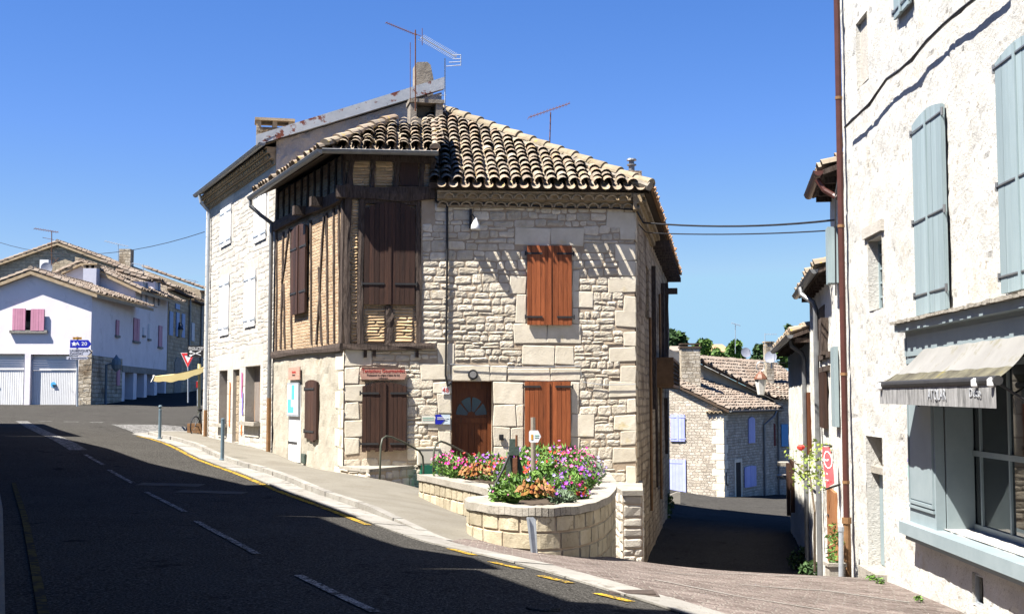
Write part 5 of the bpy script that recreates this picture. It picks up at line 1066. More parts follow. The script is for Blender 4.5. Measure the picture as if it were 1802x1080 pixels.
q = h_vent; mb = MB(); mb.fbox(RB, q[0], q[1], q[2], q[3], -.3, -.1); mb.build('cellar_opening', m_dark, rb); mb = MB()
for (a, b, c, d) in ((q[0], q[0] + .03, q[2], q[3]), (q[1] - .03, q[1], q[2], q[3]), (q[0] + .03, q[1] - .03, q[3] - .03, q[3]), (q[0] + .03, q[1] - .03, q[2], q[2] + .03)): mb.fbox(RB, a, b, c, d, -.06, -.02)
mb.build('cellar_frame', m_galv, rb)
# shopfront
sf_ = rb; s2 = RB.hit(1660, 800)[0]
mb = MB(); zT = RB.hit(1612, 584)[1]; zF = RB.hit(1612, 640)[1]; sL = sA
mb.fbox(RB, sL, s2 - .02, zS0, zF, -.02, .10); mb.fbox(RB, sL + .09, s2 - .1, zS0 + .32, zF - .1, .10, .112); 
pil = mb.build('pilaster', m_shop, rb); mb = MB()
for (a, b, c, d) in ((sL + .06, sL + .085, zS0 + .3, zF - .08), (s2 - .1, s2 - .075, zS0 + .3, zF - .08), (sL + .06, s2 - .075, zS0 + .26, zS0 + .30), (sL + .04, s2 - .06, zS0 + .2, zS0 + .235)): mb.fbox(RB, a, b, c, d, .10, .128)
g = mb.build('pilaster_moulding', m_shop, rb); g.parent = pil
mb = MB(); mb.fbox(RB, sL, sB, zF, zT, -.02, .11); mb.fbox(RB, sL - .06, sB, zT, zT + .1, -.02, .24); mb.fbox(RB, sL + .12, sB, zF + .1, zT - .06, .11, .125); mb.fbox(RB, sL + .02, sL + .1, zF + .1, zT - .08, .11, .13); mb.build('fascia_board', m_shop, rb)
mb = MB(); 
for i in range(40):
    s = sL - .12 + i * (sB - sL + .1) / 40; mb.fbox(RB, s, s + .13, zT + .1 + R.uniform(0, .012), zT + .135 + R.uniform(0, .02), -.02, .3 + R.uniform(-.02, .02), R.random())
mb.build('slate_ledge', m_coping, rb)
mb = MB(); mb.fbox(RB, sL - .05, sB, zS0 - .16, zS0, -.05, .24); mb.fbox(RB, sL - .02, sB, zS0 - .24, zS0 - .16, -.05, .16); mb.build('shop_sill', m_shop, rb)
mb = MB(); mb.fbox(RB, s2 - .02, s2 + .012, zS0 + .002, zF, -.38, -.03); mb.build('reveal_panel', m_shop, rb)
gA, gB = RB.hit(1672, 800, -.38)[0] , sB; mb = MB(); nn0, nn1 = -.42, -.36; zz0 = zS0 + .02; zz1 = zF
mb.fbox(RB, s2 - .02, gA + .06, zz0, zz1, nn0, nn1); mb.fbox(RB, gA + .06, gB, zz0, zz0 + .07, nn0, nn1 - .002); mb.fbox(RB, gA + .06, gB, zz1 - .08, zz1, nn0, nn1 - .002)
zmid = RB.hit(1700, 795, -.38)[1]; mb.fbox(RB, gA + .06, gB, zmid - .035, zmid + .035, nn0, nn1 - .004); xs_ = [RB.hit(x, 800, -.38)[0] for x in (1727, 1782)]; st_ = xs_[1] - xs_[0]; xx = xs_[0]
while xx < gB: mb.fbox(RB, xx - .025, xx + .025, zz0 + .07, zz1 - .08, nn0 + .004, nn1 - .006); xx += st_ * .93
wf = mb.build('shop_window', m_shop, rb); mb = MB(); mb.fbox(RB, gA, gB, zz0, zz1, -.4, -.392); g = mb.build('pane', m_glass, rb); g.parent = wf
mb = MB(); mb.fbox(RB, gA - .5, gB, zz0 - .3, zz1 + .2, -3.0, -2.95); mb.fbox(RB, gA - .5, gA - .45, zz0 - .3, zz1 + .2, -2.95, -.5); mb.fbox(RB, gA - .45, gB, zz1 + .15, zz1 + .2, -2.95, -.5); mb.fbox(RB, gA - .45, gB, zz0 - .3, zz0 - .25, -2.95, -.5); g = mb.build('shop_interior', m_dark, rb); g.parent = wf
# graffiti flamingo like bird shapes on the wall edge
for k, (pts, c) in enumerate((([(1607, 792), (1604, 800), (1602, 812), (1604, 812), (1607, 802), (1609, 795)], 'violet'), ([(1603, 818), (1602, 835), (1605, 845), (1611, 849), (1614, 846), (1607, 840), (1605, 830), (1606, 818)], 'green'), ([(1608, 818), (1614, 822), (1616, 835), (1615, 846), (1611, 846), (1608, 838), (1611, 830)], 'pink'), ([(1609, 690), (1614, 690), (1614, 760), (1611, 790), (1608, 760)], 'green'))):
    mb = MB(); mb.prism(RB, [RB.hit(*q) for q in pts][::-1], .03, .045); g = mb.build('graffiti', m_graffiti[c], rb); g.parent = rw
# awning
t = T('shop_awning', 'dirty grey white shop awning with mossy lower edge and faded lettering on its valance', 'awning', RB.p((sL + sB) / 2, zF, .3))
bl = RB.hit(1549, 680, .5); s_l = RB.hit(1552, 678, .52)[0]; zb_ = RB.hit(1552, 676, .52)[1]; s_r = RB.hit(1757, 662, .52)[0]; zr_ = RB.hit(1757, 660, .52)[1]; zav = (zb_ + zr_) / 2
zu = RB.hit(1636, 612, .12)[1]; sl_u = RB.hit(1626, 615, .12)[0]
mb = MB(); NN = 24; MM = 14; vs = []; uvs = []
for i in range(NN + 1):
    for j in range(MM + 1):
        f = j / MM; sA_ = sl_u + (s_l - sl_u) * f; s = sA_ + (s_r - sA_) * i / NN; z = zu + (zav - zu) * f - .05 * math.sin(f * math.pi) + .006 * math.sin(i * 1.9 + f * 3); vs.append(RB.p(s, z, .12 + .40 * f)); uvs.append((s, f))
L = MM + 1; cutj = 9
fsU = [[i * L + j, i * L + j + 1, (i + 1) * L + j + 1, (i + 1) * L + j] for i in range(NN) for j in range(cutj)]; mb.add(vs, fsU, .5, uvs); mb.build('canvas', m_awning, t, smooth=True)
mb = MB(); mb.add(vs, [[i * L + j, i * L + j + 1, (i + 1) * L + j + 1, (i + 1) * L + j] for i in range(NN) for j in range(cutj, MM)], .5, uvs); mb.build('mossy_canvas', m_awnlow, t, smooth=True)
mb = MB(); mb.tube([RB.p(s_l - .03, zav - .03, .53), RB.p(s_r + .02, zav - .03, .53)], .05, 10); mb.build('front_bar', m_iron, t)
for s in (s_l + .12, s_r - .55, s_r - .06): mb = MB(); mb.lathe(RB.p(s, zav - .05, .57), [(.015, -.05), (.045, -.03), (.045, .03), (.015, .05)], 8); mb.build('bracket', m_white, t)
mb = MB(); vs = []; uvs = []; hv = RB.hit(1552, 683, .55)[1] - RB.hit(1552, 712, .55)[1]
for i in range(61):
    s = s_l + (s_r - s_l) * i / 60
    for j in range(6):
        f = j / 5; vs.append(RB.p(s, zav - .06 - hv * f * (1 + .12 * (i / 60)), .55 + .008 * f * math.sin(i * .9) + .004 * math.sin(i * 2.3 + 1) * f)); uvs.append((s, f))
mb.add(vs, [[i * 6 + j, i * 6 + j + 1, (i + 1) * 6 + j + 1, (i + 1) * 6 + j] for i in range(60) for j in range(5)], .5, uvs); mb.build('valance', m_valance, t, smooth=True)
sx1 = RB.hit(1645, 693, .58)[0]; sx2 = RB.hit(1712, 690, .58)[0]
text('ATOLAR', .18, RB, sx1, zav - .06 - hv * .5, .562, m_letfade, t, sx=1.0); text('Déco', .13, RB, sx2, zav - .06 - hv * .42, .562, m_letfade, t, sx=1.3)
for s in (s_l + .3, s_r - .1): mb = MB(); mb.tube([RB.p(s, zu - .75, .1), RB.p(s, zav - .05, .5)], .015, 6); mb.build('arm', m_iron, t)
# pipe, cable
t = T('brown_downpipe', 'tall brown downpipe with an ochre cast foot at the corner of the plastered house', 'downpipe', RB.p(.1, -1, .1)); s = RB.hit(1483, 500)[0]
mb = MB(); x0 = RB.hit(1488, 700, .1)[0]; zf = RB.hit(1494, 916, .1)[1]; mb.tube([RB.p(x0, zf, .12), RB.p(x0, 11, .12)], .052, 10); mb.build('pipe', m_brownpipe, t)
mb = MB(); zg = gz(*RB.p(x0, 0)[:2]); mb.tube([RB.p(x0, zg - .1, .12), RB.p(x0, zf, .12)], .062, 10); mb.tube([RB.p(x0, zf - .05, .12), RB.p(x0, zf + .05, .12)], .078, 10); mb.build('pipe_foot', m_castpipe, t)
for z in (2.0, 4.5, 6.7, .2): mb = MB(); mb.tube([RB.p(x0, z - .025, .12), RB.p(x0, z + .025, .12)], .06, 10); mb.build('pipe_clip', m_castpipe, t)
for (dx, ph) in ((0, 0), (.03, 1.5)):
    pass
P = [RB.p(*RB.hit(x, y, .14), .14) for x, y in ((1487, 224), (1500, 212), (1530, 183), (1560, 140), (1580, 127), (1605, 104), (1630, 74), (1660, 44), (1690, 18), (1716, -2), (1760, -40))]
mb = MB(); mb.tube(P, .022, 6); mb.tube([p + Vector((0, 0, .03 * math.sin(i * 2.2))) for i, p in enumerate(P)], .015, 6); tag(mb.build('wall_cable', m_black, loc=P[0]), 'thick twisted black cable sagging across the white plaster wall', 'cable')
cable('dark cable dropping beside the brown pipe to the gutter', [at(x, y, 21.4) for x, y in ((1487, 222), (1484, 245), (1478, 290), (1476, 305), (1470, 345), (1470, 400), (1471, 520))], .014)
q = RB.p(x0 - .5, 0, .3); zg = gz(q.x, q.y); mb = MB(); mb.tube([at(1480, 1022, 20.6), at(1480, 932, 20.6)], .04, 10); mb.tube([at(1480, 934, 20.6), at(1480, 926, 20.6)], .05, 10); tag(mb.build('galvanised_post', m_galv, loc=at(1480, 1022, 20.6)), 'short galvanised post beside the ochre foot of the brown pipe', 'post')
# ------------------------------------------------------------------ row of houses down the lane on the right
RR = Fr((9.05, 41), (-.17, -1)); RT = RR.hit(1489, 700)[0]
def sD(D): return (41 - D) / RR.d.y * -1 if False else (D - 41) / RR.d.y
m_rowplaster = M('row_plaster', (.56, .54, .48), (.66, .64, .59), 2, .95, .8, 18, spots=[((.36, .31, .25), 5, .62, .06)], dist=.03)
def rowhouse(label, D0, D1, ez_, oh_, gut, gx, slope=.35, rise=3.5):
    a, b = sD(D1), sD(D0); t = T('lane_house', label, 'house', RR.p((a + b) / 2, -2), 'row of old houses down the lane'); mb = MB()
    wall_grid(mb, RR, a, b, -3.4, ez_ + .1, [], .14, lambda s, z: .03 * noise.fractal(Vector((s * 2, z * 2, 11)), 1, 2, 4)); mb.build('wall', m_rowplaster, t)
    for s, sg in ((a, 1), (b, -1)):
        p = RR.p(s, 0); f = Fr((p.x, p.y), (-RR.n.x * sg, -RR.n.y * sg)) if sg > 0 else Fr((p.x - RR.n.x * 6, p.y - RR.n.y * 6), (RR.n.x, RR.n.y)); mb = MB()
        wall_grid(mb, f, 0, 6, -3.4, ez_ + rise * .6, [], .8, top=(lambda s_: ez_ + s_ * slope) if sg > 0 else (lambda s_: ez_ + (6 - s_) * slope)); mb.build('gable_wall', m_rowplaster, t)
    P0 = RR.p(a - .05, ez_, oh_); V = (-RR.n + Vector((0, 0, slope))).normalized(); mb = MB(); tiles(mb, P0, RR.d, V, [(0, 0), (b - a + .1, 0), (b - a + .1, 6), (0, 6)], su=.27, sv=.32, r=.115, seg=4); r_ = mb.build('tile_roof', m_tile, t)
    mb = MB(); P1 = RR.p(b + .05, ez_, oh_); dz = Vector((0, 0, -.09)); e = V * 6.2; mb.add([P0, P1, P1 + e, P0 + e], [[0, 1, 2, 3]]); mb.add([P0 + dz, P1 + dz, P1 + e + dz, P0 + e + dz], [[3, 2, 1, 0]]); mb.quad(P1, P1 + dz, P1 + e + dz, P1 + e); mb.quad(P0, P0 + dz, P1 + dz, P1); g = mb.build('roof_boards', m_timber, t); g.parent = r_
    i = 0; s = a + .2
    while s < b: mb = MB(); mb.fbox(RR, s, s + .1, ez_ - .2, ez_ - .09, -.1, oh_ - .05); mb.build('rafter', m_timber, t); s += .7
    mb = MB(); gutter(mb, RR.p(a - .05, ez_ - .02, oh_ + .07), RR.p(b + .05, ez_ - .02, oh_ + .07), .085); mb.build('roof_gutter', gut, t)
    return t, a, b
L1, a1, b1 = rowhouse('first lane house with a brown gutter high beside the plastered house', 21.45, 24.0, 5.55, .33, m_brownpipe, 0)
mb = MB(); mb.tube([RR.p(b1 - .1, 5.4, .42), RR.p(b1 - .05, 5.2, .3), RR.p(b1 + .0, 5.1, .16), RR.p(b1 + .05, 5.05, .1)], .05); mb.build('gutter_outlet', m_brownpipe, L1)
L2, a2, b2 = rowhouse('second lane house with grey downpipe and a wooden loft opening', 24.05, 30.3, 4.1, .25, m_zinc, 0)
L3, a3, b3 = rowhouse('third lane house, lowest, at the far end of the sunlit row', 30.35, 41, 3.15, .4, m_zinc, 0)
def rx(x, y, n=0.): return RR.hit(x, y, n)
def dpipe(L, x, ztop, n=.1):
    s = rx(x, 700, n)[0]; mb = MB(); mb.tube([RR.p(s - .25, ztop - .1, .4), RR.p(s - .2, ztop - .25, .38), RR.p(s - .05, ztop - .45, .14), RR.p(s, ztop - .6, n), RR.p(s, -2.6, n)], .06); mb.build('downpipe', m_zinc, L)
dpipe(L2, 1438, 4.1); dpipe(L3, 1416, 3.15)
def rbox(L, nm, m, r, n0=-.02, n1=.05):
    q = RR.rect(r); mb = MB(); k = 3
    for i in range(k): w = (q[1] - q[0]) / k; mb.fbox(RR, q[0] + w * i + .006, q[0] + w * (i + 1) - .006, q[2], q[3], n0, n1, R.random())
    return mb.build(nm, m, L)
rbox(L2, 'loft_board', m_shut_dk, (1441, 540, 1452, 592), -.02, .02); rbox(L2, 'loft_post', m_timber, (1453, 560, 1458, 625), 0, .14)
rbox(L2, 'lintel_beam', m_timber, (1443, 622, 1462, 632), 0, .06); rbox(L2, 'lintel_beam', m_timber, (1443, 645, 1462, 654), 0, .06)
rbox(L2, 'brown_shutter', m_shut_dk, (1449, 655, 1458, 752), .02, .09); rbox(L2, 'narrow_door', m_door, (1424, 690, 1428, 800), 0, .05)
rbox(L1, 'white_shutter', m_greyblue, (1473, 400, 1477, 500), .02, .2); rbox(L1, 'white_shutter', m_greyblue, (1472, 610, 1478, 750), .02, .1)
d = rbox(L1, 'lane_door', M('brown_lane_door', (.20, .085, .035), (.28, .13, .055), 4, .6, .2, 12, .25, stretch=(8, 8, .6)), (1461, 862, 1475, 1000), 0, .06)
for y in (905, 960):
    s, z = rx(1463, y); mb = MB(); mb.fbox(RR, s - .02, s + .2, z - .02, z + .02, .065, .08); g = mb.build('hinge', m_iron, L1); g.parent = d
for x, y0, y1, w in ((1391, 815, 905, .4), (1398, 808, 900, .3)):
    s, z0 = rx(x, y1); z1 = rx(x, y0)[1]; mb = MB(); mb.fbox(RR, s, s + w, z0, z1, .0, .12); mb.build('open_shutter', m_shut_dk, L3)
for x, y in ((1387, 812), (1386, 835)): s, z = rx(x, y); mb = MB(); mb.fbox(RR, s - .3, s + .6, z - .12, z, 0, .35); mb.build('stone_bracket', m_coping, L3)
# banner, climber, pots
s, z = rx(1452, 855, .3); bf = Fr((RR.p(s, 0, .1).x, RR.p(s, 0, .1).y), (1, -.35)); a = at(1447, 782, 23.2); t = T('red_banner', 'red cloth banner with white lettering hanging over the lane door', 'banner', at(1456, 850, 23.2))
bd = Vector((1, -.5, 0)).normalized(); tp = [at(1447, 786, 23.2), at(1461, 786, 23.1)]; btm = [at(1453, 858, 23.0), at(1469, 850, 22.8)]
mb = MB(); K = 10; vs = []
for i in range(K + 1):
    f = i / K
    for j in range(5): q = j / 4; p = tp[0].lerp(btm[0], f).lerp(tp[1].lerp(btm[1], f), q); vs.append(p + Vector((0, .03 * math.sin(f * 5 + q * 2), 0)))
mb.add(vs, [[i * 5 + j, (i + 1) * 5 + j, (i + 1) * 5 + j + 1, i * 5 + j + 1] for i in range(K) for j in range(4)]); o = mb.build('cloth', m_redfab, t); 
def onb(f, q, off=-.02): p = tp[0].lerp(btm[0], f).lerp(tp[1].lerp(btm[1], f), q); return p + Vector((0, .03 * math.sin(f * 5 + q * 2) + off, 0))
mb = MB(); cc = (.33, .52); vs = []
for i in range(24):
    an = i * math.pi / 12
    for rr in (.24, .205): vs.append(onb(cc[0] + rr * .95 * math.sin(an), cc[1] + rr * 1.9 * math.cos(an)))
mb.add(vs, [[2 * i, 2 * i + 1, (2 * i + 3) % 48, (2 * i + 2) % 48] for i in range(24)]); mb.build('white_ring', m_letwhite, t)
bfr = Fr((tp[0].x, tp[0].y - .05), (tp[1].x - tp[0].x, tp[1].y - tp[0].y)); L0 = (tp[1] - tp[0]).length
text('ONP', .062, bfr, L0 * .72, onb(.34, .5).z, .14, m_letwhite, t, sx=1); text('À la', .06, bfr, L0 * 1.0, onb(.68, .5).z, .24, m_letwhite, t, sx=1); text('carte', .055, bfr, L0 * 1.15, onb(.84, .5).z, .29, m_letwhite, t, sx=1)
mb = MB(); mb.tube([at(1449, 782, 23.3), at(1464, 784, 23.0)], .015, 6); mb.tube([at(1453, 860, 23.0), at(1478, 852, 22.6)], .02, 6); mb.build('rod', m_iron, t)
t = T('climbing_rose', 'yellow green climbing plant with a red flower on the sunlit lane house wall', 'plant', RR.p(rx(1440, 850)[0], -2.2, .2)); mb = MB()
for (x, y, w, n_) in ((1447, 800, .35, 150), (1440, 825, .4, 170), (1436, 845, .35, 120), (1420, 830, .3, 60), (1405, 838, .28, 50), (1398, 800, .25, 40), (1425, 795, .25, 50)):
    s, z = rx(x, y, .2); p = RR.p(s, z, .25); leafcloud(mb, p, w, w, w * .9, int(n_ * .6), .045, .1, -1, .5)
mb.build('foliage', M('yellow_green_leaf', (.12, .17, .03), (.25, .30, .05), 8, .6, tint=.6, tcol=[(.06, .11, .02), (.18, .26, .04), (.32, .36, .07)]), t); mb = MB(); p0 = RR.p(rx(1446, 1000)[0], -2.2, .15)
mb.tube([p0, RR.p(*rx(1446, 900), .15), RR.p(*rx(1442, 840), .2), RR.p(*rx(1420, 820), .2), RR.p(*rx(1395, 800), .2)], [.03, .025, .02, .015, .01], 6); mb.build('stem', m_bark, t)
mb = MB(); p = RR.p(*rx(1447, 788), .45); mb.lathe(p, [(.02, -.06), (.08, -.02), (.09, .03), (.04, .07)], 8); mb.build('rose', m_redp, t)
def pot(px, py, D, lab_, w, h, mat, leafn=160, gh=.5):
    p = at(px, py, D); p.z = gz(p.x, p.y); t = T('plant_pot', lab_, 'plant pot', p); mb = MB(); mb.box(p.x - w, p.x + w, p.y - w, p.y + w, p.z - .05, p.z + h * .8); mb.box(p.x - w - .025, p.x + w + .025, p.y - w - .025, p.y + w + .025, p.z + h * .8, p.z + h); mb.build('pot', mat, t)
    mb = MB(); leafcloud(mb, p + Vector((0, 0, h + gh * .45)), w * 1.1, w * 1.1, gh * .6, leafn, .04, .1, -.8, .4); mb.build('foliage', m_leaf, t)
pot(1470, 1018, 20.8, 'pale square pot with green plant beside the galvanised post', .13, .26, m_coping, 200, .62); 
for (px, py, D, w, h, lab_) in ((1428, 965, 28.5, .3, .35, 'dark green bush in the shade by the lane houses, nearest one'), (1412, 940, 32, .4, .45, 'dark green bush in the shade by the lane houses, farther one'), (1172, 900, 45, .3, .7, 'small green bush at the foot of the lane wall')):
    p = at(px, py, D); p.z = gz(p.x, p.y); t = T('bush', lab_, 'bush', p); mb = MB(); leafcloud(mb, p + Vector((0, 0, h * .6)), w, w, h * .7, 300, .07, .1, -.9, .5); mb.build('foliage', m_treeleaf, t); mb = MB(); mb.tube([p - Vector((0, 0, .1)), p + Vector((0, 0, h * .6))], .03, 5); mb.build('stem', m_bark, t)
for (x, y, D, w, h, lab_) in ((1113, 930, 29.4, .12, .25, 'tuft of weeds on the shaded house corner above the lane'), (1545, 1020, 19.0, .09, .06, 'small weed at the foot of the side door step'), (1560, 1025, 18.4, .07, .05, 'tiny weed beyond the side door step'), (1630, 1057, 16.2, .06, .04, 'tiny weed against the foot of the plastered wall')):
    p = at(x, y, D); mb = MB(); leafcloud(mb, p + (Vector((.08, -.1, 0)) if D > 25 else Vector((-.1, 0, .03))), w, w, h, 60, .03, 0, -.8, .35); tag(mb.build('weed', m_leaf, loc=p), lab_, 'weed')
p = at(1189, 905, 52); p.z = gz(p.x, p.y); h = at(1189, 865, 52).z - p.z; mb = MB(); f = Fr((p.x - .22, p.y), (1, 0)); mb.prism(f, [(0, p.z - .1), (.42, p.z - .1), (.42, p.z + h), (.3, p.z + h), (0, p.z + h * .75)], -.15, 0); tag(mb.build('guard_stone', m_coping, loc=p), 'dark upright guard stone at the shaded end of the lane wall', 'guard stone')
# ------------------------------------------------------------------ far houses at the bottom of the lane
FL = Fr((11.8 - .87 * 9, 70 + .5 * 9), (.87, -.5)); FR = Fr((11.8, 70), (.5, .87)); LFl = math.hypot(.87, .5) * 9
fh_ = T('lilac_shutter_house', 'far stone house with lilac shutters and door at the bottom of the lane', 'house', (11, 72, -3.9))
ez2 = FR.hit(1272, 722)[1]; rk = .46
mb = MB(); wall_grid(mb, FL, 0, LFl, -4.6, 7, [], .6, top=lambda s: ez2 + min(LFl - s, 5.8) * rk); mb.build('gable_wall', m_stonefar, fh_)
mb = MB(); wall_grid(mb, FR, 0, 8.9, -4.8, ez2, [], .6); mb.build('eave_wall', m_stonefar, fh_)
mb = MB(); i = 0; z = -3.9
while z < ez2 - .3: h = R.uniform(.3, .5); w = .7 if i % 2 else .45; ashlar(mb, FL, LFl - w, LFl + .02, z, z + h - .02, .03); ashlar(mb, FR, -.02, 1.1 - w, z, z + h - .02, .03); z += h; i += 1
mb.build('corner_stones', m_dress, fh_)
for r, pl_, l_ in (((1181, 729, 1206, 776), 2, 2), ((1178, 808, 1208, 869), 5, 1)): shutters(FL, r, m_lilac, fh_, leaves=l_, planks=pl_, hinge=(.1, .9), hm=m_lilac, n=.04, name='shutter' if l_ == 2 else 'lilac_door')
shutters(FR, (1316, 733, 1327, 779), m_lilac, fh_, leaves=1, planks=3, arch=.12, hinge=(), n=.03); shutters(FR, (1309, 819, 1329, 856), m_lilac, fh_, leaves=2, planks=3, arch=.06, hinge=(), n=.04)
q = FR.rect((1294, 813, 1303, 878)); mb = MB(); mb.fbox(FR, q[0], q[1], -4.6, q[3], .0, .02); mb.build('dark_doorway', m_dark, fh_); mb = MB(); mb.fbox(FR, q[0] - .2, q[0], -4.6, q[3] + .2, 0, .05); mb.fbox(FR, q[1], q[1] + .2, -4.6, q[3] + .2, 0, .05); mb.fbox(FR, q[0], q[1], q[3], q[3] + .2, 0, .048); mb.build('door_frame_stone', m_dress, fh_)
mb = MB(); s = FR.hit(1277, 840)[0]; zq = FR.hit(1277, 830)[1]; mb.tube([FR.p(s, zq, .04), FR.p(s, zq - .7, .04), FR.p(s + .3, zq - .75, .04)], .03, 5); mb.build('iron_hook', m_iron, fh_)
V = (-FR.n + Vector((0, 0, rk))).normalized(); P0 = FR.p(-.25, ez2 + .02, .4); mb = MB(); tiles(mb, P0, FR.d, V, [(0, 0), (9.5, 0), (9.5, 6.6), (0, 6.6)], su=.27, sv=.36, r=.12, seg=4, jit=.03); r_ = mb.build('tile_roof', m_tile_far, fh_)
mb = MB(); e = V * 6.6; P1 = FR.p(9.2, ez2 + .02, .4); dz = Vector((0, 0, -.14)); mb.add([P0, P1, P1 + e, P0 + e], [[0, 1, 2, 3]]); mb.add([v + dz for v in (P0, P1, P1 + e, P0 + e)], [[3, 2, 1, 0]]); mb.quad(P0, P0 + e, P0 + e + dz, P0 + dz); mb.quad(P0, P0 + dz, P1 + dz, P1); g = mb.build('roof_boards', m_under, fh_); g.parent = r_
mb = MB(); genoise(mb, Fr((FL.p(0, 0).x, FL.p(0, 0).y), (.87, -.5)), LFl - 1, LFl, ez2 - .15, 1, .25, .2, .12); mb.build('tile_cornice', m_genoise, fh_)
mb = MB(); gutter(mb, FR.p(-.2, ez2, .48), FR.p(9.2, ez2, .48), .09); mb.build('roof_gutter', m_zinc, fh_)
mb = MB(); s = FR.hit(1343, 800)[0]; mb.tube([FR.p(s + 1.2, ez2 - .1, .48), FR.p(s + 1, ez2 - .4, .4), FR.p(s, ez2 - .9, .1), FR.p(s, -4.4, .1)], .07); mb.build('downpipe', m_zinc, fh_)
c = at(1216, 660, 72.5); f = Fr((c.x - .55, c.y), (1, .0)); zt_ = at(1216, 612, 72.5).z; mb = MB(); mb.fbox(f, 0, 1.1, c.z - 2.5, zt_, -.9, 0); ch = mb.build('chimney', m_garagestone, fh_); mb = MB(); mb.fbox(f, -.06, 1.16, zt_, zt_ + .1, -.96, .06); mb.fbox(f, .05, .2, zt_ + .1, zt_ + .2, -.8, -.1); mb.fbox(f, .9, 1.05, zt_ + .1, zt_ + .2, -.8, -.1); mb.fbox(f, -.03, 1.13, zt_ + .2, zt_ + .27, -.9, .03); g = mb.build('chimney_cap', m_under, fh_); g.parent = ch
# second far house, cream wall under its verge, long roof
f2 = T('long_roof_house', 'far cream walled house with a long weathered tile roof behind the lilac shutter house', 'house', (14, 84, -3))
oC2 = at(1366, 706, 78.6); G2 = Fr((oC2.x - .91 * 14, oC2.y - .42 * 14), (.91, .42)); LG = 14 * math.hypot(.91, .42); E2 = Fr((oC2.x, oC2.y), (.5, .87)); ez3 = oC2.z
rkg = (G2.hit(1232, 640)[1] - ez3) / (LG - G2.hit(1232, 640)[0]); rk2 = rkg / .58
mb = MB(); wall_grid(mb, G2, 0, LG, -4.6, 9, [], .6, top=lambda s: ez3 + min(LG - s, 9.5) * rkg); mb.build('gable_wall', m_render, f2); mb = MB(); wall_grid(mb, E2, 0, 9, -4.8, ez3, [], .7); mb.build('eave_wall', m_stonefar, f2)
V = (-E2.n + Vector((0, 0, rk2))).normalized(); P0 = E2.p(-.3, ez3 + .05, .4); LU = 4.7; ub = -.82 / .58 * LU * math.cos(math.atan(rk2)); mb = MB(); tiles(mb, P0, E2.d, V, [(0, 0), (10, 0), (10, LU), (ub, LU)], su=.28, sv=.38, r=.125, seg=4, jit=.04); r_ = mb.build('tile_roof', m_tile_far, f2)
mb = MB(); e = V * LU; P1 = E2.p(9.7, ez3 + .05, .4); dz = Vector((0, 0, -.16)); eb = e + E2.d * ub; mb.add([P0, P1, P1 + e, P0 + eb], [[0, 1, 2, 3]]); mb.quad(P0, P0 + eb, P0 + eb + dz, P0 + dz); mb.quad(P0, P0 + dz, P1 + dz, P1); mb.add([v + dz for v in (P0, P1, P1 + e, P0 + eb)], [[3, 2, 1, 0]]); g = mb.build('roof_boards', m_under, f2); g.parent = r_
shutters(E2, (1372, 745, 1385, 785), m_blue, f2, leaves=1, planks=3, hinge=(), n=.04, label='bright blue shutter'); 
c = at(1363, 712, 82); 
# third: wall in shade between them with a dark red shutter
WK = Fr((FR.p(8.9, 0).x, FR.p(8.9, 0).y), (.95, .5)); t3 = T('shaded_link_house', 'shaded far house with a dark red arched shutter between the two tiled roofs', 'house', WK.p(1, -4)); mb = MB(); wall_grid(mb, WK, 0, 4.5, -5, ez2 + .6, [], .6); mb.build('wall', m_stonefar, t3)
shutters(WK, (1357, 744, 1364, 784), M('dark_red_paint', (.10, .015, .015), (.13, .02, .02), 4, .6), t3, leaves=1, planks=2, arch=.1, hinge=(), n=.04); shutters(WK, (1374, 746, 1386, 785), m_blue, t3, leaves=1, planks=3, hinge=(), n=.04)
mb = MB(); s = WK.hit(1369, 800)[0]; mb.tube([WK.p(s, ez2 + .4, .1), WK.p(s, -4.6, .1)], .06); mb.build('downpipe', m_zinc, t3)
V = (-WK.n + Vector((0, 0, .35))).normalized(); P0 = WK.p(-.2, ez2 + .65, .4); mb = MB(); tiles(mb, P0, WK.d, V, [(0, 0), (5, 0), (5, 5), (0, 5)], su=.28, sv=.38, r=.125, seg=4); mb.build('tile_roof', m_tile_far, t3)
# hanging lantern over the lane, dishes, aerials
t = T('hanging_lantern', 'white lantern with a copper hood hanging from a scrolled bracket over the lane', 'lantern', at(1339, 690, 38)); p = at(1339, 694, 38); mb = MB()
mb.lathe(p, [(.08, -.02), (.10, .0), (.175, .42), (.18, .46)], 6); mb.build('lamp_glass', m_frost, t); mb = MB(); mb.lathe(p, [(.21, .46), (.20, .5), (.12, .62), (.07, .66), (.03, .72)], 8); mb.build('hood', m_copper, t); mb = MB(); mb.tube([p + Vector((0, 0, -.02)), p + Vector((0, 0, -.08))], [.06, .01], 6); mb.build('finial', m_iron, t)
mb = MB(); mb.tube([p + Vector((.12 * math.cos(a / 10), 0, .85 + .14 * math.sin(a / 10))) for a in range(-15, 48, 3)], .012, 5); mb.tube([p + Vector((0, 0, .6)), p + Vector((0, 0, .72))], .015, 5); mb.tube([p + Vector((.0, 0, .98)), RR.p(sD(39.5), p.z + 1.0, 0)], .014, 5); mb.build('bracket', m_galv, t)
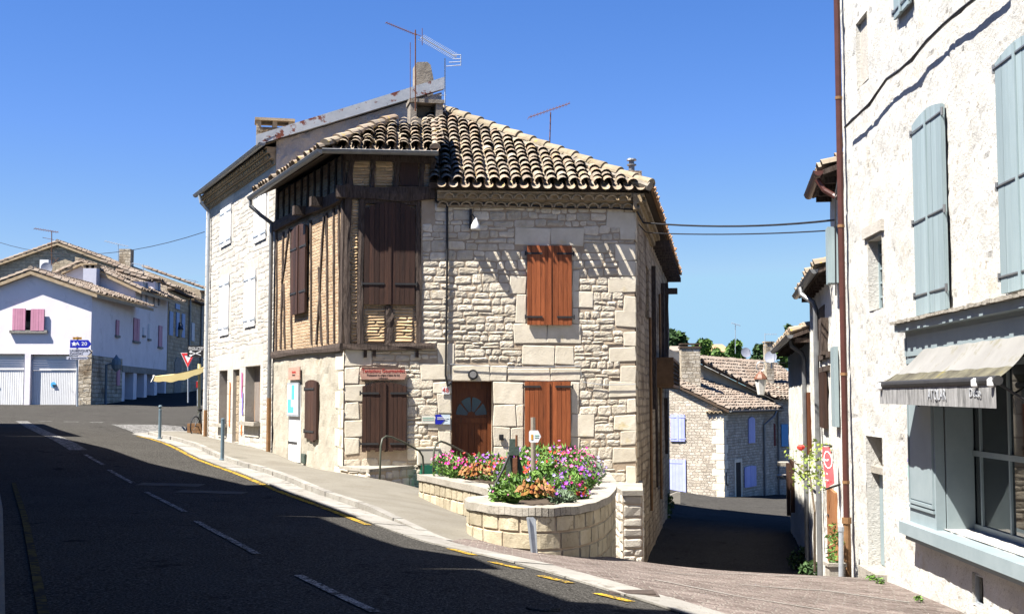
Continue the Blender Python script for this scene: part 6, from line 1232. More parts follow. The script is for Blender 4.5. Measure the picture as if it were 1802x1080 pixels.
def dish(lab_, px, py, D, r_, nx_):
    p = at(px, py, D); t = T('satellite_dish', lab_, 'dish', p - Vector((0, 0, .4)), 'satellite dishes on the far roofs'); mb = MB(); n_ = Vector((nx_, -1, .25)).normalized(); a = n_.orthogonal().normalized(); b = n_.cross(a); vs = [p - n_ * .1]
    for k in range(16): vs.append(p + (a * math.cos(k * math.pi / 8) + b * math.sin(k * math.pi / 8)) * r_)
    mb.add(vs, [[0, 1 + k, 1 + (k + 1) % 16] for k in range(16)]); mb.build('reflector', m_slate, t, smooth=True); mb = MB(); mb.tube([p - n_ * .1, p - n_ * .15 + Vector((0, 0, -.5))], .03, 5); mb.tube([p - a * r_ * .9, p + n_ * .35], .012, 4); mb.build('bracket', m_galv, t)
dish('grey satellite dish on the ridge of the long weathered roof', 1313, 620, 88, .36, .1); dish('pale satellite dish beside the small chimney above the lane', 1356, 628, 60, .30, -.5)
c = at(1356, 640, 80); chimney(c, .5, .5, c.z - 2, at(1356, 608, 80).z, m_garagestone, f2, True)
aerial('slim aerial mast standing on the ridge of the long weathered roof', (1294, 622), (1294, 570), (1287, 568), (1303, 573), 6, .3, 88, m_galv, r=.014, mr=.025); aerial('aerial with a long thin arm above the far chimney', (1346, 612), (1346, 586), (1346, 588), (1367, 588), 5, .2, 80, m_galv, r=.012, mr=.022)
# ------------------------------------------------------------------ pink rendered house with garages across the junction
PF = Fr((-30, 62), (1, 0)); cx0 = PF.hit(160, 600)[0]; PS = Fr((-30 + cx0, 62), (-.073, 1))
pk = T('pink_house', 'pale pink rendered house with two white garage doors and purple pink shutters', 'house', (-26, 62, 1.2))
def pf(*r): return PF.rect(r)
ap = PF.hit(58, 478); re_ = PF.hit(161, 517); rkL = (ap[1] - re_[1]) / (re_[0] - ap[0]); rkR = rkL
top_ = lambda s: ap[1] - abs(s - ap[0]) * rkL
g1_ = pf(-60, 622, 42, 714); g2_ = pf(53, 623, 134, 714); wn = pf(26, 545, 78, 581)
mb = MB(); wall_grid(mb, PF, -8, cx0, .6, 9, [(g1_[0], g1_[1], .6, g1_[3], .35), (g2_[0], g2_[1], .6, g2_[3], .35), wn + (.15,)], .5, top=top_); w1 = mb.build('front_wall', m_pinkwall, pk)
mb = MB(); q = pf(138, 626, 160.5, 726); mb.fbox(PF, q[0], q[1], .5, q[3], -.05, .03); z = .9; i = 0
while z < q[3] - .1: h = R.uniform(.28, .42); w_ = (q[1] - q[0]) * (.62 if i % 2 else .4); ashlar(mb, PF, q[1] - w_, q[1] + .02, z, z + h - .02, .03, n=.03); z += h; i += 1
g = mb.build('corner_stones', m_garagestone, pk); g.parent = w1
for q in (g1_, g2_):
    mb = MB(); zz = q[3] - .78; mb.fbox(PF, q[0], q[1], q[3] - .3, q[3], -.32, -.28); k = 4
    for i in range(k): mb.fbox(PF, q[0], q[1], zz + i * .12, zz + i * .12 + .11, -.32, -.2 - .01 * (i % 2))
    rl = mb.build('garage_header', m_white, pk); mb = MB(); k = 26; w = (q[1] - q[0]) / k
    mb.fbox(PF, q[0], q[1], 1.1, zz - .02, -.3, -.26)
    for i in range(k): mb.fbox(PF, q[0] + w * i + .012, q[0] + w * (i + 1) - .012, 1.1, zz - .04, -.26, -.24)
    gd = mb.build('garage_door', m_white, pk); mb = MB(); mb.fbox(PF, (q[0] + q[1]) / 2 - .1, (q[0] + q[1]) / 2 + .1, 2.2, 2.26, -.24, -.17); g = mb.build('handle', m_iron, pk); g.parent = gd
q = pf(91, 672, 99, 681); mb = MB(); mb.lathe((0, 0, 0), [(0, 0)], 4) if False else mb.prism(PF, [(q[0] + .14 * math.cos(a), (q[2] + q[3]) / 2 + .14 * math.sin(a)) for a in [k * math.pi / 8 for k in range(16)]], -.235, -.228); mb.build('round_sticker', m_posterblue, pk)
q = wn; mb = MB(); mb.fbox(PF, *q, -.2, -.16); mb.build('window_glass', m_glass, pk)
mb = MB(); mb.fbox(PF, q[0] - .2, q[1] + .2, q[2] - .14, q[2], 0, .16); mb.build('window_sill', m_kerb, pk)
for r in ((24, 543, 47, 581), (56, 544, 80, 582)): shutters(PF, r, m_pink, pk, leaves=1, planks=5, hinge=(), n=.12, th=.05)
# side wall and higher wing
e6 = PS.hit(161, 516)[1]; sW = PS.hit(237, 600)[0]; sEnd = PS.hit(294, 600)[0]; e8 = PS.hit(237, 503)[1]; e8 = min(e8, 8.4)
gs = PS.rect((160, 628, 213, 724)); gar = [PS.rect(r) for r in ((219, 655, 234, 720), (240, 656, 253, 720), (258, 657, 271, 720), (276, 658, 289, 720))]
wp = [PS.rect(r) for r in ((203, 563, 208, 590), (234, 560, 244, 600), (251, 576, 253, 590), (260, 570, 263, 596), (278, 573, 284, 610))]
mb = MB(); wall_grid(mb, PS, 0, sEnd, .6, 9, [(q[0], q[1], .6, q[3], .5) for q in gar], .6, top=lambda s: e6 if s < sW - .01 else e8, ext=[sW]); w2 = mb.build('side_wall', m_pinkwall, pk)
mb = MB(); mb.fbox(PS, -.01, gs[1], .5, gs[3], -.05, .05); g = mb.build('side_stonework', m_garagestone, pk); g.parent = w2
for i, q in enumerate(gar):
    mb = MB(); mb.fbox(PS, q[0], q[1], .8, q[3], -.5, -.46); mb.build('side_garage_door', M('grey_garage_door', (.34, .31, .33), (.40, .37, .39), 2, .6) if i == 0 else bpy.data.materials['grey_garage_door'], pk)
mb = MB(); mb.fbox(PS, gs[1] + .1, sEnd, gar[0][3], gar[0][3] + .35, .0, .05); mb.build('garage_lintel', m_kerb, pk)
q = PS.rect((224, 666, 231, 675)); mb = MB(); mb.fbox(PS, q[0], q[1], q[2], q[3], -.455, -.44); mb.build('notice', m_white, pk)
for i, q in enumerate(wp):
    r = ((203, 563, 208, 590), (234, 560, 244, 600), (251, 576, 253, 590), (260, 570, 263, 596), (278, 573, 284, 610))[i]
    if i in (0, 1, 4): shutters(PS, r, m_pink, pk, leaves=1 if i != 1 else 2, planks=3, hinge=(), n=.03)
    else: mb = MB(); mb.fbox(PS, *q, .0, .03); mb.build('small_window', m_signgrey, pk)
    mb = MB(); mb.fbox(PS, q[0] - .1, q[1] + .1, q[2] - .12, q[2], 0, .12); mb.build('window_sill', m_kerb, pk)
shutters(PS, (203, 650, 208, 678), m_pink, pk, leaves=1, planks=3, hinge=(), n=.07)
def gable_roof(par, fr, sA_, sAp, sB_, zA, zAp, zB, depth, name='tile_roof', oh=.35, mat=None, front=.3):
    """two tiled slopes running back from a gable in frame fr"""
    for (s0, z0, s1, z1, sg) in ((sAp, zAp, sB_, zB, 1), (sAp, zAp, sA_, zA, -1)):
        ds = (s1 - s0); k = (z1 - z0) / ds; s1e = s1 + oh * sg; z1e = z1 + k * oh * sg
        if sg > 0: P0 = fr.p(s1e, z1e, front); U = -fr.n; V = (fr.p(s0, z0) - fr.p(s1e, z1e)).normalized()
        else: P0 = fr.p(s1e, z1e, -depth); U = fr.n; V = (fr.p(s0, z0) - fr.p(s1e, z1e)).normalized()
        Lv = (fr.p(s0, z0) - fr.p(s1e, z1e)).length; mb = MB(); tiles(mb, P0, U, V, [(0, 0), (depth + front, 0), (depth + front, Lv), (0, Lv)], su=.28, sv=.36, r=.12, seg=4, chan=False); o = mb.build(name, mat or m_tile_far, par)
        mb = MB(); a = P0; b = P0 + U * (depth + front); c = b + V * Lv; d = a + V * Lv; dz = Vector((0, 0, -.16)); mb.add([a, b, c, d], [[0, 1, 2, 3]]); mb.add([q + dz for q in (a, b, c, d)], [[3, 2, 1, 0]])
        for (p, q) in ((a, b), (b, c), (c, d), (d, a)): mb.quad(p, p + dz, q + dz, q)
        g = mb.build('roof_boards', m_genoise, par); g.parent = o
    mb = MB(); ridge(mb, fr.p(sAp, zAp + .12, front), fr.p(sAp, zAp + .12, -depth), .14, .45, 4); g = mb.build('ridge_tiles', mat or m_tile_far, par); g.parent = o
    for (s1, z1) in ((sA_, zA), (sB_, zB)):
        mb = MB(); sg = 1 if s1 > sAp else -1; k = (z1 - zAp) / (s1 - sAp); e = s1 + oh * sg; ridge(mb, fr.p(e, z1 + k * (e - s1) + .1, front - .1), fr.p(sAp, zAp + .1, front - .1), .12, .36, 4); g = mb.build('verge_tiles', mat or m_tile_far, par); g.parent = o
lsp = ap[0] - (re_[0] - ap[0]) * 1.25
gable_roof(pk, PF, lsp, ap[0], cx0, ap[1] - (ap[0] - lsp) * rkL, ap[1], e6 + .05, 9.5)
P2f = Fr((PS.p(sW, 0).x - 8, PS.p(sW, 0).y), (1, 0)); a2 = P2f.hit(145, 463); b2 = P2f.hit(231, 503); c2 = P2f.hit(74, 486)
mb = MB(); wall_grid(mb, P2f, -4, 8, .6, 11, [], .6, top=lambda s: a2[1] - abs(s - a2[0]) * (a2[1] - b2[1]) / (b2[0] - a2[0])); mb.build('wing_wall', m_pinkwall, pk)
k2 = (a2[1] - b2[1]) / (b2[0] - a2[0]); gable_roof(pk, P2f, a2[0] - (8 - a2[0]) * 1.1, a2[0], 8, a2[1] - (8 - a2[0]) * 1.1 * k2, a2[1], a2[1] - (8 - a2[0]) * k2, sEnd - sW, oh=.4)
c = at(157, 500, 70.6); chimney(c, .75, .7, c.z - 1.3, at(157, 472, 70.6).z, m_signgrey, pk, True, Fr((c.x - .36, c.y), (1, 0)))
for x in (252, 274):
    c = PS.p(PS.hit(x, 500)[0], 0); f = Fr((c.x - 1.2, c.y), (1, 0)); zz = at(x, 500, c.y).z; mb = MB(); mb.fbox(PS, PS.hit(x, 500)[0] - .6, PS.hit(x, 500)[0] + .6, zz - 1.4, zz + .1, -1.2, .1); mb.build('dormer', m_pinkwall, pk); mb = MB(); p = PS.p(PS.hit(x, 500)[0] - .8, zz + .15, .35); tiles(mb, p, PS.d, (-PS.n + Vector((0, 0, .3))).normalized(), [(0, 0), (1.6, 0), (1.6, 1.8), (0, 1.8)], su=.27, sv=.36, r=.13, seg=4); mb.build('dormer_roof', m_tile_far, pk)
    mb = MB(); s = PS.hit(x + 2, 500)[0]; mb.tube([PS.p(s, zz + .1, .15), PS.p(s, zz - 1.3, .15)], .08); mb.build('downpipe', m_signgrey, pk)
# old stone gable behind
ob = T('stone_gable_house', 'big old stone house behind the pink house showing a broad stone gable', 'house', (-32, 90, 2)); OF = Fr((-45, 90), (1, 0)); a3 = OF.hit(103, 428); b3 = OF.hit(226, 474); k3 = (a3[1] - b3[1]) / (b3[0] - a3[0])
sR_ = b3[0] + 1.2; mb = MB(); wall_grid(mb, OF, -4, sR_, 2, 14, [], .6, top=lambda s: a3[1] - abs(s - a3[0]) * (k3 if s > a3[0] else k3 * .95)); mb.build('gable_wall', m_rowstone, ob)
gable_roof(ob, OF, -4, a3[0], sR_, a3[1] - (a3[0] + 4) * k3 * .95, a3[1], a3[1] - (sR_ - a3[0]) * k3, 12)
c = at(219, 470, 92); chimney(c, .85, .8, c.z - 2.5, at(219, 438, 92).z, m_garagestone, ob, False, Fr((c.x - .42, c.y), (1, 0)))
c = at(77, 474, 88); mb = MB(); mb.fbox(Fr((c.x - .3, c.y), (1, 0)), 0, .62, c.z - 2, at(77, 457, 88).z, -.6, 0); mb.build('white_flue', m_white, ob)
aerial('far aerial on a tall dark mast in front of the broad stone gable', (91, 470), (91, 406), (60, 402), (103, 409), 10, .3, 86, m_rust, [((75, 418), (95, 422)), ((93, 465), (104, 453)), ((93, 453), (104, 465))], r=.016, mr=.03)
aerial('far aerial beside the tall chimney of the stone gable house', (208, 460), (208, 430), (184, 424), (226, 434), 9, .3, 91, m_galv, r=.016, mr=.025); aerial('far aerial over the roof end of the pink house', (252, 485), (252, 465), (232, 463), (265, 469), 8, .3, 84, m_galv, r=.014, mr=.025)
aerial('far aerial over the last roof of the brown stone row', (343, 507), (343, 493), (327, 491), (349, 496), 6, .3, 98, m_galv, r=.014, mr=.025); dish('small dark dish on the roof slope before the broad stone gable', 82, 471, 85, .38, .4)
# brown stone row up the side street
def strow(label, x0, x1, y0, wins, mat, roofdz=0):
    s0 = PS.hit(x0, 600)[0]; s1 = PS.hit(x1, 600)[0]; zt_ = PS.hit((x0 + x1) / 2, y0)[1]; zt_ = min(zt_, 13); t = T('street_house', label, 'house', PS.p((s0 + s1) / 2, 2)); mb = MB(); wall_grid(mb, PS, s0 + .05, s1, 1, zt_, [], .8); mb.build('wall', mat, t)
    P0 = PS.p(s0, zt_ + .02, .4); V = (-PS.n + Vector((0, 0, .35))).normalized(); mb = MB(); tiles(mb, P0, PS.d, V, [(0, 0), (s1 - s0, 0), (s1 - s0, 5), (0, 5)], su=.28, sv=.36, r=.13, seg=4, chan=False); mb.build('tile_roof', m_tile_far, t); mb = MB(); mb.fbox(PS, s0, s1, zt_ - .12, zt_, -.1, .38); mb.build('eave', m_under, t)
    p = PS.p(s1, 0); mb = MB(); f = Fr((p.x, p.y), (-PS.n.x, -PS.n.y)); wall_grid(mb, f, 0, 6, 1, zt_ + 2, [], 1, top=lambda s: zt_ + s * .35); mb.build('end_wall', mat, t); p = PS.p(s0 + .05, 0); mb = MB(); f = Fr((p.x - PS.n.x * 6, p.y - PS.n.y * 6), (PS.n.x, PS.n.y)); wall_grid(mb, f, 0, 6, 1, zt_ + 2, [], 1, top=lambda s: zt_ + (6 - s) * .35); mb.build('end_wall', mat, t)
    for r, m in wins: shutters(PS, r, m, t, leaves=1, planks=3, hinge=(), n=.03, arch=.0)
    mb = MB(); mb.tube([PS.p(s1 - .1, zt_ - .1, .12), PS.p(s1 - .1, 2, .12)], .07, 6); mb.build('downpipe', m_zinc, t); return t
m_pblue = M('pale_blue_paint', (.22, .33, .56), (.27, .38, .62), 3, .6)
sh1 = strow('sunless stone house with pale blue shutters beyond the pink house', 295, 331, 514, [((297, 548, 303, 590), m_pblue), ((309, 550, 314, 592), m_pblue), ((319, 552, 324, 594), m_pblue), ((308, 528, 315, 544), m_pblue)], m_rowstone)
q = PS.rect((306, 628, 318, 700)); mb = MB(); mb.prism(PS, [(q[0], 1.8), (q[1], 1.8), (q[1], q[3] - .6)] + [((q[0] + q[1]) / 2 + (q[1] - q[0]) / 2 * math.cos(a), q[3] - .6 + .6 * math.sin(a)) for a in [k * math.pi / 8 for k in range(1, 8)]] + [(q[0], q[3] - .6)], 0, .05); mb.build('arched_door', m_kerb, sh1)
strow('narrow brown stone house at the end of the visible side street', 331.5, 352, 530, [((336, 568, 341, 600), m_signgrey)], m_rowstone); strow('tiled upper house at the far end of the side street', 352.5, 362, 512, [], m_rowstone)
s, z = PS.hit(313, 606, .9); t = T('wall_lantern', 'black street lantern on a scrolled wall bracket on the side street house', 'lantern', PS.p(s, z, 1.1)); D_ = 84.0; L3_ = lambda x, y: at(x, y, 84)
mb = MB(); mb.tube([L3_(294, 568), L3_(316, 568)], .03, 5); mb.tube([L3_(294, 577), L3_(306, 569)], .025, 5); mb.tube([L3_(316, 568) + Vector((.22 * math.sin(k * .5), 0, -.22 + .22 * math.cos(k * .5))) for k in range(10)], .022, 5); mb.build('bracket', m_iron, t)
p = L3_(315, 593); mb = MB(); mb.lathe(p, [(.08, -.05), (.14, 0), (.24, .45), (.26, .5)], 6); mb.build('lamp_glass', M('dim_lamp_glass', (.30, .28, .2), rough=.3), t); mb = MB(); mb.lathe(p, [(.3, .5), (.26, .6), (.1, .75), (.04, .95)], 6); mb.build('hood', m_iron, t)
# ------------------------------------------------------------------ signs and street furniture by the junction
t = T('direction_sign', 'direction signpost with a blue arrow over two grey arrows before the garages', 'signpost', at(137, 716, 59.5)); D = 59.5; f = Fr((at(115, 600, D).x, D), (1, 0)); X = lambda x: at(x, 600, D).x - f.o.x; Z = lambda y: at(130, y, D).z
mb = MB(); mb.tube([at(136, 720, D + .1), at(136, 592, D + .1)], .05, 8); mb.build('pole', m_galv, t)
def arrow(x0, x1, xt, y0, y1, m, n0=.0): 
    mb = MB(); zm = (Z(y0) + Z(y1)) / 2; mb.prism(f, [(X(x0), Z(y1)), (X(x1), Z(y1)), (X(xt), zm), (X(x1), Z(y0)), (X(x0), Z(y0))], n0, n0 + .05); return mb.build('arrow_panel', m, t)
arrow(124, 155.5, 161, 598, 612, m_signblue); arrow(123.5, 157, 164, 614, 625.5, m_signgrey); arrow(118.5, 154, 158.5, 627, 632.5, m_signgrey)
mb = MB(); mb.prism(f, [(X(156), Z(625.5)), (X(158), Z(625.5)), (X(164.3), Z(619.8)), (X(158), Z(614)), (X(156), Z(614)), (X(161), Z(619.8))], .055, .06); mb.prism(f, [(X(154), Z(632)), (X(158.5), Z(629.7)), (X(154), Z(627.2)), (X(157), Z(629.7))], .055, .06); mb.build('arrow_tip', m_letdark, t)
mb = MB(); mb.fbox(f, X(128.5), X(144), Z(597), Z(593), 0, .05); mb.build('number_plate', m_signyel, t)
text('D 659', .115, f, X(136), Z(595), .055, m_letdark, t, sx=1.2); text('A 20', .24, f, X(144), Z(605), .055, m_letwhite, t, sx=1.2)
mb = MB(); cx_, cz_ = X(131), Z(605); pts = [];
for k in range(10): rr = .13 if k % 2 == 0 else .06; pts.append((cx_ + rr * math.sin(k * math.pi / 5), cz_ + rr * math.cos(k * math.pi / 5)))
mb.prism(f, pts[::-1], .055, .06); mb.build('star_mark', m_letwhite, t)
text('LALBENQUE', .15, f, X(140), Z(617), .055, m_letdark, t, sx=1.05); text('CAHORS', .15, f, X(135.5), Z(622.4), .055, m_letdark, t, sx=1.05); text('Gendarmerie', .125, f, X(140), Z(629.7), .055, m_letdark, t, sx=1.1)
mb = MB(); mb.prism(f, [(X(121.5), Z(631.5)), (X(124), Z(631.5)), (X(124), Z(628))], .055, .06); mb.build('mark', m_letdark, t)
q = PS.p(PS.hit(174, 680)[0], 0, .35); t = T('grey_pipe_post', 'grey pipe post with a small lamp head on the garage corner stonework', 'lamp post', q); zq = PS.hit(174, 640, .35)[1]; mb = MB(); mb.tube([Vector((q.x, q.y, gz(q.x, q.y) - .1)), Vector((q.x, q.y, zq)), Vector((q.x + .45, q.y, zq + .1))], .07, 8); mb.build('post', m_bollard, t)
mb = MB(); mb.lathe((q.x + .5, q.y, zq - .1), [(.06, -.25), (.2, -.1), (.26, .1), (.22, .35), (.08, .5), (.03, .6)], 8); mb.build('lamp_head', m_bollard, t)
# yield sign
D = 56; t = T('yield_sign', 'red and white triangular yield sign behind the yellow awning', 'road sign', at(332, 706, D)); f = Fr((at(318, 620, D).x, D), (1, 0)); X = lambda x: at(x, 630, D).x - f.o.x; Z = lambda y: at(331, y, D).z
mb = MB(); mb.tube([at(331, 708, D + .05), at(331, 622, D + .05)], .035, 8); mb.build('pole', m_galv, t); mb = MB(); mb.prism(f, [(X(318), Z(620.5)), (X(331), Z(648)), (X(344), Z(620.5))], .0, .03); mb.build('panel', m_white, t)
mb = MB(); o1 = [(X(319.2), Z(621.3)), (X(331), Z(646.4)), (X(342.8), Z(621.3))]; i1 = [(X(324.5), Z(625)), (X(331), Z(638.6)), (X(337.5), Z(625))]
for k in range(3): a, b = o1[k], o1[(k + 1) % 3]; c, d = i1[(k + 1) % 3], i1[k]; mb.prism(f, [a, b, c, d], .034, .038)
mb.build('red_border', m_red, t)
D = 52; t = T('small_red_sign', 'small red sign on a thin pole beside the cream post', 'road sign', at(347, 712, D)); mb = MB(); mb.tube([at(348, 714, D), at(348, 670, D)], .03, 6); mb.build('pole', m_galv, t); mb = MB(); a = at(345, 682, D); mb.fbox(Fr((a.x, a.y), (1, .3)), 0, .14, a.z, at(345, 671, D).z, .03, .05); mb.build('panel', m_red, t)
# barber sign, yellow awning, post, planter box and bicycle at the far corner of the townhouse
D = LW.p(SE, 0).y + .35; a = at(329.5, 628, D); b = at(361, 608, D); f = Fr((a.x, D), (1, .0)); t = T('hairdresser_sign', 'black projecting sign with white scissors on the townhouse corner', 'sign', a); mb = MB(); mb.fbox(f, 0, b.x - a.x, a.z, b.z, -.08, 0); mb.build('panel', m_black, t); W_ = b.x - a.x; H_ = b.z - a.z
text("EVOLU'TIFF", .125, f, W_ * .5, a.z + H_ * .76, .006, m_letwhite, t, sx=.82); mb = MB(); mb.fbox(f, W_ * .14, W_ * .86, a.z + H_ * .60, a.z + H_ * .625, .003, .006); mb.build('lettering_line', m_letwhite, t); mb = MB()
cx_, cz_ = W_ * .46, a.z + H_ * .3
for (dx, dz) in ((.2, .07), (.2, -.07)): mb.prism(f, [(cx_ - .12, cz_ - dz * .7 - .012), (cx_ + dx, cz_ + dz), (cx_ + dx - .02, cz_ + dz + .03), (cx_ - .12, cz_ - dz * .7 + .012)][::1], .004, .008)
for sg in (1, -1): mb.prism(f, [(cx_ - .16 + .05 * math.cos(k), cz_ + sg * .06 + .035 * math.sin(k)) for k in [j * math.pi / 5 for j in range(10)]], .004, .008)
mb.build('scissors_mark', m_letwhite, t); mb = MB(); mb.tube([Vector((b.x - .0, D + .04, b.z - .1)), Vector((b.x + .3, D - .1, b.z - .1))], .02, 6); mb.build('bracket', m_iron, t)
D = 44.5; t = T('cream_awning', 'cream yellow shop awning sloping out from the far side of the pale townhouse', 'awning', at(358, 650, D)); mb = MB(); vs = []
for i in range(9):
    for j in range(7):
        fx = i / 8; p = at(358 - 88 * fx, 646 + 16 * fx + 3 * math.sin(fx * 3.1), D).lerp(at(358 - 84 * fx, 648 + 14 * fx + 2 * math.sin(fx * 3.1), D + 2.6), j / 6); p.z += .02 * math.sin(j * 2 + fx * 5); vs.append(p)
mb.add(vs, [[i * 7 + j, i * 7 + j + 1, (i + 1) * 7 + j + 1, (i + 1) * 7 + j] for i in range(8) for j in range(6)]); 
vs2 = []
for i in range(17): fx = i / 16; p = at(358 - 88 * fx, 646 + 16 * fx + 3 * math.sin(fx * 3.1), D - .01); vs2 += [p, p + Vector((0, .01, -.16 - .10 * math.sin(fx * 3.1) - .02 * math.sin(fx * 22)))]
mb.add(vs2, [[2 * i, 2 * i + 1, 2 * i + 3, 2 * i + 2] for i in range(16)]); mb.build('canvas', m_yellowcloth, t); mb = MB(); mb.tube([at(270, 661, D), at(270, 664, D + 2.6)], .04, 6); mb.tube([at(272, 660, D), at(266, 672, D)], .02, 5); mb.build('front_bar', m_white, t)
mb = MB(); mb.tube([at(351, 764, 45.6), at(351, 640, 45.6)], .06, 10); tag(mb.build('cream_post', m_yellowpost, loc=at(351, 764, 45.6)), 'cream painted post at the far corner of the pale townhouse', 'post')
p = at(348, 766, 43.4); p.z = gz(p.x, p.y); t = T('wooden_box', 'brown wooden box on the pavement behind the bicycle', 'box', p); mb = MB(); 
for i in range(4): mb.box(p.x - .32, p.x + .38, p.y - .2, p.y + .2, p.z + .02 + i * .11, p.z + .12 + i * .11, R.random())
mb.build('planks', m_castpipe, t)
t = T('bicycle', 'dark bicycle seen from behind leaning near the cream post', 'bicycle', at(343, 768, 43)); p = at(342.5, 768, 43); p.z = gz(p.x, p.y) + .02; bd_ = Vector((.25, 1, 0)).normalized(); up = Vector((0.04, 0, 1))
def ring(c, r_, tr):
    mb.tube([c + bd_ * r_ * math.cos(k * math.pi / 12) + up * r_ * math.sin(k * math.pi / 12) for k in range(25)], tr, 6, cap=False)
for off_ in (0, 1.05):
    mb = MB(); c = p + bd_ * off_ + up * .34; ring(c, .33, .022); w_ = mb.build('wheel', m_black, t); mb = MB()
    for k in range(8): mb.tube([c, c + bd_ * .32 * math.cos(k * math.pi / 4) + up * .32 * math.sin(k * math.pi / 4)], .003, 3)
    g = mb.build('spokes', m_galv, t); g.parent = w_
mb = MB(); r0 = p + up * .34; r1 = r0 + bd_ * 1.05; bb = p + bd_ * .45 + up * .3; st_ = p + bd_ * .28 + up * .85; hd = p + bd_ * .88 + up * .88
for a, b in ((r0, bb), (r0, st_), (bb, st_), (bb, hd), (st_, hd), (hd, r1)): mb.tube([a, b], .018, 6)
mb.build('frame', m_black, t); mb = MB(); h_ = hd + up * .12; sd_ = Vector((1, -.25, 0)); mb.tube([hd, h_], .015, 6); mb.tube([h_ - sd_ * .3 + up * .03, h_ - sd_ * .12, h_ + sd_ * .12, h_ + sd_ * .3 + up * .03], .015, 6); mb.build('handlebar', m_black, t); mb = MB(); mb.lathe(st_ + up * .03, [(.02, -.03), (.08, 0), (.09, .04), (.03, .06)], 8); mb.build('saddle', m_black, t)
# ------------------------------------------------------------------ terraced houses along the left pavement (their shade falls over the road)
TL = Fr((-4.95, 8.75), (-.42, .907))
def q_(s): return -s
rowp = [('cream terrace house with closed grey shutters nearest the shop side of the road', [(-9.5, 10.7), (-1.25, 10.6)], m_render), ('low terrace house with a plain eave facing the stone planter', [(-1.2, 9.9), (-0.98, 9.8), (-0.9, 9.27), (1.15, 9.33)], m_rowplaster), ('terrace house with green door facing the front door of the corner house', [(1.2, 9.8), (2.4, 10.09), (3.5, 9.4), (7.45, 9.62)], m_render),
        ('taller terrace house with grey shutters facing the half timbered wall', [(7.5, 10.63), (13.65, 11.1)], m_rowplaster), ('terrace house with a falling verge facing the pale townhouse', [(13.7, 10.25), (14.1, 10.15), (18.6, 8.7), (22.2, 8.19), (27.0, 6.75)], m_render), ('last terrace house before the junction opposite the pale townhouse', [(27.1, 8.14), (37.3, 7.86)], m_rowplaster)]
for lab_, prof, mat in rowp:
    s0, s1 = prof[0][0], prof[-1][0]; c = TL.p((s0 + s1) / 2, 0, -3); t = T('terrace_house', lab_, 'house', (c.x, c.y, 0), 'terraced houses along the left pavement'); mb = MB()
    pts = [(s0, -.3), (s1, -.3)] + prof[::-1]; mb.prism(TL, pts, -7, 0); mb.build('walls', mat, t); mb = MB()
    for i in range(len(prof) - 1):
        (a, za), (b, zb_2) = prof[i], prof[i + 1]; mb.prism(TL, [(a, za + .003), (b, zb_2 + .003), (b, zb_2 + .12), (a, za + .12)], -7.1, .05)
    mb.build('roof', m_tile_far, t); L_ = s1 - s0; k = max(1, int(L_ / 2.6))
    for i in range(k):
        sc0 = s0 + L_ * (i + .5) / k
        for zz in (3.6, 6.1):
            if zz + 1.5 < min(z for _, z in prof) - .3: mb = MB(); mb.fbox(TL, sc0 - .5, sc0 - .01, zz, zz + 1.5, 0, .05); mb.fbox(TL, sc0 + .01, sc0 + .5, zz, zz + 1.5, 0, .05); mb.build('shutters', m_greyblue, t)
    mb = MB(); mb.fbox(TL, (s0 + s1) / 2 - .5, (s0 + s1) / 2 + .5, -.2, 2.2, 0, .04); mb.build('door', m_green if 'green' in lab_ else m_shut_dk, t)
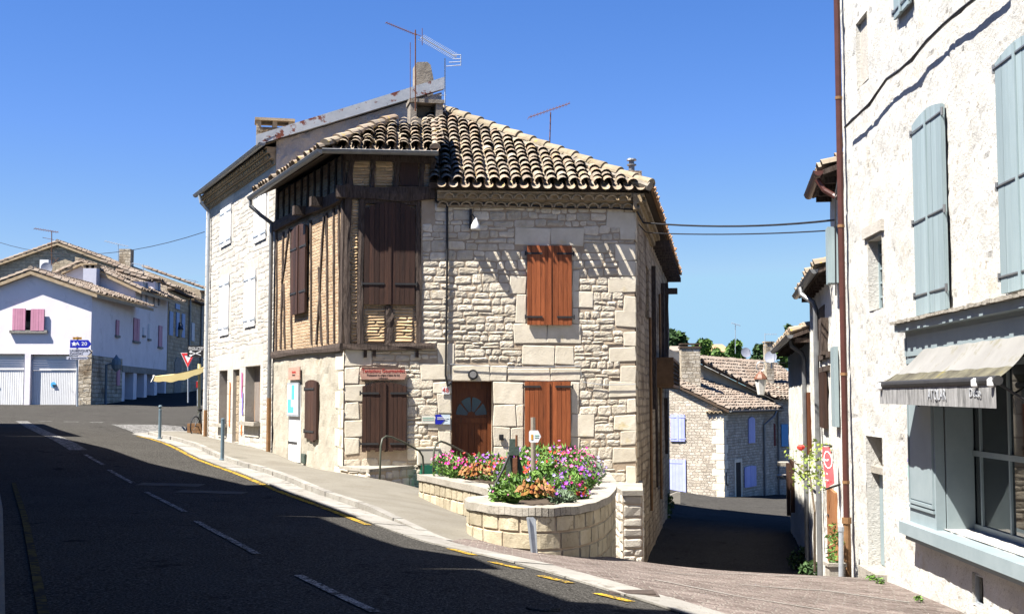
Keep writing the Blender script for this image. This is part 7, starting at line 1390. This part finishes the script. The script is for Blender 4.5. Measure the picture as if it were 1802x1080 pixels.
# ------------------------------------------------------------------ hill trees and roofs beyond the lane
def tree(label, px, py0, py1, D, wpx, mat, n=1500, name='broadleaf_tree', conic=False, ls=.3):
    b = at(px, py0, D); tp = at(px, py1, D); h = tp.z - b.z; w = wpx / FPX * D / 2; zg = min(gz(b.x, b.y), b.z - 1); t = T(name, label, 'tree', (b.x, b.y, zg), 'trees on the slope beyond the lane'); mb = MB()
    if conic:
        for _ in range(n): f_ = R.random() ** 1.3; a = R.uniform(0, 6.28); r_ = w * (1 - f_) * R.uniform(.4, 1.05); leafcloud(mb, (b.x + r_ * math.cos(a), b.y + r_ * math.sin(a), b.z + h * f_), ls, ls, ls, 1, ls, 0, -1, .4)
    else:
        for k in range(16):
            a = R.uniform(0, 6.28); f_ = R.uniform(.15, .85); r_ = w * (1 - abs(f_ - .42) * 1.1) * R.uniform(.25, .75); s_ = w * R.uniform(.3, .48); leafcloud(mb, (b.x + r_ * math.cos(a), b.y + r_ * math.sin(a), b.z + h * f_), s_, s_, min(s_ * .9, h * .2), n // 16, ls, .3, -1, .55)
    mb.build('crown', mat, t); mb = MB(); mb.tube([Vector((b.x, b.y, zg - .2)), Vector((b.x + .1, b.y, b.z + h * .3)), Vector((b.x, b.y, b.z + h * .75))], [w * .09, w * .06, w * .02], 8)
    for k in range(5): a = k * 1.3; mb.tube([Vector((b.x, b.y, b.z + h * (.2 + .08 * k))), Vector((b.x + w * .6 * math.cos(a), b.y + w * .6 * math.sin(a), b.z + h * (.4 + .1 * k)))], [w * .04, w * .01], 5)
    mb.build('trunk', m_bark, t); return t
tree('large dark tree rising behind the lane wall of the corner house', 1182, 625, 569, 125, 58, m_treeleaf, 2600, ls=.32); tree('light green round tree just right of the chimney', 1236, 640, 597, 120, 46, m_treelite, 1500, ls=.26); tree('light green tree behind the aerial mast', 1296, 642, 599, 118, 46, m_treelite, 1500, ls=.26)
tree('brownish green tree left of the small far chimney', 1340, 640, 604, 118, 34, m_treeleaf, 900, ls=.24); tree('bright low tree behind the pale satellite dish', 1378, 645, 616, 110, 40, m_treelite, 800, ls=.24); tree('dark pointed cypress above the lane roofs', 1389, 625, 574, 130, 22, m_treeleaf, 1400, 'cypress_tree', True, ls=.3)
tree('low light green tree between the chimney and the light trees', 1265, 645, 612, 135, 40, m_treelite, 700, ls=.28); tree('low dark tree under the large dark tree', 1165, 640, 600, 112, 40, m_treeleaf, 900, ls=.28)
for (x0, x1, y0, y1, D, lab_) in ((1183, 1206, 616, 607, 105, 'white walled far house left of the stone chimney'), (1253, 1283, 618, 605, 150, 'far pinkish roofed house between the light trees')):
    a = at(x0, y0, D); b = at(x1, y1, D); t = T('hill_house', lab_, 'house', (a.x, D, a.z - 5)); f = Fr((a.x, D), (1, 0)); W_ = b.x - a.x; mb = MB(); mb.fbox(f, 0, W_, a.z - 7, a.z, -6, 0); mb.build('wall', m_white if D < 120 else m_rowplaster, t); mb = MB(); V = Vector((0, 1, .35)).normalized(); dz = b.z - a.z; mb.add([f.p(-.3, a.z - .05, .3), f.p(W_ + .3, a.z - .05, .3), f.p(W_ * .85, a.z + dz * 1.1, -3), f.p(W_ * .15, a.z + dz * 1.1, -3)], [[0, 1, 2, 3]]); mb.fbox(f, -.3, W_ + .3, a.z - .15, a.z - .06, -.1, .3); mb.build('roof', m_tile_or if D > 120 else m_tile_far, t)
